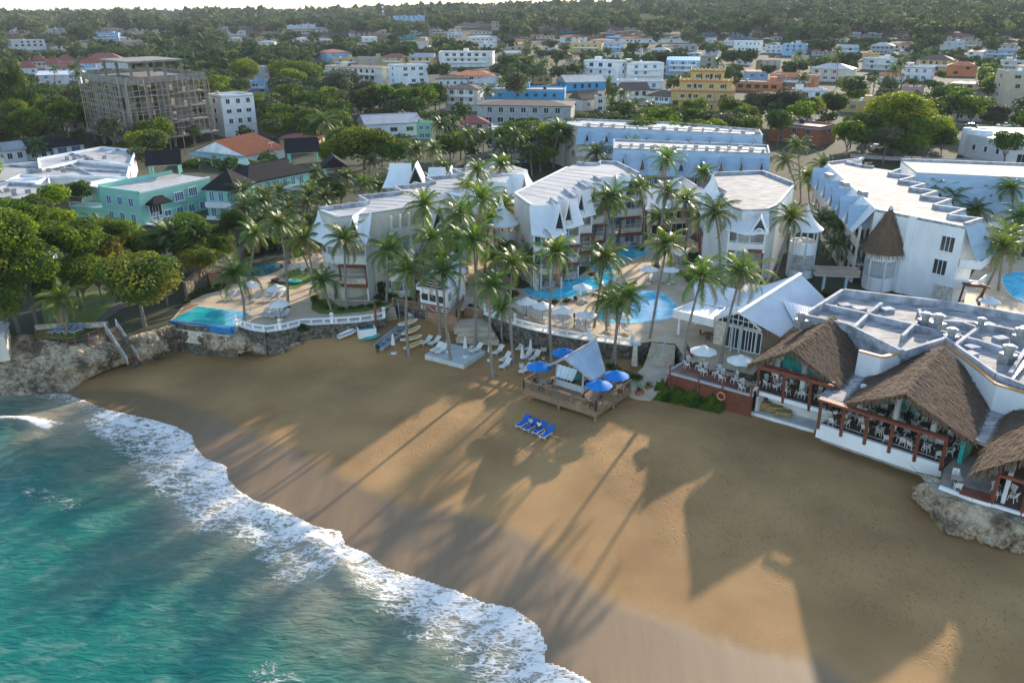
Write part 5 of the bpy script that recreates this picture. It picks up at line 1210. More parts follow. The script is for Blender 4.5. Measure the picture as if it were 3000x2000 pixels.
# ---------------- dive hut ----------------
r=thing('dive_hut','small white hut with ribbed metal gable roof and black windows on a timber deck','hut',P(1260,895,3))
rf,rb_=P(1261,798.6,8.3),P(1327,734.8,8.6); ef,eb=P(1318.7,843,6.1),P(1366.6,793.8,6.3); wf,wb=P(1217,837,6.2),P(1300,770,6.4)
corrug(r,rf,rb_,ef,eb,m_corrug,pitch=.33,h=.07,nv=5,sag=.12); corrug(r,rf,rb_,wf,wb,m_corrug,pitch=.33,h=.07,nv=5,sag=.12)
w0,w1=P(1229,903,3),P(1306,920,3); d,nn,L=dirn(w0,w1); dep=-nn*8.5+d*1.5
w0=P(1229.5,843,6.0); w1=P(1306,858,6.0); w0.z=w1.z=3; d,nn,L=dirn(w0,w1); dep=(P(1366,800,6.2)-P(1310,857,6.0)); dep.z=0; dep=dep*1.0
b=MB(); b.prism([w0[:2],w1[:2],(w1+dep)[:2],(w0+dep)[:2]],2.2,6.0); b.build('wall',m_white,r)
ap=w0.lerp(w1,.5); b=MB(); b.tri(w0+Vector((0,0,3.0)),w1+Vector((0,0,3.0)),ap+Vector((0,0,5.0))); b.build('gable',m_dark,r)
b=MB()
for k in range(4): zq=3.25+k*.4; tt=1-(zq-3)/2.1; b.bar(ap-d*(L/2*tt)+nn*.06+Vector((0,0,zq)),ap+d*(L/2*tt)+nn*.06+Vector((0,0,zq)),.06)
b.bar(w0-d*.3+nn*.2+Vector((0,0,3.0)),w1+d*.3+nn*.2+Vector((0,0,3.0)),.35,.4); b.build('gable_slats',m_white,r)
yaw=math.atan2(nn.y,nn.x)
for t in (.2,.5,.8): window(r,w0.lerp(w1,t)+nn*.02+Vector((0,0,1.9)),yaw,1.05,.95,m_white,m_glass,0)
d3,n3,L3=dirn(w1,w1+dep); window(r,w1+d3*1.2+n3*.03+Vector((0,0,2)),math.atan2(n3.y,n3.x),1,1.2,m_white,m_glass,1)
b=MB(); q=w1+d3*3+n3*1.2; b.prism([(w1+d3*2)[:2],(w1+d3*2+n3*1.6)[:2],(w1+dep+n3*1.6)[:2],(w1+dep)[:2]],2.9,3.12); b.build('side_step',m_step,r)
b=MB(); p=w0.lerp(w1,.42)+nn*.1+Vector((0,0,.45)); b.box(p,(1.5,.05,.75),yaw+pi/2); o=b.build('dive_flag_banner',MAT('magenta_banner',(.48,.05,.14),.6,.05,1)); b=MB(); b.bar(p-d*.6+nn*.05+Vector((0,0,.34)),p+d*.6+nn*.05+Vector((0,0,-.34)),.04,.16); oo=b.build('stripe',m_white); tag(recenter(o),'magenta banner with a white diagonal stripe on the dive hut front','banner'); oo.parent=o; oo.matrix_parent_inverse=o.matrix_world.inverted(); oo.location=Vector((0,0,0)); oo.matrix_parent_inverse=Matrix.Translation(-o.location)
# hut deck
H0,H1,H2=P(1151,892,3),P(1337,928,3),P(1358,884,3)
r=thing('hut_deck','tan timber deck with picket rail in front of the white dive hut','deck',(H1.x,H1.y,0)); H3=Vector((H0.x+1,H0.y+5,3)); H4=Vector((H2.x,H2.y+4,3))
b=MB(); b.prism([H0[:2],H1[:2],H2[:2],H4[:2],H3[:2]],2.7,2.95+.07); b.build('deck_floor',m_deckwood,r)
b=MB()
for k in range(6):
    z=.2+k*.46; b.wall(H0[:2],H1[:2],.12,z,z+.42); b.wall(H1[:2],H2[:2],.12,z+.001,z+.421)
b.build('plank_wall',m_deckwood,r)
b=MB(); b.wall((H0+Vector((.1,.1,0)))[:2],(H1+Vector((.0,.12,0)))[:2],.1,-.3,2.9); b.build('backing',m_wood,r)
railrun(r,H0,H1,3.0,1.0,m_wood,.26,2.4); railrun(r,H1,H2,3.0,1.0,m_wood,.26,2.4)
# small shrines / posts by the steps
p=P(1858,1070,1.2); r=thing('stone_pillar','pale stone pillar with a blue cap beside the curved steps','pillar',p); b=MB(); b.lathe([(.42,0),(.36,.3),(.3,2.6),(.35,2.7)],p,14); b.build('shaft',m_stone,r,True); b=MB(); b.box(p+Vector((0,0,2.8)),(1.0,.9,.2),.4); b.box(p+Vector((0,0,2.95)),(.7,.6,.14),.4); b.build('cap',m_metalblue,r)

# thatch cone on the stair tower
tw=[o for o in D.objects if o.get('label')=='round white stair tower under a tall brown thatch cone'][0]; c=tw.location
b=MB(); rnd=random.Random(9); zb_,hh,rr_=8.6,6.2,3.0
prof=[(rr_*(t**1.05)+.1,zb_+hh*(1-t)) for t in np.linspace(0,1,7)]+[(.1,zb_+.1)]
b.lathe(prof[::-1],(c.x,c.y,0),22)
for i in range(15):
    t=(i+.6)/15; n=int(8+62*t)
    for k in range(n):
        a=2*pi*(k+rnd.random())/n; r0=rr_*t+.12; z=zb_+hh*(1-t); dx,dy=math.cos(a),math.sin(a); w=rnd.uniform(.08,.16); l=rnd.uniform(.5,1.0)
        o=Vector((c.x+dx*(r0+.05),c.y+dy*(r0+.05),z+.08)); e=Vector((c.x+dx*(r0+.05+l*.46),c.y+dy*(r0+.05+l*.46),z-l*.9)); s_=Vector((-dy,dx,0))*w/2
        b.quad(o-s_,o+s_,e+s_*.6+Vector((0,0,rnd.uniform(-.1,.1))),e-s_*.6)
b.build('thatch_cone',m_thatch,tw); b=MB(); b.lathe([(.35,zb_+hh-.3),(.12,zb_+hh+.25),(.01,zb_+hh+.3)],(c.x,c.y,0),8); b.build('cone_cap',m_metalblue,tw)
# ---------------- small furniture prototypes ----------------
def lounger_proto(matf,mats,name='sun_lounger',cat='sun lounger'):
    r=thing(name,None,cat); b=MB()
    for s in (-1,1): b.bar((-1.0,s*.33,.32),(.25,s*.33,.32),.07)
    b.bar((-1.0,-.33,.32),(-1.0,.33,.32),.07); b.build('frame',matf,r)
    b=MB(); b.box((-.38,0,.36),(1.25,.58,.06)); 
    for k in range(7): b.box((-.95+k*.18,0,.395),(.12,.56,.02))
    b.build('seat',mats,r)
    b=MB(); b.bar((.25,0,.37),(.98,0,.86),.60,.06)
    for s in (-1,1): b.bar((.25,s*.33,.34),(1.0,s*.33,.88),.07)
    b.build('backrest',mats,r)
    for x in (-.75,.45):
        for s in (-1,1): bb=MB(); bb.tube([(x-.1,s*.33,0),(x,s*.33,.32)],[.03,.04],6); bb.build('leg',matf,r)
    return Proto(r)
def umbrella_proto(canmat,rad,h,name='parasol',base=True,polemat=None):
    r=thing(name,None,'parasol'); n=8; b=MB(); drop=.62; k=[]
    top=Vector((0,0,h)); rows=4; vs=[]
    for j in range(1,rows+1):
        t=j/rows
        for i in range(n*2):
            a=2*pi*i/(n*2); rr=rad*t*(1 if i%2==0 else .955); z=h-drop*t**1.15-(0 if i%2==0 else -.035*t); vs.append((rr*math.cos(a),rr*math.sin(a),z))
    m=n*2; fs=[]
    vs=[tuple(top)]+vs
    for i in range(m): fs.append((0,1+i,1+(i+1)%m))
    for j in range(rows-1):
        for i in range(m): a=1+j*m; fs.append((a+i,a+m+i,a+m+(i+1)%m,a+(i+1)%m))
    b.add(vs,fs); b.add([(x,y,z-.03) for x,y,z in vs],[f[::-1] for f in fs]); 
    # valance
    ring=[vs[1+(rows-1)*m+i] for i in range(m)]
    b.build('canopy',canmat,r)
    b=MB(); b.lathe([(.01,h+.12),(.22,h+.02),(.34,h-.06)],(0,0,0),8); b.build('vent_cap',canmat,r)
    b=MB(); b.tube([(0,0,.05),(0,0,h+.12)],.04,6); b.build('pole',polemat or m_bark,r)
    b=MB()
    for i in range(n): a=2*pi*i/n; b.bar((0,0,h-.75),(rad*.55*math.cos(a),rad*.55*math.sin(a),h-drop*.5-.05),.03)
    b.build('ribs',polemat or m_bark,r)
    if base: b=MB(); b.lathe([(.01,.14),(.12,.14),(.36,.08),(.38,0),(.01,0)],(0,0,0),14); b.build('base',m_plastic,r)
    return Proto(r)
def closed_proto():
    r=thing('closed_parasol',None,'parasol'); b=MB(); n=10; vs=[]
    prof=[(.03,2.75),(.10,2.5),(.15,2.0),(.20,1.5),(.24,1.25),(.20,1.12)]
    for rr,z in prof:
        for i in range(n*2): a=2*pi*i/(n*2); q=rr*(1.15 if i%2 else .75); vs.append((q*math.cos(a),q*math.sin(a),z))
    m=n*2; b.add(vs,[(j*m+i,(j+1)*m+i,(j+1)*m+(i+1)%m,j*m+(i+1)%m) for j in range(len(prof)-1) for i in range(m)]+[tuple(range((len(prof)-1)*m,len(prof)*m))[::-1]]); b.build('folded_canopy',m_fabw,r)
    b=MB(); b.tube([(0,0,.05),(0,0,2.9)],.035,6); b.build('pole',m_bark,r)
    b=MB(); b.lathe([(.01,.16),(.12,.15),(.38,.09),(.4,0),(.01,0)],(0,0,0),14); b.build('base',m_plastic,r); return Proto(r)
def chair_proto(mat,name='armchair'):
    r=thing(name,None,'chair'); b=MB(); b.prism([(-.24,-.25),(.22,-.22),(.22,.22),(-.24,.25)],.42,.46); b.build('seat',mat,r)
    b=MB(); 
    for k in range(7): a=-.9+k*.3; b.bar((-.22-.05*math.cos(a),.26*math.sin(a)*1.05,.46),(-.33-.05*math.cos(a),.29*math.sin(a),.86),.055,.03)
    b.tube([(-.36+.0*abs(a),.29*math.sin(a),.87+.03*math.cos(a)) for a in np.linspace(-1.3,1.3,7)],.04,6); b.build('backrest',mat,r)
    for s in (-1,1):
        b=MB(); b.tube([(-.32,s*.27,.70),(.12,s*.29,.66),(.2,s*.27,.46)],.028,6); b.build('armrest',mat,r)
        for x,x2 in ((-.22,-.30),(.2,.25)): b=MB(); b.tube([(x,s*.22,.44),(x2,s*.26,0)],[.035,.025],6); b.build('leg',mat,r)
    return Proto(r)
def table_proto(top,leg,round_=False,name='dining_table',w=.85):
    r=thing(name,None,'table'); b=MB()
    if round_: b.lathe([(.01,.76),(w/2,.76),(w/2,.72),(.01,.72)],(0,0,0),20)
    else: b.box((0,0,.74),(w,w,.04))
    b.build('tabletop',top,r); b=MB(); b.tube([(0,0,.03),(0,0,.72)],.05,8); b.build('leg',leg,r)
    b=MB(); b.bar((-.3,0,.03),(.3,0,.03),.08,.04); b.bar((0,-.3,.032),(0,.3,.032),.08,.04); b.build('foot',leg,r); return Proto(r)
m_greysling=MAT('pale_grey_sling_fabric',(.52,.50,.47),.8,.06,2); m_blues=MAT('blue_towel_fabric',(.01,.13,.50),.85,.2,3); m_bluegrey=MAT('grey_blue_sling',(.22,.28,.40),.8,.1,2)
m_tabletop=MAT('tan_table_top',(.42,.34,.26),.6,.1,2); m_brown=MAT('dark_brown_table',(.13,.07,.04),.5,.2,2)
L_beach=lounger_proto(m_plastic,m_plastic); L_sling=lounger_proto(m_plastic,m_greysling); L_blue=lounger_proto(m_plastic,m_blues); L_bg=lounger_proto(m_plastic,m_bluegrey)
U_white=umbrella_proto(m_fabw,1.42,2.75); U_blue=umbrella_proto(m_fabb,1.5,2.75); U_closed=closed_proto()
C_white=chair_proto(m_plastic); C_dark=chair_proto(m_brown,'dark_chair'); T_tan=table_proto(m_tabletop,m_brown); T_brown=table_proto(m_brown,m_brown,True,w=1.0); T_low=table_proto(m_plastic,m_plastic,name='side_table',w=.5)
def place(pr,x,y,z,rot,base,group,scale=1.0,alts=()):
    return pr.put(Vector((x,y,z)),rot,ulabel(base,x,y,alts=alts),group,scale)
# landmark palms etc. get added here for labelling
for s,px,py in (('concrete slab',1330,1040),('grey skiff',1160,985),('yellow kayak stack',1205,985),('white washing tub',1076,966),('teal surfboard',1087,988),('stone planter island',1735,812),('globe lamp nearest the curved steps',1852,1007),('stone pillar',1858,1066),('small notice board',1592,1031),('oval lawn',860,815),('wooden counter',645,825),('footbridge to the long wing',2480,795),('dining chairs on the oval lawn',880,795),('blue parasol beside the beach loungers',1580,1105)):
    land(s,P2(px,py,1))
# left terrace loungers
for i,(x,y) in enumerate(((672,873),(692,873),(757,879),(786,878),(803,878),(830,876),(723,852),(774,925),(795,925),(811,927),(833,927))):
    p=P(x,y,3.05); place(L_sling,p.x,p.y,3.05,R(62+random.uniform(-6,6)),'grey sling sun lounger',"sun loungers on the left terrace",alts=('pale grey lounger','white framed lounger','reclined grey lounger'))
for (x,y) in ((1530,918),(1550,922),(1572,929),(1592,936),(1630,946),(1653,952),(1701,960),(1722,965),(1785,967),(1833,970),(1702,882),(1718,876),(1915,822),(1945,824),(1970,827),(1969,762),(1980,767),(1994,771),(1596,846),(1616,845),(1664,820),(1679,818),(1826,727),(1838,725)):
    p=P(x,y,3.05); place(L_sling,p.x,p.y,3.05 if x not in(1596,1616,1664,1679) else 3.1,R(115+random.uniform(-10,10)) if y>900 or 850<y else R(65+random.uniform(-8,8)),'grey sling sun lounger','sun loungers around the pools',alts=('pale grey pool lounger','white framed pool lounger','reclined pool lounger'))
for (x,y) in ((1248,996),(1273.7,1003),(1280,1023),(1294,1028),(1367.7,998),(1396,1025),(1460,1031),(1481,1052),(1481,1071),(1525.6,1019),(1553,1019),(1572,1025),(1545,1044),(1568.6,1047),(1540,1086)):
    p=PS(x,y+3); z=p.z
    if (x,y) in ((1280,1023),(1294,1028),(1396,1025)): z=.46; p=P(x,y+3,z)
    place(L_beach,p.x,p.y,z,R(57+random.uniform(-10,10)),'cream plastic beach lounger','cream beach loungers on the sand',alts=('white beach lounger','reclined cream lounger','empty cream lounger'))
for i,(x,y) in enumerate(((1533.5,1245),(1556,1255),(1581,1264),(1603,1276))):
    p=PS(x,y); L_blue.put(p,R(52),('blue towelled lounger at the left end of the row on open sand','second blue lounger of the row on open sand, person sitting on it','third blue lounger of the row on open sand, person sitting on it','blue lounger with white towel at the right end of the row')[i],'blue loungers in a row on the sand',1.0)
land('row of blue loungers',P2(1565,1258,-.5))
for i,(x,y) in enumerate(((167,972),(188,972),(209,972),(230,972))):
    p=P(x,y,3.0); L_bg.put(p,R(62),('grey blue lounger nearest the big left tree on the cliff top','second grey blue lounger from the left tree on the cliff top','third grey blue lounger from the left tree on the cliff top','grey blue lounger nearest the metal stairs on the cliff top')[i],'grey blue loungers on the cliff top')
# parasols
for i,(x,y) in enumerate(((733,825),(808,834),(816,879))):
    p=P(x,y,5.8); U_white.put(Vector((p.x,p.y,3.05)),.3*i,('white parasol farthest left on the left terrace near the wooden counter','white parasol next to the oval lawn on the left terrace','white parasol nearest the infinity pool and white rail')[i],'open white parasols')
for (x,y) in ((1542.5,872),(1589.7,884),(1650,897),(1717,909),(1818,915),(1706.7,831),(1991,728),(1903,778),(1964,779.5),(1980,718)):
    p=P(x,y,5.8); place(U_white,p.x,p.y,3.05,random.uniform(0,1),'open white parasol','open white parasols',alts=('white canvas parasol','white eight panel parasol'))
for i,(x,y) in enumerate(((2062,1018),(2171,1045.5))): p=P(x,y,5.4); U_white.put(Vector((p.x,p.y,2.62)),.2,('white parasol at the left part of the red timber terrace','white parasol nearest the first thatched roof on the red terrace')[i],'open white parasols',1.08)
for i,(x,y) in enumerate(((2905,735),(2902,872))): p=P(x,y,5.7); U_white.put(Vector((p.x,p.y,3.05)),.2,('white parasol behind the gable corner of the long right wing','white parasol in front of the far right pool')[i],'open white parasols')
for (x,y,z) in ((1153,1026.4,None),(1313.5,1029.6,.46),(1363.6,1044,.46),(1435,1055,None),(1554,1052,None),(1530,1074,None)):
    p=PS(x,y) if z is None else P(x,y,z); place(U_closed,p.x,p.y,p.z,random.random(),'folded white parasol','folded white parasols on the beach',alts=('closed white parasol','closed parasol with round base'))
for i,(x,y,z) in enumerate(((1652.5,1019,3.9),(1580,1059,3.9),(1805.5,1085.4,3.9),(1755.5,1113,3.9))):
    p=P(x,y,z); U_blue.put(Vector((p.x,p.y,z-2.78)),.2*i,('blue parasol behind the beach bar roof','blue parasol at the left corner of the bar deck','blue parasol at the right corner of the bar deck','blue parasol in front of the bar counter')[i],'blue parasols around the beach bar',1.0)
land('blue parasol at the right deck corner',P2(1805,1085,3.9)); land('blue parasol before the counter',P2(1755,1113,3.9))
# dining sets
def dining(px,py,z,tp,cp,n=4,rr=.72,a0=.4,base='white plastic armchair',grp='white dining chairs',tb='tan square table'):
    p=P(px,py,z+.75); place(tp,p.x,p.y,z,a0,tb,'dining tables',alts=('small dining table','set dining table','laid restaurant table')); 
    for k in range(n):
        a=a0+2*pi*k/n+random.uniform(-.12,.12); x,y=p.x+rr*math.cos(a),p.y+rr*math.sin(a)
        place(cp,x,y,z,a+pi,base,grp,alts=(base.replace('armchair','dining chair'),'white slatted chair' if 'white' in base else 'brown slatted chair',('white' if 'white' in base else 'brown')+' chair pulled up to a table'))
for k,(x,y) in enumerate(((2033,1057),(2084,1077),(2135,1095),(2196,1124))):
    land(('first','second','third','fourth')[k]+' table of the red terrace counted from the steps',P2(x,y,3.35)); dining(x,y,2.62,T_tan,C_white,rr=.85)
for (x,y) in ((2265,1112),(2326,1133),(2379,1143),(2345,1112),(2290,1090)): dining(x,y,2.72,T_brown,C_white,rr=.85,tb='dark round table')
for (x,y) in ((2456,1219),(2440,1195),(2555,1240),(2586,1202),(2510,1185),(2662,1220),(2609,1265),(2655,1272),(2690,1288),(2712,1242),(2752,1308),(2775,1280),(2620,1190),(2530,1215)): dining(x,y,2.52,T_brown,C_white,rr=.9,a0=random.uniform(.2,1.2),tb='dark round table')
dining(2804,1398,2.62,T_tan,C_white,2,rr=.95,a0=1.2); dining(2945,1432,2.62,T_brown,C_white,4,tb='dark round table')
for (x,y) in ((1790,1118),(1815,1130),(1735,1168)): dining(x,y,1.12,T_tan,C_dark,3,rr=.8,base='brown wooden armchair',grp='brown chairs on the bar deck')
dining(1590,1118,1.12,T_tan,C_dark,3,rr=.85,base='brown wooden armchair',grp='brown chairs on the bar deck')
dining(2075,975,3.05,T_brown,C_dark,3,base='brown wooden armchair',grp='brown chairs under the canopy',tb='dark round table')
# lawn seating
for (x,y,a) in ((860,793,.5),(871,789,-1),(903,766,2.2),(917,768,2),(1205,935,1.2),(912,800,2.5)):
    p=P(x,y,3.05) if y<900 else PS(x,y); place(C_white,p.x,p.y,p.z,a,'white rounded plastic armchair','white dining chairs',1.05)
p=P(897,789,3.05); r=thing('garden_sofa','white garden sofa on the oval lawn','sofa',p); b=MB(); b.box(p+Vector((0,0,.35)),(1.6,.7,.22),.2); b.build('seat',m_plastic,r); b=MB(); b.box(p+Vector((-.05,.32,.62)),(1.6,.12,.55),.2); b.build('backrest',m_plastic,r)
for x in (-.7,.7): 
    for y in (-.25,.25): b=MB(); b.tube([p+Vector((x,y,0)),p+Vector((x,y,.3))],.05,6); b.build('leg',m_plastic,r)
p=P(887,800,3.05); T_low.put(p,.3,'white square low table in front of the garden sofa','side tables',(1.3,1.3,.75))
for (x,y,z) in ((1382,1030,.46),(1527,1083,None)):
    p=PS(x,y) if z is None else P(x,y,z); place(T_low,p.x,p.y,p.z,.3,'small white side table','side tables')
def bag(px,py,mat,label):
    p=P(px,py,3.06); b=MB(); rnd=random.Random(px); prof=[]
    vs=[];fs=[]; nu,nv=14,8
    for j in range(nv+1):
        t=j/nv
        for i in range(nu):
            a=2*pi*i/nu; rr=math.sin(pi*min(.98,max(.02,t)))**.55; x=1.0*rr*math.cos(a)*(1+.12*rnd.random()); y=.75*rr*math.sin(a); z=.33*(t)*1.3+.06*mnoise.noise((x*2,y*2,px)); vs.append((p.x+x,p.y+y,3.06+z))
    fs=[(j*nu+i,j*nu+(i+1)%nu,(j+1)*nu+(i+1)%nu,(j+1)*nu+i) for j in range(nv) for i in range(nu)]; b.add(vs,fs); tag(recenter(b.build('bean_bag',mat,smooth=True)),label,'bean bag','bean bags on the oval lawn')
bag(814,823,MAT('maroon_fabric',(.16,.02,.06),.8,.15,2),'maroon bean bag lying on the oval lawn'); bag(834,825,MAT('grey_fabric',(.36,.32,.30),.8,.15,2),'grey bean bag between the maroon and turquoise ones'); bag(864,828,MAT('turquoise_fabric',(.04,.52,.45),.8,.15,2),'turquoise bean bag at the front of the oval lawn')
# ---------------- boats ----------------
def hull(p0,p1,w,h,label,name,cat,mat,inner,z0,seats=3,stern=True,tipz=.25,group=None):
    g0=PS(*p0).z if isinstance(p0,tuple) else 0; p0,p1=(PS(*p0),PS(*p1)) if isinstance(p0,tuple) else (p0,p1); dz_=p1.z-p0.z; z0+=p0.z+.06; p0=Vector((p0.x,p0.y,z0));p1=Vector((p1.x,p1.y,z0)); L=(p1-p0).length; yaw=math.atan2(p1.y-p0.y,p1.x-p0.x)
    r=thing(name,label,cat,p0,yaw,group); r.rotation_euler=(0,-math.atan2(dz_,L),yaw); n=14
    def sec(t):
        if stern: ww=w/2*(1 if t<.55 else math.cos((t-.55)/.45*pi/2)**.75)*(.88+.12*min(1,t*3)); 
        else: ww=w/2*math.sin(pi*min(.985,max(.015,t)))**.6
        return max(ww,.02)
    vs=[];fs=[];prof=[(-1,1),(-.96,.55),(-.62,.06),(0,0),(.62,.06),(.96,.55),(1,1)]
    for i in range(n+1):
        t=i/n; ww=sec(t); lift=tipz*max(0,(t-.6)/.4)**2+(0 if stern else tipz*max(0,(.4-t)/.4)**2)
        for a,c in prof: vs.append((t*L,a*ww,c*h+lift))
    m=len(prof); fs=[(i*m+j,(i+1)*m+j,(i+1)*m+j+1,i*m+j+1) for i in range(n) for j in range(m-1)]+[tuple(range(m))]
    b=MB(); b.add(vs,fs)
    for s in (0,m-1): b.tube([Vector(vs[i*m+s]) for i in range(n+1)],.05,6)
    b.build('hull',mat,r)
    vs2=[];
    for i in range(n+1):
        t=i/n; ww=sec(t)*.9; lift=tipz*max(0,(t-.6)/.4)**2+(0 if stern else tipz*max(0,(.4-t)/.4)**2); zf=h*(.22 if seats>=0 else .9)+lift
        vs2+= [(t*L,-ww,zf+(.0 if seats>=0 else 0)),(t*L,ww,zf)]
    b=MB(); b.add(vs2,[(i*2,i*2+2,i*2+3,i*2+1) for i in range(n)]); b.build('deck',inner,r)
    for k in range(max(0,seats)):
        t=.2+.5*k/max(1,seats-1) if seats>1 else .45; b=MB(); b.box((t*L,0,h*.62),(.3,sec(t)*1.85,.05)); b.build('thwart',inner,r)
    return r,L
m_alu=MAT('pale_blue_grey_hull',(.36,.41,.47),.45,.12,1,metal=.2); m_yel=MAT('yellow_plastic',(.78,.46,.02),.4,.06,1)
r,L=hull((1112,1022),(1212,951),1.75,.75,'grey blue open skiff with outboard motor lying on the sand','skiff','boat',m_alu,MAT('grey_boat_floor',(.26,.29,.32),.6,.1,1),.08,4)
b=MB(); b.box((-.25,0,.75),(.35,.35,.5)); b.bar((-.2,0,.6),(-.45,0,-.05),.14); b.bar((-.1,0,.85),(.6,.1,1.0),.05); b.build('outboard_motor',m_wire,r)
for i,(a,c,z,wm) in enumerate((((1168,975),(1224,958),.85,0),((1178,990),(1232,966),.62,0),((1173,999),(1235,977),.42,1),((1182,1010),(1238,985),.16,1))):
    hull(a,c,.85,.26,('yellow kayak farthest back on the kayak pile','yellow kayak with white rim on top of the pile','white rimmed yellow kayak in the middle of the pile','lowest white rimmed kayak of the pile')[i],'kayak','kayak',m_plastic,m_yel,z,-1,False,.12,'kayaks piled beside the skiff')
r,L=hull((992,994),(1048,974),1.0,.32,'white windsurf dinghy lying by the rubble wall','dinghy','boat',m_white,m_wallgrey,.15,-1,True,.15)
b=MB(); b.tube([(.3,.2,.42),(1.5,.1,.5),(2.7,.0,.5)],[.14,.2,.1],8); b.build('rolled_sail',m_fabw,r)
r,L=hull((1062,996),(1116,984),.9,.14,'teal surfboard lying flat beside the white tub','surfboard','surfboard',m_teal,m_teal,.12,-1,False,.08)
p=PS(1074,978)-Vector((0,0,.2)); r=thing('washing_tub','white concrete washing tub filled with green water below the rubble wall','tub',p); yaw=.35; d=Vector((math.cos(yaw),math.sin(yaw),0)); nn=Vector((-d.y,d.x,0))
b=MB()
for s,l in ((1,d),(-1,d)): b.box(p+nn*(s*.9)+Vector((0,0,.6)),(2.3,.15,1.2),yaw)
for s in (1,-1): b.box(p+d*(s*1.08)+Vector((0,0,.6)),(.15,1.7,1.2),yaw)
b.build('tub_wall',m_white,r); b=MB(); b.box(p+Vector((0,0,.5)),(2.1,1.7,.8),yaw); b.build('water',w_teal,r)
b=MB(); q=p+d*2.1+nn*.3; b.box(q+Vector((0,0,.12)),(1.9,1.5,.25),yaw); b.build('foot_bath',m_stucco,r)
p=PS(1103,968); r=thing('shower_post','red brown outdoor shower post beside the white tub','shower',p); b=MB(); b.bar(p,p+Vector((0,0,3.7)),.24); b.build('post',m_teakred,r); b=MB(); b.bar(p+Vector((0,0,3)),p+Vector((.8,-.2,3.1)),.1); b.build('shower_arm',m_teakred,r)
p=P(1118,925,3.05); r=thing('fire_hydrant','small red hydrant on the terrace corner by the steps','hydrant',p); b=MB(); b.lathe([(.16,0),(.2,.1),(.17,.15),(.17,.55),(.2,.6),(.14,.75),(.01,.82)],p,12); b.build('barrel',MAT('hydrant_red',(.5,.02,.02),.4,.05,1),r); b=MB(); b.tube([p+Vector((-.3,0,.45)),p+Vector((.3,0,.45))],.07,8); b.build('nozzles',MAT('red_iron',(.4,.02,.02),.4,.05,1),r)
p=PS(1592,1052); r=thing('notice_board','small pale notice board on a post beside the beach loungers','sign',p); b=MB(); b.bar(p,p+Vector((0,0,1.3)),.07); b.build('post',m_wood,r); b=MB(); b.box(p+Vector((0,-.05,1.35)),(.75,.04,.5)); b.build('board',MAT('beige_board',(.5,.42,.32),.7,.1,3),r); b=MB(); b.lathe([(.18,0),(.24,.25),(.2,.25)],p,10); b.build('foot',m_plastic,r)
# lamp posts
for i,(bx_,by_,ty) in enumerate(((1680,1022,975),(1462,990,920))):
    p=PS(bx_,by_); r=thing('lamp_post',('dark green lamp post behind the beach bar parasol','dark green lamp post by the low palm left of the pool wall')[i],'lamp post',p); b=MB(); b.tube([p,p+Vector((0,0,4.3))],[.09,.05],8); b.build('post',MAT('dark_green_iron',(.02,.05,.04),.5,.1,1) if i==0 else D.materials['dark_green_iron'],r); b=MB(); b.lathe([(.08,4.3),(.2,4.6),(.22,4.75),(.03,4.95)],p,10); b.build('lantern',m_glass,r)
# planters
m_terrac=MAT('terracotta_box',(.38,.12,.06),.8,.1,1); m_leafg=LEAF('potted_leaves',(.03,.10,.02),(.08,.17,.03),.3,2)
for i,(x,y) in enumerate(((1874,1153),(1901,1140))):
    p=P(x,y,.48); r=thing('planter_box',('terracotta planter box at the outer edge of the stone path','terracotta planter box nearer the curved steps')[i],'planter',p); b=MB(); b.box(p+Vector((0,0,.2)),(.95,.5,.4),.4); b.build('pot',m_terrac,r); b=MB()
    for k in range(26): a=random.uniform(0,6.28); o=p+Vector((random.uniform(-.3,.3),random.uniform(-.15,.15),.38)); e=o+Vector((.22*math.cos(a),.22*math.sin(a),random.uniform(.35,.8))); sd_=Vector((-math.sin(a),math.cos(a),0))*.06; b.quad(o-sd_,o+sd_,e+sd_*.3,e-sd_*.3)
    b.build('foliage',m_leafg,r)
# cliff stairs
k_=Vector((0,0,CH)); p0,p1=k_+(P(326,962,3.0)-k_)*.975,k_+(P(392,1062,-.6)-k_)*.985; r=thing('cliff_stairs','timber stairs with pale blue handrails running down the cliff to the beach','stairs',p1); land('cliff stairs',(p0.x,p0.y))
dd=(p1-p0); hz=Vector((dd.x,dd.y,0)).normalized(); sd_=Vector((hz.y,-hz.x,0))
for s in (-1,1):
    b=MB(); b.bar(p0+sd_*(s*.75),p1+sd_*(s*.75),.12,.3); b.build('stringer',m_wood,r)
    b=MB(); b.tube([p0+sd_*(s*.75)+Vector((0,0,1)),p1+sd_*(s*.75)+Vector((0,0,1))],.05,6); b.tube([p0+sd_*(s*.75)+Vector((0,0,.5)),p1+sd_*(s*.75)+Vector((0,0,.5))],.035,6)
    for t in (0,.5,1): q=p0.lerp(p1,t)+sd_*(s*.75); b.tube([q,q+Vector((0,0,1.02))],.045,6)
    b.build('handrail',m_metalblue,r)
for k in range(15): q=p0.lerp(p1,(k+.5)/15); b=MB(); b.box(q,(1.5,.32,.06),math.atan2(hz.y,hz.x)+pi/2); b.build('tread',m_wood if k<13 else m_teakred,r)
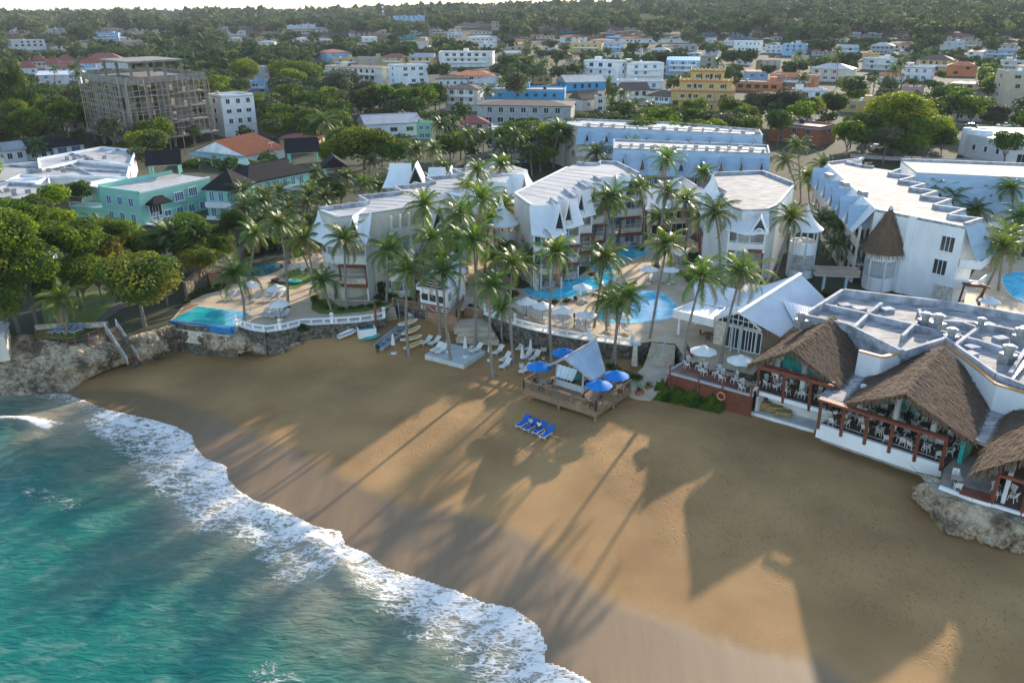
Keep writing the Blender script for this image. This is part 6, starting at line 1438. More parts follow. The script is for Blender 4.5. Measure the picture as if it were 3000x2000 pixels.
# cliff top rail fence
pts=[P(x,y,2.95) for x,y in ((108,985),(140,995),(172,1002),(200,1010),(222,1010),(262,998),(292,985),(318,968))]
r=thing('rope_fence','low red timber post fence with ropes along the cliff top left of the stairs','fence',pts[0]); land('low cliff top fence',(pts[3].x,pts[3].y))
for q in pts: b=MB(); b.bar(q-Vector((0,0,.3)),q+Vector((0,0,1.0)),.13); b.build('post',m_teakred,r)
for h_ in (.9,.5): b=MB(); b.tube([q+Vector((0,0,h_)) for q in pts],.025,5); b.build('rope',m_wood,r)
wallstrip('garden_wall',[P2(105,965),P2(170,961),P2(250,960),P2(318,955)],2.9,3.6,.4,m_stone,'low beige kerb wall behind the grey blue loungers','wall')
# wooden counter left terrace
p=P(650,828,3.0); r=thing('wooden_counter','slatted wooden bar counter beside the hedge on the left terrace','counter',p); b=MB()
for k in range(6): b.box(p+Vector((0,0,.15+k*.27)),(3.4,1.1,.22),.35)
b.build('slatted_front',m_deckwood,r); b=MB(); b.box(p+Vector((0,0,1.75)),(3.7,1.4,.08),.35); b.build('counter_top',m_brown,r)
wallstrip('boundary_wall',[P2(548,880),P2(570,850),P2(610,832),P2(660,800),P2(700,770),P2(760,740),P2(860,715),P2(935,705)],2.9,5.6,.35,m_coblite,'mottled boundary wall behind the left terrace hedge','wall')
# footbridge
a,c=P(2385,800,5.9),P(2515,805,5.9); r=thing('footbridge','narrow grey footbridge between the round stair tower and the long wing','bridge',(a.x,a.y,3)); b=MB(); b.wall(a[:2],c[:2],1.6,5.7,5.9); b.build('walkway',m_grey,r); b=MB(); d,nn,L=dirn(a,c)
for s in (-1,1): b.wall((a+nn*s*.8)[:2],(c+nn*s*.8)[:2],.08,6.0,6.8)
b.build('side_panel',MAT('tan_bridge_panel',(.34,.27,.20),.8,.1,1),r)
for t in (.25,.75): q=a.lerp(c,t); b=MB(); b.box((q.x,q.y,4.3),(.3,.3,2.8)); b.build('support',m_metalblue,r)
# ---------------- people ----------------
m_skin=MAT('tan_skin',(.42,.25,.17),.6,.05,3); m_skin2=MAT('dark_skin',(.13,.07,.045),.6,.05,3); m_hair=MAT('dark_hair',(.02,.015,.012),.7,.1,3)
def person(label,loc,rot,pose,skin,top,bottom,hat=None,scale=1.0):
    r=thing('person',label,'person',loc,rot); r.scale=(scale,)*3
    if pose=='stand':
        hip=(0,0,.92); J=dict(kl=(.06,.1,.5),kr=(-.03,-.1,.5),fl=(.02,.1,.05),fr=(-.05,-.1,.05),tl=(.2,.1,.03),tr=(.13,-.1,.03),ch=(0,0,1.38),nk=(.01,0,1.5),hd=(.03,0,1.66),el=(-.04,.28,1.12),er=(.02,-.28,1.13),hl=(.08,.3,.9),hr=(.14,-.28,.92),sl=(0,.19,1.42),sr=(0,-.19,1.42))
    elif pose=='walk':
        hip=(0,0,.9); J=dict(kl=(.2,.1,.52),kr=(-.08,-.1,.5),fl=(.24,.1,.07),fr=(-.36,-.1,.12),tl=(.4,.1,.05),tr=(-.22,-.1,.03),ch=(.03,0,1.36),nk=(.05,0,1.49),hd=(.09,0,1.64),el=(-.14,.25,1.13),er=(.12,-.25,1.12),hl=(-.08,.28,.9),hr=(.32,-.24,1.0),sl=(.03,.19,1.41),sr=(.03,-.19,1.41))
    else:
        hip=(0,0,.52); J=dict(kl=(.42,.12,.54),kr=(.42,-.12,.54),fl=(.42,.12,.07),fr=(.46,-.12,.07),tl=(.58,.12,.04),tr=(.62,-.12,.04),ch=(.03,0,.96),nk=(.06,0,1.09),hd=(.12,0,1.24),el=(.12,.27,.76),er=(.12,-.27,.76),hl=(.36,.16,.7),hr=(.36,-.18,.7),sl=(.03,.19,1.0),sr=(.03,-.19,1.0))
    vs=[];es=[];rd=[]
    def V(p,rr): vs.append(p);rd.append(rr);return len(vs)-1
    def E(a,c): es.append((a,c))
    h=V(hip,.15); w=V(tuple((hip[i]*.5+J['ch'][i]*.5) for i in range(3)),.135); c=V(J['ch'],.155); n=V(J['nk'],.06); E(h,w);E(w,c);E(c,n)
    hb=V((J['hd'][0],J['hd'][1],J['hd'][2]-.03),.085); ht=V((J['hd'][0]-.01,J['hd'][1],J['hd'][2]+.07),.085); E(n,hb);E(hb,ht)
    fc=V((J['hd'][0]+.09,0,J['hd'][2]-.01),.018); E(hb,fc)
    for s in 'lr':
        sg=1 if s=='l' else -1
        hj=V((hip[0],sg*.1,hip[2]-.06),.105); k=V(J['k'+s],.062); f=V(J['f'+s],.042); t=V(J['t'+s],.035); E(h,hj);E(hj,k);E(k,f);E(f,t)
        sh=V(J['s'+s],.065); e=V(J['e'+s],.042); ha=V(J['h'+s],.028); E(c,sh);E(sh,e);E(e,ha)
        H=Vector(J['h'+s]); dr=(H-Vector(J['e'+s])).normalized(); sd=Vector((0,sg,0)); up=dr.cross(sd).normalized()
        pm=V(tuple(H+dr*.05),.026); E(ha,pm)
        for q,(o,l) in enumerate(((-.027,.07),(-.009,.085),(.009,.08),(.027,.065))):
            b1=V(tuple(H+dr*.09+up*o),.009); b2=V(tuple(H+dr*(.09+l*.9)+up*o+sd*-.015),.007); E(pm,b1);E(b1,b2)
        t1=V(tuple(H+dr*.04+up*.04),.010); t2=V(tuple(H+dr*.08+up*.055),.008); E(pm,t1);E(t1,t2)
    me=D.meshes.new('body'); me.from_pydata(vs,es,[]); o=D.objects.new('body',me); COL.objects.link(o); o.parent=r; me.materials.append(skin)
    mo=o.modifiers.new('skin','SKIN'); mo.use_smooth_shade=True
    if not me.skin_vertices:
        import bmesh; bm=bmesh.new(); bm.from_mesh(me); bm.verts.layers.skin.verify(); bm.to_mesh(me); bm.free()
    for i,sv in enumerate(me.skin_vertices[0].data): sv.radius=(rd[i],rd[i]); sv.use_root=(i==0)
    su=o.modifiers.new('sub','SUBSURF'); su.levels=1; su.render_levels=1
    hp,cv=Vector(hip),Vector(J['ch'])
    b=MB(); b.tube([hp-Vector((0,0,.02)),hp.lerp(cv,.5),cv,Vector(J['nk'])-Vector((0,0,.03))],[.165,.16,.185,.09],12)
    for s in 'lr': sh,e=Vector(J['s'+s]),Vector(J['e'+s]); b.tube([cv.lerp(sh,.6),sh,sh.lerp(e,.6)],[.1,.085,.065],8)
    b.build('shirt',top,r,True)
    b=MB()
    for s,sg in (('l',1),('r',-1)): k=Vector(J['k'+s]); hj=Vector((hip[0],sg*.09,hip[2]+.02)); b.tube([hj,hj.lerp(k,.5),hj.lerp(k,.9)],[.135,.11,.09],10)
    b.tube([hp+Vector((0,0,.06)),hp-Vector((0,0,.1))],[.16,.165],12); b.build('shorts',bottom,r,True)
    hd=Vector(J['hd']); b=MB(); b.lathe([(.01,.17),(.07,.155),(.105,.09),(.108,.03),(.1,0)],hd-Vector((.02,0,0)),12); b.build('hair',hat or m_hair,r,True)
    return r
m_wshirt=MAT('white_shirt',(.7,.7,.72),.8,.05,3); m_bshirt=MAT('black_wetsuit',(.02,.022,.03),.7,.1,3); m_lblue=MAT('light_blue_shirt',(.30,.52,.72),.8,.1,3); m_navy=MAT('navy_shorts',(.02,.03,.10),.8,.1,3); m_yelsh=MAT('pale_yellow_shirt',(.6,.52,.25),.8,.1,3); m_pinksh=MAT('pink_shirt',(.6,.25,.25),.8,.1,3); m_cyan=MAT('turquoise_shirt',(.05,.40,.45),.8,.1,3)
PP=[('person in a light blue shirt sitting on the second blue lounger',(1556,1249),-.55,R(232),'sit',m_skin,m_lblue,m_navy),('person in a white shirt sitting on the third blue lounger',(1580,1259),-.5,R(232),'sit',m_skin2,m_wshirt,m_navy)]
for lab,(x,y),dz,rot,pose,sk_,tp,bt in PP:
    p=PS(x,y+2); person(lab,Vector((p.x,p.y,p.z-.08)),rot,pose,sk_,tp,bt)
hutp=[('person in a white shirt standing on the steps beside the dive hut',1366,842,m_skin,m_wshirt,m_navy),('person in dark clothes walking right next to the dive hut wall',1345,850,m_skin,m_bshirt,m_bshirt),('person in dark clothes standing behind the others by the dive hut',1353,835,m_skin2,m_bshirt,m_navy),('person in navy at the back end of the dive hut',1358,818,m_skin,m_navy,m_bshirt),('person in grey shirt with a bag at the foot of the hut steps',1349,868,m_skin,MAT('grey_shirt',(.3,.32,.34),.8,.1,3),m_navy),('person in a black top at the front right corner of the hut deck',1341,897,m_skin,m_bshirt,m_navy),('person in a dark green shirt at the left of the dive hut',1221,890,m_skin2,MAT('dark_green_shirt',(.02,.08,.05),.8,.1,3),m_bshirt)]
for i,(lab,x,y,sk_,tp,bt) in enumerate(hutp): p=P(x,y+3,3.04); person(lab,p,R(-60+40*i),'walk' if i%3==1 else 'stand',sk_,tp,bt)
p=P(1546,905,3.05); person('person in dark shorts standing beneath the leftmost parasol of the pool terrace',p,2,'stand',m_skin,m_skin,m_navy)
p=P(2266,1092,2.72); person('waiter in a turquoise shirt standing in the first thatched pavilion',p,2,'stand',m_skin2,m_cyan,m_bshirt)
for lab,x,y,z,tp in (('diner in a pink shirt seated at the left table of the first pavilion',2268,1135,2.72,m_pinksh),('diner in a dark shirt seated at the rear table of the first pavilion',2378,1150,2.72,m_bshirt),('diner in a cream shirt at the leftmost table of the middle pavilion',2443,1231,2.52,m_wshirt),('diner in a pale yellow shirt at the leftmost table of the middle pavilion',2477,1240,2.52,m_yelsh),('diner in a light blue shirt near the second red post',2549,1245,2.52,m_lblue),('diner in dark clothes near the second red post',2568,1252,2.52,m_bshirt),('diner in a turquoise shirt at the back of the middle pavilion',2672,1225,2.52,m_cyan),('diner in a pink shirt beside the teal pier',2827,1335,2.62,m_pinksh)):
    p=P(x,y,z); person(lab,Vector((p.x,p.y,z-.03)),random.uniform(0,6),'sit',m_skin,tp,m_navy)
p=P(1725,1138,1.1); person('bartender in a pink shirt behind the beach bar counter',p,R(-100),'stand',m_skin,m_pinksh,m_navy)
p=P(1530,712,8.8); person('person without a shirt on the balcony of the central wing',Vector((p.x,p.y,8.7)),R(-60),'sit',m_skin,m_skin,m_navy)
# towel, tarp, mats
p=P(2425,1216,.2); b=MB(); 
vs=[];
for j in range(7):
    for i in range(13):
        t=i/12; vs.append((p.x+(t-.5)*3.0,p.y+(j/6-.5)*1.2-(t-.5)*1.2,.15+.38*math.sin(pi*j/6)*math.sin(pi*min(1,max(0,t)))+.08*mnoise.noise((i*.9,j*.9,1))))
b.add(vs,[(j*13+i,j*13+i+1,(j+1)*13+i+1,(j+1)*13+i) for j in range(6) for i in range(12)]); tag(recenter(b.build('tarpaulin',m_blues,smooth=True)),'crumpled blue tarpaulin on the ledge under the first thatched pavilion','tarpaulin')
for i,(x,y) in enumerate(((2237,1188),(2270,1198),(2296,1210))):
    p=P(x,y,.6-.1*i); r=thing('mat_stack',('tallest stack of yellow brown reed mats under the first pavilion','middle stack of reed mats under the first pavilion','lowest stack of reed mats nearest the blue tarpaulin')[i],'mats',(p.x,p.y,.1),0,'stacks of reed mats')
    for k in range(5-i): b=MB(); b.box((p.x,p.y,.2+k*.2),(1.7-.05*k,.8,.15),-.35); b.build('mat',MAT('reed_mat',(.42,.29,.12),.8,.25,3) if (i==0 and k==0) else D.materials['reed_mat'],r)
# ---------------- town ----------------
PROT=[]  # protected picture rectangles (x0,x1,y0,y1,distance)
FOOT=[]  # footprints (x,y,radius)
def hiproof(root,poly4,z,rh,mat,over=.5,gable=False,name='roof'):
    c=[Vector((*p[:2],z)) for p in poly4]; m=sum(c,Vector())/4
    c=[m+(p-m)*(1+over/max(1,(p-m).length)) for p in c]
    for p in c: p.z=z
    a=(c[1]-c[0]).length; b_=(c[2]-c[1]).length
    if a>=b_: e0,e1=(c[0]+c[3])/2,(c[1]+c[2])/2; k=0 if gable else min(.48,b_/2/a); r0,r1=e0.lerp(e1,k),e1.lerp(e0,k)
    else: e0,e1=(c[0]+c[1])/2,(c[2]+c[3])/2; k=0 if gable else min(.48,a/2/b_); r0,r1=e0.lerp(e1,k),e1.lerp(e0,k)
    r0.z=r1.z=z+rh; b=MB()
    if a>=b_: b.quad(c[0],c[1],r1,r0); b.quad(c[2],c[3],r0,r1); b.tri(c[1],c[2],r1); b.tri(c[3],c[0],r0)
    else: b.tri(c[0],c[1],r0); b.quad(c[1],c[2],r1,r0); b.tri(c[2],c[3],r1); b.quad(c[3],c[0],r0,r1)
    b.add([tuple(p) for p in c],[(3,2,1,0)]); b.bar(r0,r1+Vector((.01,0,0)),.25,.12)
    for i in range(4): b.bar(c[i]-Vector((0,0,.12)),c[(i+1)%4]-Vector((0,0,.12)),.12,.22)
    return b.build(name,mat,root)
_r=random.Random(77)
def house(x0,x1,yt,yb,wm,roof,rm,label,yaw=0,dep=.75,nw=3,short=None,bal=False,rh=.28,nofloor=None,wf=None,cat='house',name=None,sink=1.5):
    p=PT((x0+x1)/2,yb); y=p.y; mpp=(y*cp+(CH-p.z)*sp)/F; W=(x1-x0)*mpp; az=math.atan2(p.x,p.y)
    A=R(yaw); w=W/(abs(math.cos(A))+dep*abs(math.sin(A))); d=w*dep
    # base centre: the visible base row is the near corner
    off=(w*abs(math.sin(A))+d*abs(math.cos(A)))/2; c=Vector((p.x,p.y,0))+Vector((math.sin(az),math.cos(az),0))*off
    z0=p.z; ztop=min(ZAT(y+2*off*.75,yt),ZAT(y,yt)+40); z0=min(z0,T(c.x,c.y)); H=max(2.6,ztop-p.z)
    r=thing(name or ('house' if H<9 else 'apartment_building'),label,cat if H<9 else ('apartment building' if cat=='house' else cat),(c.x,c.y,z0))
    rt=A-az; ux=Vector((math.cos(rt),math.sin(rt),0)); uy=Vector((-ux.y,ux.x,0))
    q=[c-ux*w/2-uy*d/2,c+ux*w/2-uy*d/2,c+ux*w/2+uy*d/2,c-ux*w/2+uy*d/2]
    zr=z0+0; hr=H*rh if roof in('hip','gable') else 0; ze=p.z+H-hr
    MB().prism([v[:2] for v in q],z0-sink,ze).build('wall',wm,r)
    if roof=='hip': hiproof(r,q,ze,hr,rm)
    elif roof=='gable': hiproof(r,q,ze,hr,rm,gable=True)
    elif roof=='shed': corrug(r,Vector((*q[3][:2],ze+H*.2)),Vector((*q[2][:2],ze+H*.2)),Vector((*q[0][:2],ze+.1)),Vector((*q[1][:2],ze+.1)),rm,pitch=.8)
    else:
        MB().prism([(c+(v-c)*1.01)[:2] for v in q],ze-.25,ze+.02).build('roof',rm,r); parapet(r,[v[:2] for v in q],ze,.6,.25,wm,close=True)
        b=MB(); k=c+ux*random.uniform(-.3,.3)*w+uy*random.uniform(-.2,.3)*d; b.lathe([(.7,0),(.75,.1),(.72,1.2),(.3,1.4),(.01,1.4)],(k.x,k.y,ze),10); b.build('water_tank',random.choice((m_wire,m_white,m_metal)),r)
        if random.random()<.6: b=MB(); k=c+ux*random.uniform(-.35,.35)*w+uy*random.uniform(0,.3)*d; s=min(3,w*.22); b.box((k.x,k.y,ze+1.1),(s,s,2.2),rt); b.build('stair_head',wm,r)
    nf=max(1,round((ze-p.z)/3.0)); fh=(ze-p.z)/nf
    nw_=max(1,nw+_r.choice((-1,0,0,1)) if nw>2 else nw); wq=_r.uniform(.32,.62); gm=_r.choice((m_glass,m_glass,m_curtain,m_dark)); wf=wf or _r.choice((m_white,m_white,m_brown,m_wallgrey)); bal=bal or (_r.random()<.38 and nf>1)
    for f in range(nf):
        z=p.z+f*fh+fh*.55
        if f==0 and nf>2: continue
        windows(r,q[0],q[1],z,nw_,round(min(_r.choice((1.2,1.6,2.1)),w/nw_*wq),1),round(min(_r.choice((1.1,1.4,1.8)),fh*.5),1),wf,gm,1,margin=_r.uniform(.03,.14),skip=(_r.randrange(9),))
        side=(q[1],q[2]) if (yaw<-8 or (yaw<=8 and p.x<0)) else (q[3],q[0])
        windows(r,side[0],side[1],z,max(1,int(nw_*dep*.7)),min(1.3,d*.2),min(1.3,fh*.45),wf or m_white,m_glass,0)
        if bal and f>0:
            fr=-uy; b=MB(); a,e=q[0]+ux*w*.1,q[0]+ux*w*.9; zz=p.z+f*fh; b.prism([a[:2],e[:2],(e+fr*1.4)[:2],(a+fr*1.4)[:2]],zz-.15,zz); b.wall((a+fr*1.35)[:2],(e+fr*1.35)[:2],.1,zz,zz+.9)
            for t in (0,.33,.66,1): v=a.lerp(e,t)+fr*1.3; b.box((v.x,v.y,zz+fh/2),(.2,.2,fh))
            b.build('balcony',m_white,r)
    if short: land(short,(c.x,c.y))
    PROT.append((x0,x1,yt,yb,math.hypot(p.x,p.y))); FOOT.append((c.x,c.y,max(w,d)*.62))
    return r,q,ze,p.z,ux,uy,c
# --- building under construction with scaffolding ---
def construction():
    zt=23.0; n=PT(386,448); q=[P(240,222,zt),P(360,240,zt),P(600,222,zt)]; q.append(q[0]+q[2]-q[1]); z0=4.0
    c=sum(q,Vector())/4; r=thing('unfinished_building','grey unfinished concrete tower block wrapped in timber scaffolding','building',(c.x,c.y,z0)); land('scaffolded concrete block',(c.x,c.y))
    FOOT.append((c.x,c.y,20)); PROT.append((236,615,175,430,226))
    lv=[z0+.3,7.2,11.1,15.0,19.0,zt]
    for i,z in enumerate(lv[1:]):
        ex=1.0 if i else 1.12; b=MB(); b.prism([(c+(v-c)*ex)[:2] for v in q],z-.35,z); b.build('floor_slab',m_concrete,r)
    b=MB(); pl=[(c+(v-c)*1.0) for v in q]
    for i in range(4): b.wall(pl[i][:2],pl[(i+1)%4][:2],.3,zt-.9,zt+.9)
    b.build('parapet',m_concrete,r)
    for i in range(5):
        for j in range(5):
            if 0<i<4 and 0<j<4: continue
            p=(q[0].lerp(q[1],i/4)).lerp(q[3].lerp(q[2],i/4),j/4); p=c+(p-c)*.985; b=MB(); b.box((p.x,p.y,(z0+zt)/2),(.75,.75,zt-z0),.5); b.build('column',m_concrete,r)
    for t in ((.33,.4),(.66,.6),(.5,.25)):
        a=q[0].lerp(q[1],t[0]).lerp(q[3].lerp(q[2],t[0]),t[1]); b=MB(); b.box((a.x,a.y,(z0+zt)/2),(5,.4,zt-z0),.7); b.build('inner_wall',m_concrete,r)
    for k in range(5):
        for s,(a,e) in enumerate(((q[0],q[1]),(q[1],q[2]))):
            for f in range(1,5):
                if (k*7+f*3+s)%5==0: continue
                t0=(k+.2)/5; u=a.lerp(e,t0);v=a.lerp(e,t0+.11); d,nn,L=dirn(u,v); b=MB(); b.wall((u-nn*2.5)[:2],(v-nn*2.5)[:2],.25,lv[f]-.0,lv[f]+3.3); b.build('inner_wall',m_concrete,r)
    # roof pavilion
    tp=[c+(v-c)*.62+(q[3]-q[1])*.02 for v in q]
    for v in tp+[tp[0].lerp(tp[1],.5),tp[1].lerp(tp[2],.33),tp[1].lerp(tp[2],.66)]: b=MB(); b.box((v.x,v.y,25.2),(.7,.7,4.4),.5); b.build('column',m_concrete,r)
    b=MB(); b.prism([(c+(v-c)*.68)[:2] for v in q],27.2,27.7); b.build('roof',m_concrete,r)
    # scaffolding
    rnd=random.Random(3)
    for s,(a,e) in enumerate(((q[0],q[1]),(q[1],q[2]))):
        d,nn,L=dirn(a,e); b=MB(); n=int(L/1.7)
        for k in range(n+1):
            p=a.lerp(e,k/n)+nn*1.2; b.bar((p.x+rnd.uniform(-.15,.15),p.y,z0+3.2),(p.x+rnd.uniform(-.2,.2),p.y,zt+rnd.uniform(-1.5,.8)),.13)
        for z in np.arange(8,zt,1.55):
            k0=0
            while k0<n:
                k1=min(n,k0+rnd.randint(2,5)); p,p2=a.lerp(e,k0/n)+nn*1.25,a.lerp(e,k1/n)+nn*1.25; b.bar((p.x,p.y,z+rnd.uniform(-.3,.3)),(p2.x,p2.y,z+rnd.uniform(-.3,.3)),.12); k0=k1+(1 if rnd.random()<.25 else 0)
        b.build('scaffolding',MAT('bleached_scaffold_timber',(.42,.35,.26),.9,.2,2) if s==0 else D.materials['bleached_scaffold_timber'],r)
construction()
H=house
H(625,755,276,402,m_white,'flat',m_roofwhite,'tall white narrow house right of the scaffolded concrete block',25,.9,3,'tall white narrow house')
H(608,690,298,392,m_cream,'flat',m_roofwhite,'cream block attached behind the tall white narrow house',10,.8,2)
H(191,270,340,386,m_white,'gable',m_brownroof,'small white gabled house at the foot of the concrete block',20,.8,2,'small white gabled house')
H(960,1236,329,404,m_white,'gable',m_wallgrey,'white modern house with broad grey pitched roof behind the yellow green tree',12,.7,3,'white house with broad grey roof',rh=.35) if False else H(1050,1236,329,404,m_white,'gable',m_wallgrey,'white modern house with broad grey pitched roof behind the yellow green tree',12,.7,3,'white house with broad grey roof',rh=.35)
H(1222,1268,360,410,MAT('light_green_render',(.30,.58,.30),.7,.1,.6),'flat',m_roofwhite,'small bright green house right of the white grey roofed house',0,.8,2)
H(823,954,388,436,m_beige,'hip',m_redroof,'low beige house with dark red tiled roof behind the terracotta roof',-15,.6,3,'low beige house with red roof')
H(735,790,240,275,m_pale_blue,'flat',m_roofwhite,'small pale blue house at the edge of the left woods',-10,.8,2)
H(705,790,195,240,m_stucco,'flat',m_roofwhite,'white house half hidden by a pale green tree left of the round dark tree',-20,.7,3)
H(922,1032,143,194,m_pale_blue,'hip',m_redroof,'pale blue and white three storey house with red hip roof',30,.9,3,'house with red hip roof',rh=.18)
H(975,1053,171,196,m_yellow,'flat',m_roofwhite,'yellow crenellated building in front of the red hip roof',0,.6,2)
H(1050,1122,168,196,m_beige,'flat',m_roofwhite,'long plain yellow beige hall between two yellow houses',0,.5,1)
H(1118,1200,156,197,m_yellow,'hip',m_redroof,'yellow two storey house with red roof and balconies',-15,.7,3,'yellow house with red roof',bal=True)
H(1195,1280,155,197,m_yellow,'gable',m_roofwhite,'yellow house with a white roof next to the red roofed yellow house',-12,.7,3,bal=True)
H(1286,1452,152,200,m_stucco,'flat',m_roofwhite,'white terrace building with bare frames on its roof',-8,.4,6,'white terrace building with roof frames',bal=True)
H(954,1160,194,262,m_cream,'flat',m_terra,'long cream building with a strip of red tiles and rows of windows',-38,.3,7,'long cream building')
H(1139,1258,190,265,m_white,'flat',m_roofwhite,'tall white building with stained side wall right of the cream one',25,.7,3,'tall stained white building')
H(950,1062,210,240,m_stucco,'flat',m_roofwhite,'low white annex in front of the long cream building',0,.5,3)
H(1276,1370,218,258,m_stucco,'hip',m_brownroof,'old white house with brown roof left of the pink house',0,.7,3)
H(1318,1464,204,256,m_pink,'hip',m_terra,'pink villa with pyramid terracotta roofs',-12,.7,4,'pink villa')
H(1305,1421,243,327,m_cream,'hip',m_brownroof,'cream three storey house with dark hip roof and arched balconies',-15,.8,4,'cream house with dark hip roof',bal=True,rh=.16)
H(1343,1431,338,385,m_pink,'hip',m_redroof,'pink house with a bright red roof below the unfinished block',0,.8,2,'pink house with red roof',rh=.4)
rr=H(1396,1690,288,372,m_grey,'hip',m_brownroof,'unfinished grey block house with wide low brown roof',-8,.5,7,'unfinished grey block house',rh=.15)
rr=H(1407,1663,258,296,m_sky,'flat',m_roofwhite,'long bright blue hotel with white balustrade',-5,.45,8,'long blue hotel')
c=rr[6]; rr0=rr[0]; k=c-rr[4]*12; 
pq=[k+rr[4]*sx+rr[5]*sy for sx,sy in ((-10,-5),(10,-5),(10,5),(-10,5))]; hiproof(rr0,pq,rr[2]+2.6,2.6,m_roofwhite,name='pavilion_roof')
for v in pq: b=MB(); b.box((v.x,v.y,rr[2]+1.3),(.5,.5,2.6)); b.build('pavilion_post',m_sky,rr0)
rr=H(1628,1774,217,268,m_sky,'gable',m_roofwhite,'bright blue gabled house with white roof and balustrades',18,.8,4,'bright blue gabled house',rh=.4)
rr=H(1707,1840,178,244,m_white,'flat',m_roofwhite,'white apartment house with blue trim, left half',-28,.6,4,'white apartment house with blue trim',bal=True,wf=m_sky)
rr=H(1815,1942,184,242,m_white,'flat',m_roofwhite,'right half of the white apartment house with blue trim and rooftop heaters',15,.7,4,bal=True,wf=m_sky)
H(1666,1768,262,327,m_cream,'gable',m_brownroof,'cream house with steep brown roof beside the tall cypress',35,.9,2,'cream house with steep brown roof',rh=.4)
H(1740,1775,285,330,m_cream,'flat',m_roofwhite,'narrow cream house with a round window',0,.8,1)
H(1806,1900,240,312,m_cream,'gable',m_brownroof,'cream villa with round window and satellite dish',20,.8,3,'cream villa with satellite dish',rh=.3)
H(1890,1991,262,322,m_cream,'hip',m_brownroof,'cream house with brown roofs left of the yellow tiered hotel',-20,.8,3,'cream house with brown roofs',rh=.28)
H(1806,1940,236,262,m_stucco,'flat',m_roofwhite,'flat white terraced roof behind the cream villas',0,.5,4)
H(1950,2046,176,224,m_pale_blue,'shed',m_sky,'blue and white open porch house with blue awning',0,.6,3,'blue porch house',bal=True)
H(2050,2102,166,200,m_beige,'flat',m_brownroof,'beige block with a brown thatch like wall behind the tiered hotel',0,.8,1)
# --- tiered yellow hotel with scalloped parapets ---
def tiered():
    p=PT(2070,326); c=Vector((p.x,p.y+8,0)); z0=p.z; r=thing('tiered_hotel','ochre yellow tiered hotel with scalloped parapets on every floor','hotel building',(c.x,c.y,z0)); land('yellow tiered hotel',(c.x,c.y)); FOOT.append((c.x,c.y,17)); PROT.append((1978,2160,198,310,math.hypot(p.x,p.y)))
    mpp=(p.y*cp+(CH-p.z)*sp)/F; az=math.atan2(p.x,p.y); ux=Vector((math.cos(-az),math.sin(-az),0)); uy=Vector((-ux.y,ux.x,0)); H_=ZAT(p.y+6,203)-z0; fh=H_/4.15
    xc=c-ux*(0)
    for f,(xa,xb) in enumerate(((2030,2125),(2000,2150),(1978,2158),(2000,2155))):
        lvl={0:3,1:2,2:1,3:0}[f]; wa=(xa-2070)*mpp; wb=(xb-2070)*mpp; za=z0+lvl*fh; dd=5+1.2*f
        q=[c+ux*wa-uy*dd,c+ux*wb-uy*dd,c+ux*wb+uy*6,c+ux*wa+uy*6]
        MB().prism([v[:2] for v in q],za-(.5 if lvl==0 else 0),za+fh).build('wall',m_yellow,r)
        b=MB(); 
        for a,e in ((q[0],q[1]),(q[1],q[2]),(q[3],q[0])): b.wall(a[:2],e[:2],.5,za+fh-.35,za+fh+.35)
        b.build('orange_band',m_orange,r)
        b=MB()
        for a,e in ((q[0],q[1]),(q[1],q[2]),(q[3],q[0])):
            d,nn,L=dirn(a,e); n=max(2,int(L/1.55))
            for k in range(n):
                m=a+d*(L*(k+.5)/n)+nn*.1; pts=[m+d*(.72*math.cos(t))+Vector((0,0,za+fh+.3+1.0*math.sin(t))) for t in np.linspace(0,pi,8)]
                v=[tuple(x+nn*.12) for x in pts]+[tuple(x-nn*.12) for x in pts]; b.add(v,[tuple(range(8)),tuple(range(15,7,-1))]+[(i,8+i,9+i,i+1) for i in range(7)])
        b.build('scalloped_parapet',MAT('yellow_cream_scallops',(.66,.50,.24),.7,.08,1) if f==0 else D.materials['yellow_cream_scallops'],r)
        windows(r,q[0],q[1],za+fh*.5,4 if f else 3,1.5,1.3,m_white,m_glass,1); 
        d,nn,L=dirn(q[0],q[1])
        for t in (.3,.62,.86): window(r,q[0]+d*L*t+nn*.04+Vector((0,0,za+fh*.45)),math.atan2(nn.y,nn.x),.8,1.9,m_teakred,m_dark,0,name='arched_door')
tiered()
H(2150,2290,238,268,m_orange,'flat',m_roofwhite,'low orange building with white roof right of the yellow tiered hotel',-5,.6,4,'low orange building')
H(2255,2395,217,262,m_orange,'flat',m_roofwhite,'long orange building with a white trimmed flat roof and water tank',-10,.6,5,'long orange building')
H(2250,2441,360,428,MAT('rust_render',(.36,.13,.06),.8,.15,.6),'flat',m_roofgrey,'rust coloured open courtyard building behind the palm cluster',-25,.7,3,'rust coloured building')
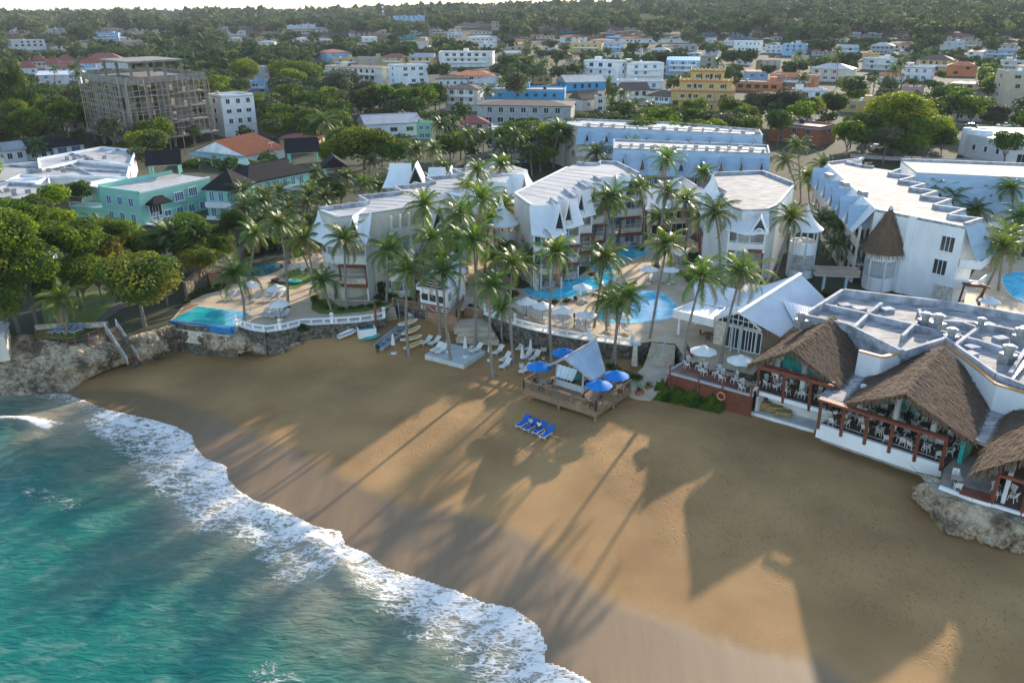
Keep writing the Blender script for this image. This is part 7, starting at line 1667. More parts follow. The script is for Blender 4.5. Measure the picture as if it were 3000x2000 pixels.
# distant row: x0,x1,yt,yb,mat,roof,roofmat,label,yaw,dep,nw
rows=[(29,131,118,149,m_stucco,'flat',m_roofwhite,'white apartment block with a yellow roof box at the far left woods',15,.6,5),
(281,385,82,98,m_cream,'hip',m_brownroof,'cream hotel with a brown roof among the far left trees',0,.4,6),(274,354,98,122,m_pale_blue,'flat',m_roofwhite,'blue and white far house below the brown roofed hotel',-10,.6,4),(388,462,81,95,m_cream,'hip',m_brownroof,'cream house with long brown roof far behind the concrete block',0,.4,5),(128,192,86,100,m_cream,'flat',m_roofwhite,'far cream house surrounded by woods on the left',0,.5,3),(150,176,66,75,m_stucco,'flat',m_roofwhite,'tiny white far house near the left horizon',0,.6,2),(482,530,51,57,m_stucco,'flat',m_roofwhite,'far long white roof near the horizon above the concrete block',0,.3,2),(312,336,61,68,m_stucco,'flat',m_roofwhite,'tiny far white roof in the left woods',0,.5,1),(18,58,98,108,m_beige,'hip',m_terra,'far house with orange roof at the left edge',0,.6,2),
(627,668,75,88,m_stucco,'flat',m_roofwhite,'small white box house in the left distance',0,.7,3),(701,741,73,92,m_wallgrey,'flat',m_roofwhite,'blue grey box house in the left distance',10,.7,3),(670,720,92,104,m_stucco,'flat',m_roofwhite,'far white house below the blue grey box',0,.6,2),
(842,924,68,87,m_white,'flat',m_roofwhite,'bright white stepped villa in the centre left distance',0,.5,4),(766,825,86,102,m_pink,'hip',m_brownroof,'far pink house with brown roof',0,.6,3),(925,960,80,96,m_cream,'gable',m_roofwhite,'far cream gabled house right of the bright white villa',0,.6,2),(1023,1090,90,108,m_stucco,'gable',m_brownroof,'white house with brown roof in the central distance',10,.6,3),(1060,1105,110,124,m_stucco,'shed',m_roofwhite,'white shed roof among central far trees',0,.6,2),(1153,1245,48,65,m_pale_blue,'flat',m_roofwhite,'long blue white hotel on the central skyline',0,.3,6),(1257,1352,82,104,m_pink,'flat',m_terra,'long pink house with rooftop terraces in the distance',0,.5,6),(1310,1355,96,110,m_stucco,'flat',m_roofwhite,'white annex beside the long pink house',0,.6,3),(1172,1220,105,116,m_teal,'flat',m_roofwhite,'far turquoise wall house',0,.5,2),(1372,1456,104,124,m_stucco,'hip',m_roofwhite,'white house with blue roofline in the central distance',0,.6,4),(1400,1440,58,74,m_white,'flat',m_roofwhite,'small bright white block high in the central distance',0,.7,4),(1440,1462,64,90,m_beige,'flat',m_roofwhite,'narrow beige tower house in the distance',0,.9,2),(1340,1400,64,74,m_stucco,'flat',m_roofwhite,'far low white roof left of the bright white block',0,.4,2),(1385,1440,88,102,m_cream,'hip',m_brownroof,'far cream house with brown hip roof',0,.6,3),
(1506,1565,98,114,m_pink,'hip',m_terra,'far house with orange roof, leftmost of the roof row',0,.6,3),(1570,1625,101,115,m_cream,'hip',m_terra,'far house with orange roof, second of the roof row',0,.6,3),(1640,1720,102,124,m_stucco,'hip',m_redroof,'white house with reddish roof in the roof row',0,.6,3),(1728,1800,114,130,m_cream,'hip',m_terra,'cream house with wide orange roof in the roof row',0,.6,3),(1775,1816,106,118,m_sky,'gable',m_sky,'blue roofed house in the roof row',0,.7,2),(1815,1884,107,128,m_stucco,'hip',m_terra,'white house with long orange roof in the roof row',0,.5,4),(1669,1768,128,155,m_yellow,'flat',m_roofwhite,'yellow and white flat roofed house right of centre',-8,.5,4),(1880,1990,116,128,m_stucco,'flat',m_roofwhite,'long low white roof right of the orange roof row',0,.3,5),(1785,1812,75,92,m_pink,'flat',m_terra,'pink box house above the roof row',0,.8,3),(1830,1860,76,88,m_stucco,'flat',m_roofwhite,'white box house above the roof row',0,.8,2),(1780,1800,90,102,m_stucco,'flat',m_roofwhite,'white cottage under the pink box house',0,.8,2),(1735,1765,95,106,m_cream,'hip',m_roofwhite,'far cottage with pale roof above the roof row',0,.8,2),(1580,1622,71,86,m_stucco,'flat',m_roofwhite,'white and orange block at the forest edge',0,.6,3),(1644,1690,82,98,m_teal,'hip',m_redroof,'far turquoise and red roofed house',0,.7,2),
(1875,1946,42,57,m_yellow,'flat',m_roofwhite,'yellow villa high on the wooded hill',0,.4,5),(1996,2040,50,64,m_beige,'hip',m_brownroof,'dark roofed villa on the wooded hill',0,.6,3),(2055,2097,89,110,m_pale_blue,'flat',m_roofwhite,'pale blue house with roof box below the hill',0,.7,2),(2147,2231,121,152,m_white,'flat',m_roofwhite,'white two storey house with a row of dark windows on the right',5,.5,6),(2143,2200,103,116,m_pale_blue,'flat',m_roofwhite,'far pale blue and white house on the right',0,.5,3),(2240,2290,134,156,m_stucco,'flat',m_roofwhite,'white house cut by trees right of the six window house',0,.6,3),
(2291,2362,130,164,m_pale_blue,'flat',m_roofwhite,'white blue stepped house in the right distance',-10,.6,3),(2378,2442,142,165,m_wallgrey,'hip',m_redroof,'grey house with red roof in the right distance',0,.7,3),(2451,2512,131,164,m_pale_blue,'gable',m_roofwhite,'blue house with slanted roof in the right distance',20,.7,1),(2550,2614,124,160,m_wallgrey,'hip',m_roofwhite,'grey white house with big windows in the right distance',0,.8,4),(2499,2579,95,110,m_stucco,'gable',m_roofwhite,'long white barrel roof hall in the right distance',0,.4,2),(2371,2499,184,240,m_cream,'hip',m_roofwhite,'large cream house with broad pale roof',-10,.7,4),(2527,2637,172,207,m_stucco,'flat',m_roofwhite,'white sloped house right of the broad pale roof',-15,.6,3),(2684,2792,160,212,m_yellow,'hip',m_brownroof,'ochre house with green grey roof tower on the right',-10,.7,4),(2776,2854,180,222,m_orange,'hip',m_terra,'orange house with terracotta roof on the right',0,.7,3),(2642,2729,196,238,m_stucco,'flat',m_brownroof,'white house with brown parapet on the right',-10,.7,3),(2776,2847,98,123,m_stucco,'hip',m_redroof,'white villa with faded red roof below the right hill',0,.7,4),(2881,2968,147,173,m_pale_blue,'flat',m_roofwhite,'long pale house near the right edge',0,.5,4),(2757,2830,125,146,m_stucco,'flat',m_roofwhite,'low white roofs left of the long pale house',0,.5,3),(2528,2570,158,180,m_yellow,'flat',m_terra,'small yellow house between grey and white ones on the right',0,.7,2),(2792,2962,320,358,m_beige,'gable',m_pink,'long low beige building with pinkish roof behind the mural wall',-3,.3,6),(2904,3060,208,325,m_beige,'flat',m_pale_blue,'large beige apartment block at the right edge',20,.7,3),(2470,2560,296,330,m_yellow,'flat',m_roofgrey,'low yellow building half hidden behind the big green tree',0,.6,3)]
for a in rows: H(*a[:11],short=' '.join(a[7].split()[:8]) if len(a[7].split())<=8 else None)
# red-roofed hotel complex on the left
for i,(x0,x1,yt,yb,lab,yw) in enumerate(((96,139,162,200,'small tower with red hip roof at the left of the red roofed hotel',0),(175,220,160,196,'second small tower with red hip roof in the red roofed hotel',0),(57,110,178,222,'low red roofed wing at the left end of the hotel',0),(137,185,170,212,'red roofed wing between the two small towers',0),(169,245,175,225,'front wing with wide red brown roof',12),(245,385,154,215,'main wing with broad red brown roof and blue dormers',-8),(250,290,172,222,'blue grey gabled front of the red roofed hotel',0),(121,255,205,250,'white wing with curved white roof before the red roofs',-15))):
    H(x0,x1,yt,yb,m_stucco if i!=6 else m_pale_blue,'hip' if i<6 else 'gable',m_redroof if i!=7 else m_white,lab,yw,.7,3,rh=.45 if i<6 else .25)
land('red roofed hotel',PT(230,215)[:2])
# terracotta roof house
def terrahouse():
    z=8.6; e0,e1=P(721,458,6.2),P(839,432,6.2); r0,r1=P(627,414,z+.4),P(742,388,z+.4); w=P(565,441,6.2)
    r=thing('terracotta_house','white house with a large terracotta tile roof and green metal porch roof','house',(e0.x,e0.y,3)); land('terracotta roof house',((e0.x+r1.x)/2,(e0.y+r1.y)/2)); FOOT.append((r0.x+5,r0.y,14)); PROT.append((560,845,386,470,216))
    corrug(r,r0,r1,e0,e1,m_terra,pitch=.38,h=.09); w2=w+(r1-r0); corrug(r,r0,r1,Vector((w.x,w.y,6.2)),Vector((w2.x,w2.y,6.2)),m_terra,pitch=.38)
    b=MB(); q=[Vector((w.x,w.y,0)),e0,e1,Vector((w2.x,w2.y,0))]; c=sum(q,Vector())/4; b.prism([(c+(v-c)*.95)[:2] for v in q],2.8,6.1); b.tri(Vector((w.x,w.y,6.1)).lerp(e0,.03),e0.lerp(Vector((w.x,w.y,6.1)),.03),r0+Vector((.2,.1,-.2))); b.build('wall',m_stucco,r)
    p0,p1=P(548,452,5.4),P(735,486,5.2); corrug(r,Vector((w.x,w.y,5.9)),e0+Vector((0,0,-.3)),p0,p1,MAT('sea_green_sheet',(.22,.42,.38),.5,.1,1),pitch=.4,name='porch_roof')
    for t in (.1,.4,.7,.97): v=p0.lerp(p1,t); b=MB(); b.bar((v.x,v.y,3),(v.x,v.y,5.2),.2); b.build('post',m_white,r)
    windows(r,q[0][:2],q[1][:2],4.6,3,1.4,1.2,m_white,m_glass,1)
    b=MB(); s=P(797,440,6); b.tube([s,s+Vector((0,0,1.5))],.06,6); b.lathe([(.02,0),(.5,.12),(.8,.35)],s+Vector((0,0,1.6)),12); b.build('satellite_dish',m_white,r)
terrahouse()
# ---------------- mint green villa ----------------
def roofhut(root,px,py,z,w,d,h,yaw,mat=m_black,open_=True,rh=2.0):
    c=P(px,py,z); ux=Vector((math.cos(yaw),math.sin(yaw),0)); uy=Vector((-ux.y,ux.x,0)); q=[c+ux*sx*w/2+uy*sy*d/2 for sx,sy in ((-1,-1),(1,-1),(1,1),(-1,1))]
    if open_:
        for v in q: b=MB(); b.box((v.x,v.y,z+h/2),(.35,.35,h),yaw); b.build('post',m_green,root)
        b=MB(); 
        for i in range(4): b.wall(q[i][:2],q[(i+1)%4][:2],.12,z+h-.4,z+h-.02)
        b.build('lintel',m_white,root)
    else: MB().prism([v[:2] for v in q],z,z+h).build('wall',m_green,root)
    return q
def villa():
    zr=9.3; A=[(398,560),(608,518),(640,500),(740,492),(890,470),(905,520),(870,555),(760,560),(745,560)]
    r=thing('green_villa','mint green clapboard villa with white trim and black tiled roofs','house',P(520,700,3)); land('mint green villa',P2(560,640)); FOOT.append((*P2(560,590,6),22)); PROT.append((215,760,450,735,165))
    # long front wall: left low corner to right
    a,e=P(405,566,zr),P(615,520,zr); d,nn,L=dirn(a,e); back=-nn*11
    MB().prism([a[:2],e[:2],(e+back)[:2],(a+back)[:2]],2.8,zr-.2).build('wall',m_green,r)
    b=MB(); b.prism([a[:2],e[:2],(e+back)[:2],(a+back)[:2]],zr-.8,zr-.6); MB().prism([(a-nn*.3)[:2],(e-nn*.3)[:2],(e+back)[:2],(a+back)[:2]],zr-.22,zr-.15).build('roof',m_roofwhite,r)
    parapet(r,[a[:2],e[:2]],zr-.2,.35,.35,m_white); parapet(r,[(a+back)[:2],a[:2]],zr-.2,.5,.3,m_green); parapet(r,[(e+back)[:2],(a+back)[:2]],zr-.2,.8,.3,m_green)
    yaw=math.atan2(nn.y,nn.x)
    for t,z in ((.52,7.0),(.72,7.3)): window(r,a+d*(L*t)+nn*.03+Vector((0,0,z-zr)),yaw,2.0,1.6,m_white,m_curtain,3)
    window(r,a+d*(L*.18)+nn*.03+Vector((0,0,5.6-zr)),yaw,2.6,2.4,m_white,m_glass,3)
    windows(r,(a+back)[:2],a[:2],7.3,3,1.2,1.5,m_white,m_curtain,1); windows(r,(a+back)[:2],a[:2],4.3,3,1.2,1.5,m_white,m_curtain,1); windows(r,a[:2],e[:2],4.2,5,1.4,1.5,m_white,m_curtain,1)
    bz=5.2; m0=a+d*(L*.02); m1=a+d*(L*.42); b=MB(); b.prism([m0[:2],m1[:2],(m1+nn*2.4)[:2],(m0+nn*2.4)[:2]],bz-1.9,bz-1.7); b.build('balcony_floor',m_white,r); railrun(r,m0+nn*2.3,m1+nn*2.3,bz-1.7,.95,m_white,.25,3); 
    m0=a+d*(L*.08)-Vector((0,0,zr-7.2)); m1=a+d*(L*.30)-Vector((0,0,zr-7.2)); hiproof(r,[m0+nn*2.0,m1+nn*2.0,m1+nn*.1,m0+nn*.1],7.1,1.1,m_black,.3,name='awning_roof')
    # corner turret with black hip roof
    t0,t1=P(600,552,8.8),P(690,556,8.8); d2,n2,L2=dirn(t0,t1); bk=-n2*7; q=[t0,t1,t1+bk,t0+bk]; MB().prism([v[:2] for v in q],2.8,8.8).build('turret_wall',m_green,r); hiproof(r,q,8.8,3.2,m_black,.7,name='turret_roof')
    y2=math.atan2(n2.y,n2.x)
    for z in (7.3,4.3):
        for t in (.2,.5,.8): window(r,t0.lerp(t1,t)+n2*.03+Vector((0,0,z-8.8)),y2,.95,1.7,m_white,m_curtain,1)
    b=MB(); 
    for z in (5.6,2.9): b.prism([(t0+n2*.05)[:2],(t1+n2*.05)[:2],(t1+n2*1.5-d2*.5)[:2],(t0+n2*1.5+d2*.5)[:2]],z-.2,z); b.wall((t0+n2*1.5+d2*.5)[:2],(t1+n2*1.5-d2*.5)[:2],.08,z,z+.9)
    b.build('balcony',m_white,r)
    # right wing
    w0,w1=P(728,536,8.6),P(905,500,8.6); d3,n3,L3=dirn(w0,w1); q=[w0,w1,w1-n3*9,w0-n3*9]; MB().prism([v[:2] for v in q],2.8,8.6).build('wing_wall',m_green,r); hiproof(r,q,8.6,2.6,m_black,.7,name='wing_roof')
    windows(r,w0[:2],w1[:2],7.2,6,1.1,1.6,m_white,m_curtain,1); windows(r,w0[:2],w1[:2],4.4,6,1.1,1.6,m_white,m_curtain,1)
    b=MB(); b.prism([w0[:2],w1[:2],(w1+n3*1.6)[:2],(w0+n3*1.6)[:2]],5.5,5.7); b.wall((w0+n3*1.6)[:2],(w1+n3*1.6)[:2],.08,5.7,6.6); b.build('balcony',m_white,r)
    # roof pavilions (gabled, black tiles)
    for (px,py,w,dd,h,yw,rh) in ((488,512,5.5,4.2,2.6,.3,2.4),(888,470,6,5,2.4,.35,2.6),(1000-20,505,4,4,1.6,.3,2.0)):
        q=roofhut(r,px,py,zr-.2,w,dd,h,yw); hiproof(r,q,zr-.2+h,rh,m_black,.9,gable=True,name='pavilion_roof')
    # left stair block and terrace
    c0,c1=P(228,540,8.4),P(400,545,8.4); c0=P(230,545,7.8); c1=P(322,556,7.8); d4,n4,L4=dirn(c0,c1); q=[c0,c1,c1-n4*7,c0-n4*7]; MB().prism([v[:2] for v in q],2.8,7.8).build('stair_block',m_green,r); MB().prism([(sum(q,Vector())/4+(v-sum(q,Vector())/4)*1.05)[:2] for v in q],7.8,8.1).build('block_roof',m_white,r); window(r,c0.lerp(c1,.45)+n4*.03+Vector((0,0,-1.6)),math.atan2(n4.y,n4.x),.6,2.2,m_white,m_glass,1)
    s0,s1=P(205,605,5.2),P(400,615,5.2); d5,n5,L5=dirn(s0,s1); q=[s0,s1,s1-n5*8,s0-n5*8]; MB().prism([v[:2] for v in q],2.8,5.2).build('terrace_block',m_green,r); railrun(r,s0,s1,5.2,.95,m_white,.25,3)
    b=MB(); g=P(360,535,8.0)
    for k in range(10): v=P(300+k*12,540-k*1.2,8.0); b.bar(v,v-n5*3.6+Vector((0,0,.1)),.12,.16)
    b.bar(P(300,540,7.85),P(412,528,7.85),.16); b.build('pergola',m_white,r)
    for x,y in ((305,560),(408,548)): v=P(x,545,7.8); b=MB(); b.bar((v.x,v.y,5.2),(v.x,v.y,7.9),.2); b.build('pergola_post',m_white,r)
    b=MB(); v=P(345,585,5.3); b.box(v+Vector((0,0,.35)),(3.4,1,.5),.2); b.box(v+Vector((-.1,.5,.7)),(3.4,.25,.6),.2); tag(recenter(b.build('terrace_sofa',m_beige)),'beige outdoor sofa on the green villa roof terrace','sofa')
    # ground floor porch with black canopy
villa()
# ---------------- white flat roofed complex on the far left ----------------
def whiteblocks():
    data=[([(115,470),(300,436),(395,445),(380,488),(230,475),(120,500)],8.0,'white flat roofed block with parapets nearest the terracotta roof house'),([(-60,498),(120,478),(240,468),(378,490),(370,525),(200,520),(-60,540)],7.6,'long white flat roofed block with air conditioners left of the green villa'),([(-80,560),(140,522),(150,580),(-80,610)],7.4,'white corner block with one brown window at the left edge')]
    inner=[[(230,475),(270,442)],[(120,500),(240,468)],[(60,522),(140,522)]]
    for pts,z,lab in data:
        q=PX(pts,z); r=thing('white_block',lab,'house',(*q[0],3)); land(' '.join(lab.split()[:4]),(sum(v[0] for v in q)/len(q),sum(v[1] for v in q)/len(q))); MB().prism(q,2.8,z-.2).build('wall',m_white,r); MB().prism(q,z-.2,z).build('roof',m_roofwhite,r); parapet(r,q,z,.55,.35,m_white,close=True)
        for t0_,t1_ in ((0,3),(1,4)):
            i0=t0_%len(q); i1=t1_%len(q); a_=Vector((*q[i0],0)).lerp(Vector((*q[(i0+1)%len(q)],0)),.5); c_=Vector((*q[i1],0)).lerp(Vector((*q[(i1+1)%len(q)],0)),.5); bb=MB(); bb.wall(a_[:2],c_[:2],.3,z-.02,z+.42+.01*t0_); bb.build('roof_wall',m_parapet,r)
        windows(r,q[len(q)-1],q[0],z-1.6,4,1.3,1.2,m_white,m_glass,1)
        cx=sum(v[0] for v in q)/len(q); cy=sum(v[1] for v in q)/len(q); FOOT.append((cx,cy,10)); 
        for k in range(6): acunit(r,cx+(k-3)*1.6,cy+random.uniform(-2,2),z,random.random())
    PROT.append((0,395,440,560,212))
    r=[o for o in D.objects if o.get('label')==data[2][2]][0]; q=PX(data[2][0],7.4)
    b=MB(); e0,e1=P(12,555,7.4),P(104,540,7.4)
    f0,f1=P(20,548,7.2),P(120,545,7.2); f0=P(14,530,7.4);f1=P(105,535,7.4)
    q=PX([(14,536),(106,540),(140,523),(60,515)],7.7); cc=thing('white_cube_house','white cube house with a brown window beside the green villa','house',(*q[0],3)); MB().prism(q,2.8,7.7).build('wall',m_white,cc); parapet(cc,q,7.7,.4,.3,m_white,close=True); d,nn,L=dirn(q[0],q[1]); window(cc,Vector((*q[0],6.0))+d*L*.55+nn*.04,math.atan2(nn.y,nn.x),2.0,1.5,m_wallgrey,MAT('brown_shutter',(.16,.11,.08),.5,.2,3),1); windows(cc,q[1],q[2],6,1,1.2,1.2)
    for (x0,x1,yt,yb,lab) in ((0,78,412,480,'white house with grey tiled roof at the left edge behind the white blocks'),(140,246,402,458,'white stepped house with dark tiled dormers behind the white blocks'),(70,146,425,470,'white house with brown shutters between its tiled neighbours')):
        H(x0,x1,yt,yb,m_white,'gable',m_wallgrey if x0==0 else m_black,lab,20,.8,2,rh=.35)
whiteblocks()
H(0,75,800,905,m_stucco,'gable',m_roofwhite,'pale building behind the big left trees at the cliff edge',10,.8,2) if False else None
# small building at the left edge + long white roof behind left trees
q=PX([(-70,925),(35,965),(30,1000),(-80,1000)],4.5); r=thing('beach_cottage','pale cottage cut by the left edge with louvred shutter','house',(*q[0],2)); MB().prism(PX([(-70,935),(22,948),(12,985),(-80,1000)],4.6),1.5,4.6).build('wall',m_cream,r); MB().prism(PX([(-80,928),(28,944),(14,975),(-90,990)],4.8),4.6,4.8).build('roof',m_roofwhite,r)
r=thing('long_shed','long white ribbed roof showing between the left trees','shed',P(100,730,3)); corrug(r,P(60,705,7),P(150,695,7),P(75,775,5),P(170,755,5),m_corrug); MB().prism(PX([(78,770),(168,752),(150,700),(62,708)],5),2.8,5).build('wall',m_cream,r)
# warehouse on the right
zq=P(2870,462,3); 
def warehouse():
    zt=10.5; q=PX([(2835,392),(2960,412),(3200,420),(3200,390),(2860,378)],zt); r=thing('warehouse','white ribbed warehouse with round tanks at the right edge','warehouse',(*q[1],3)); land('white ribbed warehouse',q[1]); FOOT.append((q[1][0]+10,q[1][1]+8,22)); PROT.append((2800,3000,376,460,222))
    MB().prism(q,2.9,zt-.1).build('wall',m_corrug,r); corrug(r,Vector((*q[4],zt+.6)),Vector((*q[3],zt+.6)),Vector((*q[1],zt)),Vector((*q[2],zt)),m_corrug,pitch=.7)
    windows(r,q[1],q[2],6.0,3,3.2,2.4,m_white,m_dark,2); windows(r,q[0],q[1],7.4,3,.9,1.3,m_white,m_dark,0)
    for x,y in ((2838,392),(2862,398),(2886,400),(2880,392)): c=P(x,y,10); b=MB(); b.lathe([(1.7,-7),(1.7,1.2),(1.5,1.5),(.01,1.6)],c,16); b.build('storage_tank',m_white,r,True)
warehouse()
wallstrip('mural_wall',[PT(2740,372)[:2],PT(2870,378)[:2],PT(3000,384)[:2]],3.0,6.4,.3,MAT('painted_mural',(.05,.26,.34),.8,.3,.5,col2=(.30,.32,.36)),'painted teal and pink mural wall along the street on the right','wall')
wallstrip('street_wall',[PT(2490,462)[:2],PT(2600,470)[:2],PT(2870,476)[:2],PT(3000,485)[:2]],3.0,5.2,.3,m_wallgrey,'blue grey street wall behind the right rear wing','wall')
# street
b=MB(); q=[PT(2440,480),PT(2500,480),PT(2530,360),PT(2500,350),PT(2455,400)]; b.prism([v[:2] for v in q],3.3,3.36); o=b.build('street',MAT('pale_asphalt',(.16,.15,.14),.9,.15,.3)); o['kind']='structure'
b=MB(); q=[PT(2200,355),PT(2790,395),PT(3150,405),PT(3150,370),PT(2700,350),PT(2200,330)]; b.prism([(v.x,v.y) for v in q],3.6,3.66); o=b.build('main_road',D.materials['pale_asphalt']); o['kind']='structure'
# cars
def carproto(mat):
    r=thing('parked_car',None,'car'); b=MB(); P_=[(-2.1,.35),(-2.1,.85),(-1.5,.95),(-1.0,1.42),(.5,1.45),(1.1,.95),(2.0,.8),(2.15,.4)]
    vs=[(x,-.85,z) for x,z in P_]+[(x,.85,z) for x,z in P_]; n=8; b.add(vs,[tuple(range(n)),tuple(range(2*n-1,n-1,-1))]+[(i,n+i,n+(i+1)%n,(i+1)%n) for i in range(n)]); b.build('body',mat,r)
    b=MB(); 
    for s in (-1,1): b.add([(-1.35,s*.86,.98),(-.95,s*.86,1.35),(.45,s*.86,1.38),(.95,s*.86,.98)],[(0,1,2,3)])
    b.add([(.55,-.7,1.40),(.55,.7,1.40),(1.08,.7,.99),(1.08,-.7,.99)],[(0,1,2,3)]); b.build('windows',m_glass,r)
    for x in (-1.3,1.3):
        for s in (-1,1): b=MB(); b.tube([(x,s*.7,.33),(x,s*.88,.33)],.33,12); b.build('wheel',m_wire,r)
    return Proto(r)
cw=carproto(m_white); cd=carproto(MAT('dark_car_paint',(.03,.035,.05),.25,.1,1,spec=.6)); cr=carproto(MAT('blue_car_paint',(.03,.10,.35),.25,.1,1,spec=.6))
for pr,x,y,a,lab in ((cw,2368,357,.2,'white car parked behind the rust coloured building'),(cd,2398,362,.1,'dark car parked next to the white one by the rust building'),(cr,2745,372,-.1,'blue car in front of the mural wall'),(cd,2845,376,0,'dark car passing the mural wall behind the tanks'),(cw,2570,440,.4,'white car under the big green tree'),(cw,2940,375,0,'white car at the right end of the mural wall'),(cr,2025,352,.2,'blue car below the yellow tiered hotel')):
    p=PT(x,y); pr.put(Vector((p.x,p.y,T(p.x,p.y)+.15)),a,lab)
# utility poles & masts
def pole(px,yb,yt,label,arms=True,w=.16):
    p=PT(px,yb); zt=ZAT(p.y,yt); r=thing('utility_pole',label,'pole',p); b=MB(); b.tube([p,(p.x,p.y,zt)],[w,w*.6],8); b.build('post',m_concrete,r)
    if arms: b=MB(); b.bar((p.x-1,p.y,zt-.5),(p.x+1,p.y,zt-.5),.12); b.bar((p.x-.7,p.y,zt-1.2),(p.x+.7,p.y,zt-1.2),.1); b.box((p.x+.3,p.y,zt-2),(.5,.4,.8)); b.build('crossarm',m_metal,r)
    PROT.append((px-3,px+3,yt,yb,math.hypot(p.x,p.y))); return Vector((p.x,p.y,zt-.5))
t1=pole(545,455,368,'concrete utility pole before the scaffolded block, nearest its corner'); pole(505,457,400,'shorter bare pole before the scaffolded block',False); pole(347,440,395,'utility pole behind the white flat roofed block')
t2=pole(1050,355,312,'utility pole left of the white grey roofed house'); t3=pole(1221,258,192,'utility pole before the tall stained white building'); pole(2126,300,240,'utility pole before the yellow tiered hotel'); pole(2090,330,272,'pole carrying many meters below the tiered hotel'); pole(2555,285,240,'utility pole on the right road'); pole(1289,330,272,'thin pole beside the cream house with dark hip roof',False)
b=MB(); 
for k in range(12): a=t1.lerp(t2,k/12);c=t1.lerp(t2,(k+1)/12); s=lambda t:-6*t*(1-t); b.bar(a+Vector((0,0,s(k/12))),c+Vector((0,0,s((k+1)/12))),.05)
for k in range(12): a=t2.lerp(t3,k/12);c=t2.lerp(t3,(k+1)/12); b.bar(a+Vector((0,0,s(k/12))),c+Vector((0,0,s((k+1)/12))),.06)
tag(recenter(b.build('overhead_cable',m_wire)),'long overhead cable crossing the left trees between the utility poles','cable')
for (x,yb,yt,lab,w) in ((1123,66,2,'tall lattice radio mast on the central skyline',1.0),(883,40,18,'thin mast on the left skyline',.7),(1877,160,92,'thin antenna mast behind the white and blue apartment house',.1)):
    p=PT(x,yb); zt=ZAT(p.y,yt); r=thing('radio_mast',lab,'mast',p); b=MB(); n=10; b.tube([p,(p.x,p.y,zt)],[w,w*.35],4); b.build('mast',m_metal,r); b=MB(); b.box((p.x,p.y,p.z+(zt-p.z)*.7),(w*3,w*3,w*2)); b.box((p.x,p.y,p.z+(zt-p.z)*.5),(w*3,w*2,w*2)); b.build('dishes',m_white,r)

# smaller town houses that show between the trees
rnd=random.Random(21); cnt=0; tries=0; made=[]
wm_=[m_stucco,m_cream,m_stucco,m_pink,m_pale_blue,m_beige,m_yellow,m_wallgrey,m_stucco]
while cnt<72 and tries<2600:
    tries+=1; yb=150+170*rnd.random()**1.5 if rnd.random()<.72 else rnd.uniform(88,150); x=rnd.uniform(700,2990) if rnd.random()<.88 else rnd.uniform(10,700)
    if x<1350 and yb>150: continue
    sc_=1+(yb-90)/55; w=rnd.uniform(16,30)*sc_**.9; h=w*rnd.uniform(.32,.5)
    bx_=(x-w/2,x+w/2,yb-h,yb)
    if any(bx_[0]<q[1]-4 and bx_[1]>q[0]+4 and bx_[2]<q[3]-2 and bx_[3]>q[2]+2 for q in PROT) : continue
    if any(bx_[0]<q[1] and bx_[1]>q[0] and bx_[2]<q[3]-3 and bx_[3]>q[2]+3 for q in made): continue
    if yb>345 or (x>2440 and yb>290): continue
    rf=rnd.choice(('flat','hip','gable','flat','shed')); rm=rnd.choice((m_roofwhite,m_terra,m_redroof,m_roofwhite,m_brownroof,m_roofgrey)) if rf!='flat' else m_roofwhite; wmm=rnd.choice(wm_)
    p=PT(x,yb); colr={'white_stucco':'white','cream_render':'cream','pink_render':'pink','pale_blue_render':'pale blue','beige_render':'beige','ochre_yellow_render':'yellow','grey_render':'grey'}[wmm.name]
    rn={'white_roof_coat':'white','terracotta_tiles':'orange','faded_red_roof':'red','brown_tile_roof':'brown','grey_roof_membrane':'grey'}[rm.name]
    lab=ulabel(f"small {colr} house with {rn} roof",p.x,p.y,alts=(f"{colr} town house with {rn} roof",))
    house(*bx_,wmm,rf,rm,lab,rnd.uniform(-25,25),.75,2); PROT[-1]=(bx_[0]+3,bx_[1]-3,bx_[2],bx_[2]+(bx_[3]-bx_[2])*.35,PROT[-1][4]); made.append(bx_); cnt+=1
# ---------------- vegetation ----------------
def meshfrom(name,V,mats,tint=None,smooth=False):
    """V: (n,4,3) array of quads"""
    n=len(V); me=D.meshes.new(name); me.vertices.add(n*4); me.vertices.foreach_set('co',V.reshape(-1).astype(np.float32))
    me.loops.add(n*4); me.loops.foreach_set('vertex_index',np.arange(n*4,dtype=np.int32)); me.polygons.add(n); me.polygons.foreach_set('loop_start',np.arange(0,n*4,4,dtype=np.int32)); me.update(calc_edges=True)
    if tint is not None: at=me.attributes.new('tint','FLOAT','POINT'); at.data.foreach_set('value',np.repeat(tint,4).astype(np.float32))
    for m in mats: me.materials.append(m)
    return me
def unit(v): return v/(np.linalg.norm(v,axis=-1,keepdims=True)+1e-9)
def leafquads(C,Nn,s,g,asp=.7):
    """quads centred C, facing roughly Nn, size s"""
    n=len(C); a=unit(np.cross(Nn,g.normal(size=(n,3)))); b_=unit(np.cross(Nn,a)); s=np.asarray(s).reshape(-1,1)*g.uniform(.7,1.3,(n,1)); a=a*s*.5; b_=b_*s*.5*asp
    return np.stack([C-a-b_*.3,C-b_,C+a+b_*.3,C+b_],1)
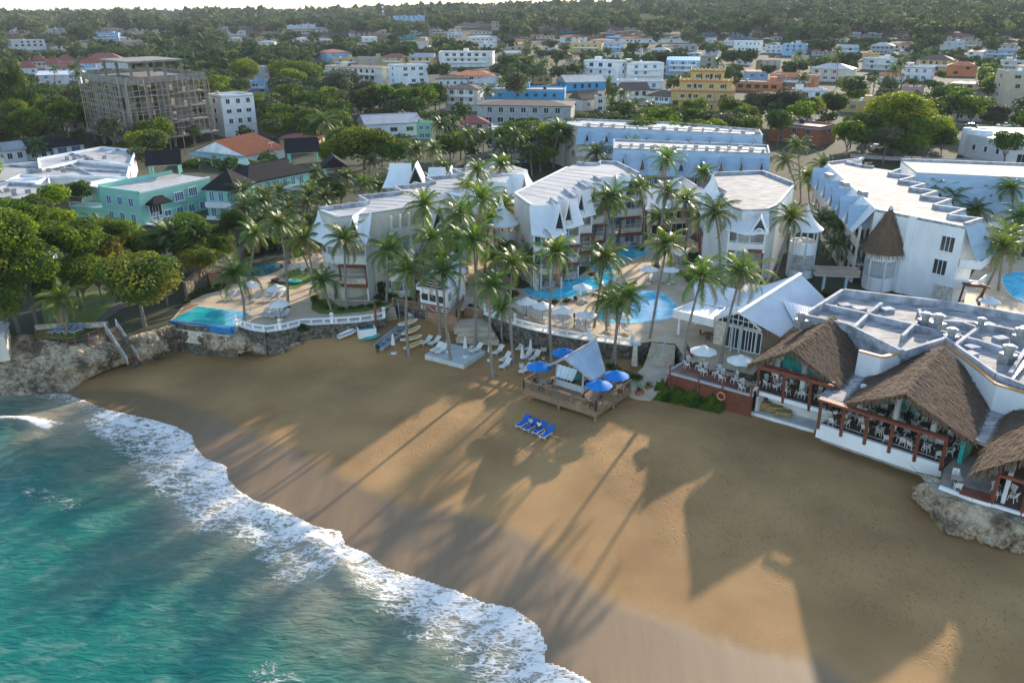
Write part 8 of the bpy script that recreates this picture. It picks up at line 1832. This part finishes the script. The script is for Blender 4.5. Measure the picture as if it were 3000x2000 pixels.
def crown(seed,blobs,n,s,flat=.75,core=.34,spread=.68):
    g=np.random.default_rng(seed); d=unit(g.normal(size=(blobs,3))); r=g.uniform(.25,1,(blobs,1))**.5*spread; c=d*r; c[:,2]*=flat; c[:,2]+=.05
    br=g.uniform(core*.75,core*1.25,blobs)
    k=g.integers(0,blobs,n); u=unit(g.normal(size=(n,3))+np.array([0,0,.35])); p=c[k]+u*br[k][:,None]*g.uniform(.75,1.08,(n,1))*np.array([1,1,.8])
    nn=unit(u+g.normal(size=(n,3))*.55); return leafquads(p,nn,s,g)
lf_mid=LEAF('mid_green_leaves',(.025,.060,.010),(.115,.165,.018),.38,.9)
lf_dark=LEAF('dark_green_leaves',(.016,.042,.010),(.060,.095,.015),.32,.9)
lf_yel=LEAF('yellow_green_leaves',(.042,.090,.008),(.155,.19,.014),.4,.9)
lf_alm=LEAF('sea_almond_leaves',(.035,.080,.014),(.20,.165,.026),.35,.55,rnd=.15)
lf_gry=LEAF('grey_feathery_leaves',(.035,.042,.022),(.10,.105,.055),.2,.9)
lf_palm=LEAF('palm_frond_green',(.032,.078,.014),(.115,.16,.034),.36,.35,.4)
lf_palmd=LEAF('dark_palm_green',(.025,.055,.014),(.085,.12,.03),.3,.35,.45)
near=[crown(100+i,30,8200,.090,core=.38) for i in range(3)]; mid=[crown(200+i,16,1700,.15,core=.40) for i in range(3)]; tall=[crown(300+i,22,2200,.10,1.0,.26,.74) for i in range(2)]
CM={}
def cmesh(kind,lod,i):
    k=(kind.name,lod,i)
    if k not in CM: CM[k]=meshfrom('crown',{'near':near,'mid':mid,'tall':tall}[lod][i],[kind])
    return CM[k]
def trunkmesh(seed):
    rnd=random.Random(seed); b=MB(); top=Vector((rnd.uniform(-.06,.06),rnd.uniform(-.06,.06),.55)); b.tube([(0,0,-.03),(0,0,.0),(0,0,.3),top],[.07,.055,.04,.036],7)
    for k in range(5):
        a=k*1.26+rnd.random(); e=top+Vector((.35*math.cos(a),.35*math.sin(a),rnd.uniform(.2,.42))); m=top.lerp(e,.5)+Vector((0,0,.04)); b.tube([top-Vector((0,0,.04)),m,e],[.03,.02,.008],5)
    me=D.meshes.new('trunk'); me.from_pydata(b.v,[],b.f); me.materials.append(m_bark); return me
TM=[trunkmesh(i) for i in range(3)]; _ti=[0]
def tree(x,y,z0,rx,rz,hc,kind,lod,label,group,cat='tree',name='broadleaf_tree',tr=True):
    _ti[0]+=1; i=_ti[0]; r=thing(name,label,cat,(x,y,z0),0,group)
    c=inst('crown',cmesh(kind,lod,i%len({'near':near,'mid':mid,'tall':tall}[lod])),r,(x,y,z0+hc),i*2.39); c.scale=(rx*(.94+.12*((i*37)%10)/10),rx,rz)
    if tr:
        t=inst('trunk',TM[i%3],r,(x,y,z0),i*1.7); t.scale=(rx*.95,rx*.95,max(hc,1)); 
    return r
def ptree(cx,cy,rx,ry,by,kind,lod,label,name='broadleaf_tree',cat='tree',zb=None,group=None,tr=True):
    p=PT(cx,by) if zb is None else P(cx,by,zb); mpp=(p.y*cp+(CH-p.z)*sp)/F; zc=ZAT(p.y,cy); 
    return tree(p.x,p.y,p.z,rx*mpp,ry*mpp,zc-p.z,kind,lod,label,group,cat,name,tr)
hero=[(110,775,105,88,960,lf_mid,'near','leafy tree in front of the long white ribbed shed roof'),(-10,770,110,120,985,lf_mid,'near','leafy tree cut by the left edge above the cliff cottage'),(255,800,85,72,925,lf_mid,'near','leafy tree between the dark lawn tree and the almond tree'),(360,690,70,58,850,lf_mid,'near','green tree hiding the lower windows at the villa corner'),(492,790,58,58,895,lf_dark,'near','dark tree right of the sea almond tree'),(640,690,45,42,760,lf_mid,'near','green tree before the balconies of the villa turret'),(60,640,105,70,900,lf_mid,'near','broad leafy tree below the white cube house at the left edge'),(165,700,80,70,900,lf_mid,'near','leafy tree left of the broad green tree before the stair block'),(650,720,55,45,790,lf_mid,'near','green tree behind the small round pool'),(700,650,50,45,760,lf_dark,'near','dark tree under the turret corner of the villa'),(25,800,70,70,960,lf_mid,'near','leafy tree above the cliff cottage roof'),(424,818,132,98,955,lf_alm,'near','big sea almond tree with orange tinted leaves left of the infinity pool'),(55,700,125,110,975,lf_mid,'near','tallest leafy tree at the left edge above the cliff cottage'),(22,880,85,85,990,lf_mid,'near','dense leafy tree on the cliff top beside the cottage'),(235,705,105,78,900,lf_mid,'near','broad green tree in front of the white stair block of the green villa'),(185,830,85,80,935,lf_dark,'near','dark leafy tree over the back of the left lawn'),(555,672,80,62,800,lf_mid,'near','rounded green tree in front of the green villa turret'),(590,760,62,50,845,lf_alm,'near','small yellow tinted tree behind the wooden counter'),(325,735,75,62,870,lf_alm,'near','yellowish tree between the villa porch and the almond tree'),(440,720,62,50,840,lf_dark,'near','dark tree between the almond tree and the villa windows'),(120,640,80,50,880,lf_mid,'near','green tree top hiding the bottom of the white corner block'),(300,800,60,60,890,lf_dark,'near','dark tree behind the almond tree trunk'),
(871,217,82,54,272,lf_mid,'near','large round dark green tree left of the long cream building'),(820,362,58,46,408,lf_yel,'near','bright green round tree behind the terracotta roof house'),(1069,424,118,62,498,lf_yel,'near','large yellow green tree in front of the grey roofed white house'),(985,445,62,48,505,lf_yel,'near','yellow green tree left part in front of the black roofed pavilion'),(1160,440,60,45,500,lf_mid,'near','green tree between the yellow green tree and the palms'),(1010,258,72,64,342,lf_gry,'near','tall grey green casuarina left of the long cream building base'),(1088,278,50,58,345,lf_gry,'near','second grey green casuarina before the cream building'),(1276,277,46,44,330,lf_dark,'near','dark tree left of the cream house with dark hip roof'),(1172,280,44,30,320,lf_dark,'near','dark bushy tree below the tall stained white building'),(1350,415,56,40,470,lf_yel,'near','yellow green tree behind the central palms'),(1100,330,46,16,345,lf_yel,'near','low bright green tree behind the grey roofed white house'),(722,207,48,42,262,lf_yel,'near','pale yellow green tree left of the round dark tree'),(1940,324,68,24,352,lf_mid,'near','wide low green tree below the cream villas'),(1924,358,52,18,385,lf_mid,'near','low leafy tree in front of the cream villas'),(1583,456,62,36,505,lf_mid,'near','dark glossy tree behind the central wing roof'),(2179,335,40,38,395,lf_mid,'near','green tree right of the blue pole below the tiered hotel'),(2217,300,52,42,365,lf_gry,'near','grey green tree before the orange buildings'),(2298,306,66,54,368,lf_gry,'near','large grey green tree left of the street'),(2438,303,46,44,355,lf_dark,'near','pair of dark weeping trees by the street'),(2505,277,36,24,305,lf_yel,'near','small bright green tree above the weeping trees'),(2613,330,112,72,450,lf_yel,'near','top of the huge green tree by the right street'),(2525,385,70,60,462,lf_mid,'near','left lower part of the huge street tree group'),(2705,385,72,66,466,lf_yel,'near','right lower part of the huge street tree group'),(2620,412,88,46,468,lf_mid,'near','front lower part of the huge street tree group'),(2773,283,62,50,350,lf_dark,'near','dark spreading tree left of the beige block'),(2905,338,46,42,388,lf_gry,'near','grey feathery tree before the long low beige building'),(2842,300,36,26,330,lf_mid,'mid','small green tree beside the beige block'),
(392,428,66,22,455,lf_yel,'near','low yellow green tree behind the white flat roofs'),(40,260,75,75,400,lf_dark,'near','dark tall tree mass at the far left edge'),(60,340,70,60,420,lf_mid,'near','leafy tree behind the left white houses'),(1700,340,60,14,350,lf_yel,'mid','low bright hedge tree behind the low rear wing'),(790,300,80,35,335,lf_mid,'near','broad green tree between the white narrow house and the casuarina'),(880,300,90,40,340,lf_dark,'near','dark green tree below the large round tree'),(950,380,40,22,400,lf_mid,'near','tree beside the low beige house'),(560,480,45,16,490,lf_yel,'mid','low hedge tree under the green porch roof'),(700,478,60,14,492,lf_yel,'mid','low yellow green tree in front of the terracotta roof house'),(860,520,60,40,560,lf_dark,'near','dark leafy tree at the corner of the villa wing'),(960,560,70,50,610,lf_dark,'near','dark tree beside the left hotel wing roof')]
for a in hero: ptree(*a)
for (x,y,rx,ry,by,l) in ((84,285,32,110,405,'tall araucaria conifer left of the scaffolded block'),(112,300,30,105,410,'second tall araucaria conifer beside the first'),(70,330,28,80,410,'shorter araucaria conifer at the left'),(1787,275,22,62,350,'slim dark cypress right of the cream house with steep roof'),(1770,385,18,48,440,'slim conifer between the rear blue wings'),(235,400,26,30,430,'small dark conifer by the white gabled house')): ptree(x,y,rx,ry,by,lf_dark,'tall',l,'conifer_tree')
# shrubs and hedges
sh=[(545,885,14,10),(560,868,16,12),(580,858,14,11),(605,850,16,11),(625,843,14,10),(665,835,14,10),(690,820,14,12),(705,805,12,12),(640,760,34,26),(680,745,34,28),(720,738,34,28),(760,725,34,28),(800,715,34,30),(840,705,30,30),(880,700,30,28),(910,720,24,26),(600,800,26,20),(560,815,24,18),(889,962,22,20),(925,880,16,22),(945,890,14,14),(965,900,12,9),(1000,905,14,8),(1030,902,12,7),(1055,898,14,7),(1085,895,14,7),(1110,888,16,9),(1130,868,16,18),(1150,870,22,14),(1118,845,16,28),(1505,858,20,12),(1490,870,16,10),(1555,880,14,6),(1590,884,16,6),(1625,884,16,6),(1660,880,16,7),(1690,872,14,8),(1735,805,14,8),(1876,728,18,6),(1995,800,18,9),(2020,815,20,12),(2035,835,16,10),(2030,752,24,18),(2015,770,16,10),(1921,780,14,5),(1941,728,14,5),(844,903,12,5),(1805,1085,26,10),(1840,1100,24,14),(1865,1105,22,12),(1790,1072,20,10),(1880,1060,12,10),(2385,800,20,20),(2420,860,30,16),(2450,880,24,12),(1195,880,16,14)]
for (x,y,rx,ry) in sh:
    zb=1.0 if y>1050 else 3.02
    p=P(x,y+ry*.6,zb); mpp=(p.y*cp+(CH-zb)*sp)/F; r=tree(p.x,p.y,zb,rx*mpp,ry*mpp*1.0,ry*mpp*.7,lf_dark if (x*7)%3 else lf_mid,'mid',ulabel('leafy green shrub',p.x,p.y,alts=('dense low bush','rounded garden shrub','dark garden bush','clipped planting','thick hedge plant','broad low shrub')),'shrubs in the hotel gardens','shrub','shrub',tr=True)
# ground cover below the red deck
g=np.random.default_rng(5); pts=[]; dG,nG,LG=dirn(D0,D1)
for k in range(8500):
    u=g.random()**.8*.72; v=g.random(); wid=2.3*(1-.55*u/.72); hh=1.75*(1-v)**.8*(.62+.55*mnoise.noise((u*9,v*2,3))+.2*mnoise.noise((u*31,v*7,9)))*g.uniform(.75,1.05); q=D0+dG*(LG*u-1.0*(1-u))+nG*(.15+wid*v); pts.append((q.x,q.y,-.1+max(.15,hh)))
pts=np.array(pts); me=meshfrom('creeping_seagrape',leafquads(pts,unit(np.array([0,-.4,1])+g.normal(size=(len(pts),3))*.5),.36,g),[lf_mid]); o=D.objects.new('creeping_seagrape',me); COL.objects.link(o); tag(o,'glossy green creeping leaves along the foot of the red timber terrace','ground cover'); o['kind']='stuff'
# ---------------- palms ----------------
def palmcrown(seed,nf=23,Lf=3.95,nl=26):
    g=random.Random(seed); Q=[]
    for k in range(nf):
        a=k*2.399+g.uniform(-.2,.2); t0=k/nf; up=1.45-2.05*t0+g.uniform(-.1,.1); L=Lf*g.uniform(.85,1.1)*(.8 if t0<.12 else 1); dr=.85+.6*t0
        ca,sa=math.cos(a),math.sin(a); pts=[]; p=Vector((0,0,.15)); el=up
        for s in range(nl+1):
            pts.append(p.copy()); p=p+Vector((ca*math.cos(el),sa*math.cos(el),math.sin(el)))*(L/nl); el-=dr/nl*(.5+1.4*s/nl)*1.25
        side=Vector((-sa,ca,0))
        for s in range(nl):
            q,q2=pts[s],pts[s+1]; w=.05*(1-s/nl)+.012; Q.append((q-side*w,q+side*w,q2+side*w,q2-side*w))
            if s<2: continue
            f=s/nl; ll=.82*math.sin(pi*min(1,f*.86+.13))**.7*g.uniform(.85,1.1); dd=(q2-q).normalized()
            for sg in (-1,1):
                dirv=(side*sg*.78+dd*.55+Vector((0,0,-.32-.35*g.random()))).normalized(); tip=q+dirv*ll+Vector((0,0,-.12*ll)); wv=dd*.062
                Q.append((q-wv,q+wv,tip+wv*.25,tip-wv*.25))
    V=np.array([[tuple(v) for v in q] for q in Q]); return V
m_dead=MAT('dry_brown_frond',(.30,.20,.09),.8,.25,2)
PCm=[palmcrown(i) for i in range(5)]; PCM=[[meshfrom('fronds',v,[m,m_dead]) for v in PCm] for m in (lf_palm,lf_palmd)]
for row in PCM:
    for vi,me_ in enumerate(row):
        n_=len(me_.polygons); per=n_//23; mi=np.zeros(n_,np.int32); mi[n_-per*(1+vi%3):]=1; me_.polygons.foreach_set('material_index',mi)
def nutmesh():
    b=MB(); g=random.Random(4)
    for k in range(9): a=k*.7; c=(.22*math.cos(a),.22*math.sin(a),-.12-.12*g.random()); b.lathe([(.01,-.13),(.1,-.06),(.12,.02),(.08,.1),(.01,.13)],c,6)
    for k in range(14): a=g.uniform(0,6.28); b.bar((.1*math.cos(a),.1*math.sin(a),0),(.34*math.cos(a),.34*math.sin(a),-.75-.4*g.random()),.05)
    me=D.meshes.new('coconuts'); me.from_pydata(b.v,[],b.f); me.materials.append(MAT('coconut_husk',(.20,.14,.07),.8,.3,3)); return me
NUT=nutmesh(); _pi=[0]
def palm(bx,by,zb,cx,cy,label=None,s=1.0,dark=0,group='coconut palms around the hotel',bend=None,nuts=True):
    """base pixel on level zb, crown centre pixel"""
    _pi[0]+=1; i=_pi[0]; p=P(bx,by,zb) if zb is not None else PT(bx,by)
    if zb==0: p=PS(bx,by)
    yc=p.y+random.uniform(-.5,.5); rr=ray(cx,cy); t=yc/rr[1]; c=Vector((rr[0]*t,yc,CH+rr[2]*t)); 
    if label is None: label=ulabel('tall coconut palm' if c.z-p.z>8 else 'short coconut palm',p.x,p.y,alts=('slender coconut palm','leaning coconut palm','coconut palm with drooping fronds','grey trunked palm','full crowned palm','swaying coconut palm'))
    r=thing('coconut_palm',label,'palm tree',p,0,group); H=c-p; bd=Vector((random.uniform(-.5,.5),random.uniform(-.3,.3),0)) if bend is None else Vector((bend,0,0)); n=9; pts=[]
    for k in range(n+1):
        u=k/n; pts.append(p+Vector((H.x*u**1.35,H.y*u**1.35,H.z*u))+bd*math.sin(pi*u))
    R0=.17*(.85+.3*s); b=MB(); b.tube([p-Vector((0,0,.1))]+[p+(q-p) for q in pts],[R0*2.1,R0*1.45]+[R0*(1-.42*k/n) for k in range(1,n+1)],8); b.build('trunk',m_palmbark,r,True)
    f=inst('fronds',PCM[dark][i%5],r,c,i*1.37); s*=random.uniform(.9,1.14); f.scale=(s*random.uniform(.93,1.07),s,s*random.uniform(.85,1.05)); f.rotation_euler=(random.uniform(-.16,.16),random.uniform(-.16,.16),i*1.37)
    if nuts: q=inst('coconuts',NUT,r,c,i); q.scale=(s,s,s)
    return r
for a in ((714,949,3,691,806),(728,823,3,745,686),(844,901,3,819,656),(925,855,3,892,701),(922,840,3,876,716),(970,908,3,946,823,.85),(1017,903,3,1009,706),(1133,884,3,1143,738),(1198,1040,0,1195,798),(1250,860,3,1245,606),(1290,985,0,1262,700),(1322,1068,0,1300,800),(1393,1022,0,1389,708),(1352,850,3,1347,630),(1392,894,3,1413,588),(1395,760,3,1400,500),(1459,700,3,1467,485),(1446,1103,0,1441,842),(1505,1062,0,1500,776),(1471,1000,.3,1473,905,.8),(1335,905,3,1345,700),(1618,1072,0,1627,744,1.1),(1737,1000,1,1772,760,1.05),(1921,779,3,1953,470),(1926,775,3,1956,565),(2005,750,3,2008,590),(1880,728,3,1873,553),(1787,775,3,1796,580,1.1),(1803,770,3,1775,600),(1896,1044,.5,1953,722,1.1),(1803,1078,0,1837,866,.9),(1791,1076,0,1810,895,.9),(1788,1024,.5,1782,880,.9),(2104,828,3,2094,624,1.05),(2267,826,3,2314,640,1.1),(2003,1052,2.7,2056,815,.95),(2110,1072,2.7,2172,803,1.1),(2388,612,3,2410,487,1.1),(2345,600,3,2337,430,1.1),(2375,640,3,2365,520),(2330,560,3,2300,470),(2865,880,3,2936,727,1.1),(2925,850,3,2951,690),(2741,690,3,2745,552),(2790,700,3,2786,583),(2862,720,3,2859,620),(2916,700,3,2914,560),(2960,720,3,2961,553),(2830,720,3,2815,650,.8),(2985,760,3,2990,640),
 (1210,600,3,1210,506),(1225,590,3,1222,440),(1297,560,3,1296,492),(1165,590,3,1150,510,.9),(1250,600,3,1270,440),(1213,520,3,1212,448),(1292,480,3,1290,365,1.1),(1330,470,3,1328,355),(1365,500,3,1370,395),(1412,500,3,1420,400),(1470,520,3,1467,430),(1541,480,3,1541,388,1.1),(1600,490,3,1597,405),(1622,500,3,1640,380,1.1),(1659,500,3,1664,395),(1700,500,3,1690,430,.9),(1747,540,3,1747,448,1.1),(1843,560,3,1843,486,1.15),(1850,540,3,1853,430),(2000,560,3,2000,483,1.1),(1985,560,3,1975,440,.9),(2060,640,3,2062,510,.8),(1560,520,3,1552,440),(1500,520,3,1510,400,.9),
 (293,800,3,293,672,1.1),(493,830,3,493,690),(193,980,3,178,882,.9),(108,480,3,108,428,1.05),(948,480,3,948,358,1.15),(820,620,3,820,560,.9),(775,640,3,770,570,.9),(905,640,3,905,560,.95),(860,640,3,850,590,.9),(1060,650,3,1065,540,.95),(1120,620,3,1110,545),(1000,600,3,1010,520,.9),(930,560,3,925,505),(1080,520,3,1090,470,.8),(75,530,3,85,495,.55),(130,540,3,130,500,.5),(378,500,3,370,470,.6),(590,500,3,590,478,.6),(1535,820,3,1478,735,.7),(1425,700,3,1428,640,.8),(1690,720,3,1700,560,.9),(1490,760,3,1500,700,.7)):
    palm(*a[:5],s=a[5] if len(a)>5 else .98,dark=1 if a[1]<620 else 0)
for a in ((2430,760,2440,650),(2455,775,2465,672),(2480,770,2490,690),(2410,750,2405,645),(2470,800,2455,715)): palm(a[0],a[1],3,a[2],a[3],s=.78,dark=1,nuts=False)
for a in ((1345,820,1330,690),(1420,800,1432,640),(1370,760,1372,560),(1480,760,1472,610),(1330,700,1322,600),(1440,840,1452,760),(1410,720,1440,560),(1300,870,1290,760),(1560,850,1545,760),(1700,700,1712,600),(1925,740,1935,640),(2050,720,2050,640)): palm(a[0],a[1],3,a[2],a[3],s=.92)
for k in range(20):
    cx=710+(k*61%300); cy=560+(k*37%130); palm(cx+random.uniform(-12,12),cy+random.uniform(75,105),3,cx,cy,s=.85,dark=1,nuts=False)
# town palms (terrain)
tp=[(1430,330,1430,268),(1465,300,1470,240),(1600,250,1595,185),(1530,240,1530,180),(1550,245,1557,175),(1590,240,1590,190),(1660,230,1670,170),(1690,240,1700,200),(1845,240,1840,190),(1820,330,1825,275),(1845,360,1855,310),(1800,345,1795,320),(2350,300,2352,235),(2620,300,2620,205),(2640,290,2635,190),(2560,270,2560,235),(2650,230,2650,180),(1540,180,1545,130),(1670,130,1665,118),(840,120,840,100),(790,125,785,105),(1460,180,1465,140),(160,250,160,200),(215,270,215,200),(230,280,228,220),(150,330,150,265),(195,340,190,280),(135,330,135,260),(245,330,230,270),(690,290,695,245),(1130,190,1130,180),(2100,210,2105,180),(2140,210,2150,170),(2330,250,2340,160),(2450,260,2455,150),(2185,400,2190,370),(1900,350,1905,320),(1230,290,1225,262),(1050,195,1060,180),(300,300,300,260)]
for a in tp: palm(a[0],a[1],None,a[2],a[3],ulabel('distant palm',*PT(a[0],a[1])[:2],alts=('slim distant palm','feathery town palm','tall town palm','far coconut palm')),s=1.15,dark=1,group='palms in the town',nuts=False)
# ---------------- woods ----------------
g=np.random.default_rng(11); cand=[]
def band(r0,r1,sp,rad):
    for r in np.arange(r0,r1,sp*.86):
        n=int(r*R(76)/sp)
        for k in range(n):
            az=R(-39)+R(76)*(k+g.random())/n; rr=r+g.uniform(-.5,.5)*sp; cand.append((rr*math.sin(az),rr*math.cos(az),rr,az,rad*g.uniform(.65,1.35)))
band(112,300,6.6,4.2); band(300,700,8.0,5.0); band(700,1500,12,7.6); band(1500,3300,24,14)
C=np.array(cand)
dens=vnoise(C[:,0]+5000,C[:,1]+5000,.012,40,3)
town=np.exp(-((C[:,3]-R(8))/R(20))**2)*smooth(150,260,C[:,2])*(1-smooth(700,950,C[:,2]))
keep=dens>(.05+.05*town)
keep&=~((C[:,3]>R(-15.5))&(C[:,2]<205))
keep&=~((C[:,1]<133)&(C[:,0]>-46))
keep&=~((C[:,1]<112)&(C[:,0]>-75))
for (x,y,r) in FOOT: keep&=np.hypot(C[:,0]-x,C[:,1]-y)>r*.85+C[:,4]*.3
keep&=~((C[:,3]>R(17))&(C[:,3]<R(31))&(C[:,2]<225))
C=C[keep]
zt=np.array([T(x,y) for x,y in C[:,:2]]); hc=C[:,4]*g.uniform(.95,1.5,len(C))+1.5
hc=np.where(C[:,2]>1200,C[:,4]*.55,hc)
dy,dz=C[:,1],zt+hc-CH; dep=dy*cp-dz*sp; px=1500+F*C[:,0]/dep; py=1000-F*(dy*sp+dz*cp)/dep; pr=F*C[:,4]/dep
ok=np.ones(len(C),bool)
for (x0,x1,y0,y1,dd) in PROT:
    if x1-x0<8: x0-=2;x1+=2
    m=(C[:,2]<dd+6)&(px+pr*.8>x0)&(px-pr*.8<x1)&(py+pr*.2>y0)&(py-pr*.8<y1-(y1-y0)*.42)
    ok&=~m
ok&=(px>-120)&(px<3120)
C,zt,hc,px,py,pr=C[ok],zt[ok],hc[ok],px[ok],py[ok],pr[ok]
order=np.argsort(-pr); ind=order[:222]; rest=order[222:]
kinds=(lf_mid,lf_dark,lf_mid,lf_gry,lf_yel,lf_dark,lf_mid)
for j in ind:
    x,y=C[j,0],C[j,1]; tree(x,y,zt[j]-.3,C[j,4],C[j,4]*.85,hc[j],kinds[int(j)%7],'mid',ulabel('leafy tree',x,y,fallback='leafy tree in the dense wood around the town',alts=('dense green tree','spreading tree','bushy tree','dark crowned tree','round crowned tree')),'trees in the woods around the town')
def lod(n,s,seed,blobs=7): return [crown(seed+i,blobs,n,s,.8,.45,.6) for i in range(4)]
L1,L2,L3=lod(260,.32,500,10),lod(64,.62,520,6),lod(30,.85,540,5)
Vs=[];Ts=[]
for j in rest:
    r=C[j,2]; tm=(L1 if r<420 else (L2 if r<1100 else L3))[int(j)%4]; a=g.uniform(0,6.28); ca,sa=math.cos(a),math.sin(a); M_=np.array([[ca,-sa,0],[sa,ca,0],[0,0,1]]); sc=C[j,4]
    V=tm@M_.T*np.array([sc,sc,sc*.85])+np.array([C[j,0],C[j,1],zt[j]+hc[j]]); Vs.append(V.astype(np.float32)); tt=g.random(); Ts.append(np.full(len(V),tt,np.float32))
V=np.concatenate(Vs); Tn=np.concatenate(Ts)
def woodmat():
    m,t,b=nt('woodland_canopy'); L=t.links.new; a=N(t,'ShaderNodeAttribute',attribute_name='tint'); gi=N(t,'ShaderNodeNewGeometry'); cr=N(t,'ShaderNodeValToRGB'); e=cr.color_ramp.elements; e[0].color=(.022,.048,.016,1); e[1].color=(.14,.18,.035,1)
    for p_,c_ in ((.35,(.042,.08,.022)),(.6,(.065,.105,.028)),(.8,(.09,.10,.045))): q=e.new(p_); q.color=c4(c_)
    L(a.outputs['Fac'],cr.inputs[0]); r=N(t,'ShaderNodeMapRange'); r.inputs[3].default_value=.65; r.inputs[4].default_value=1.35; L(gi.outputs['Random Per Island'],r.inputs[0]); s=N(t,'ShaderNodeVectorMath',operation='SCALE'); L(cr.outputs[0],s.inputs[0]); L(r.outputs[0],s.inputs['Scale']); L(s.outputs[0],b.inputs['Base Color']); b.inputs['Roughness'].default_value=.8; b.inputs['Specular IOR Level'].default_value=.15
    tr=N(t,'ShaderNodeBsdfTranslucent'); L(s.outputs[0],tr.inputs[0]); ms=N(t,'ShaderNodeMixShader'); ms.inputs[0].default_value=.3; L(b.outputs[0],ms.inputs[1]); L(tr.outputs[0],ms.inputs[2]); L(ms.outputs[0],t.nodes['Material Output'].inputs[0]); return m
me=meshfrom('distant_woods',V,[woodmat()],Tn); o=D.objects.new('distant_woods',me); COL.objects.link(o); o['kind']='stuff'; tag(o,'dense green woods filling the town gaps and the hills up to the horizon','woods')
print('woods',len(rest),len(V),'individual',len(ind))
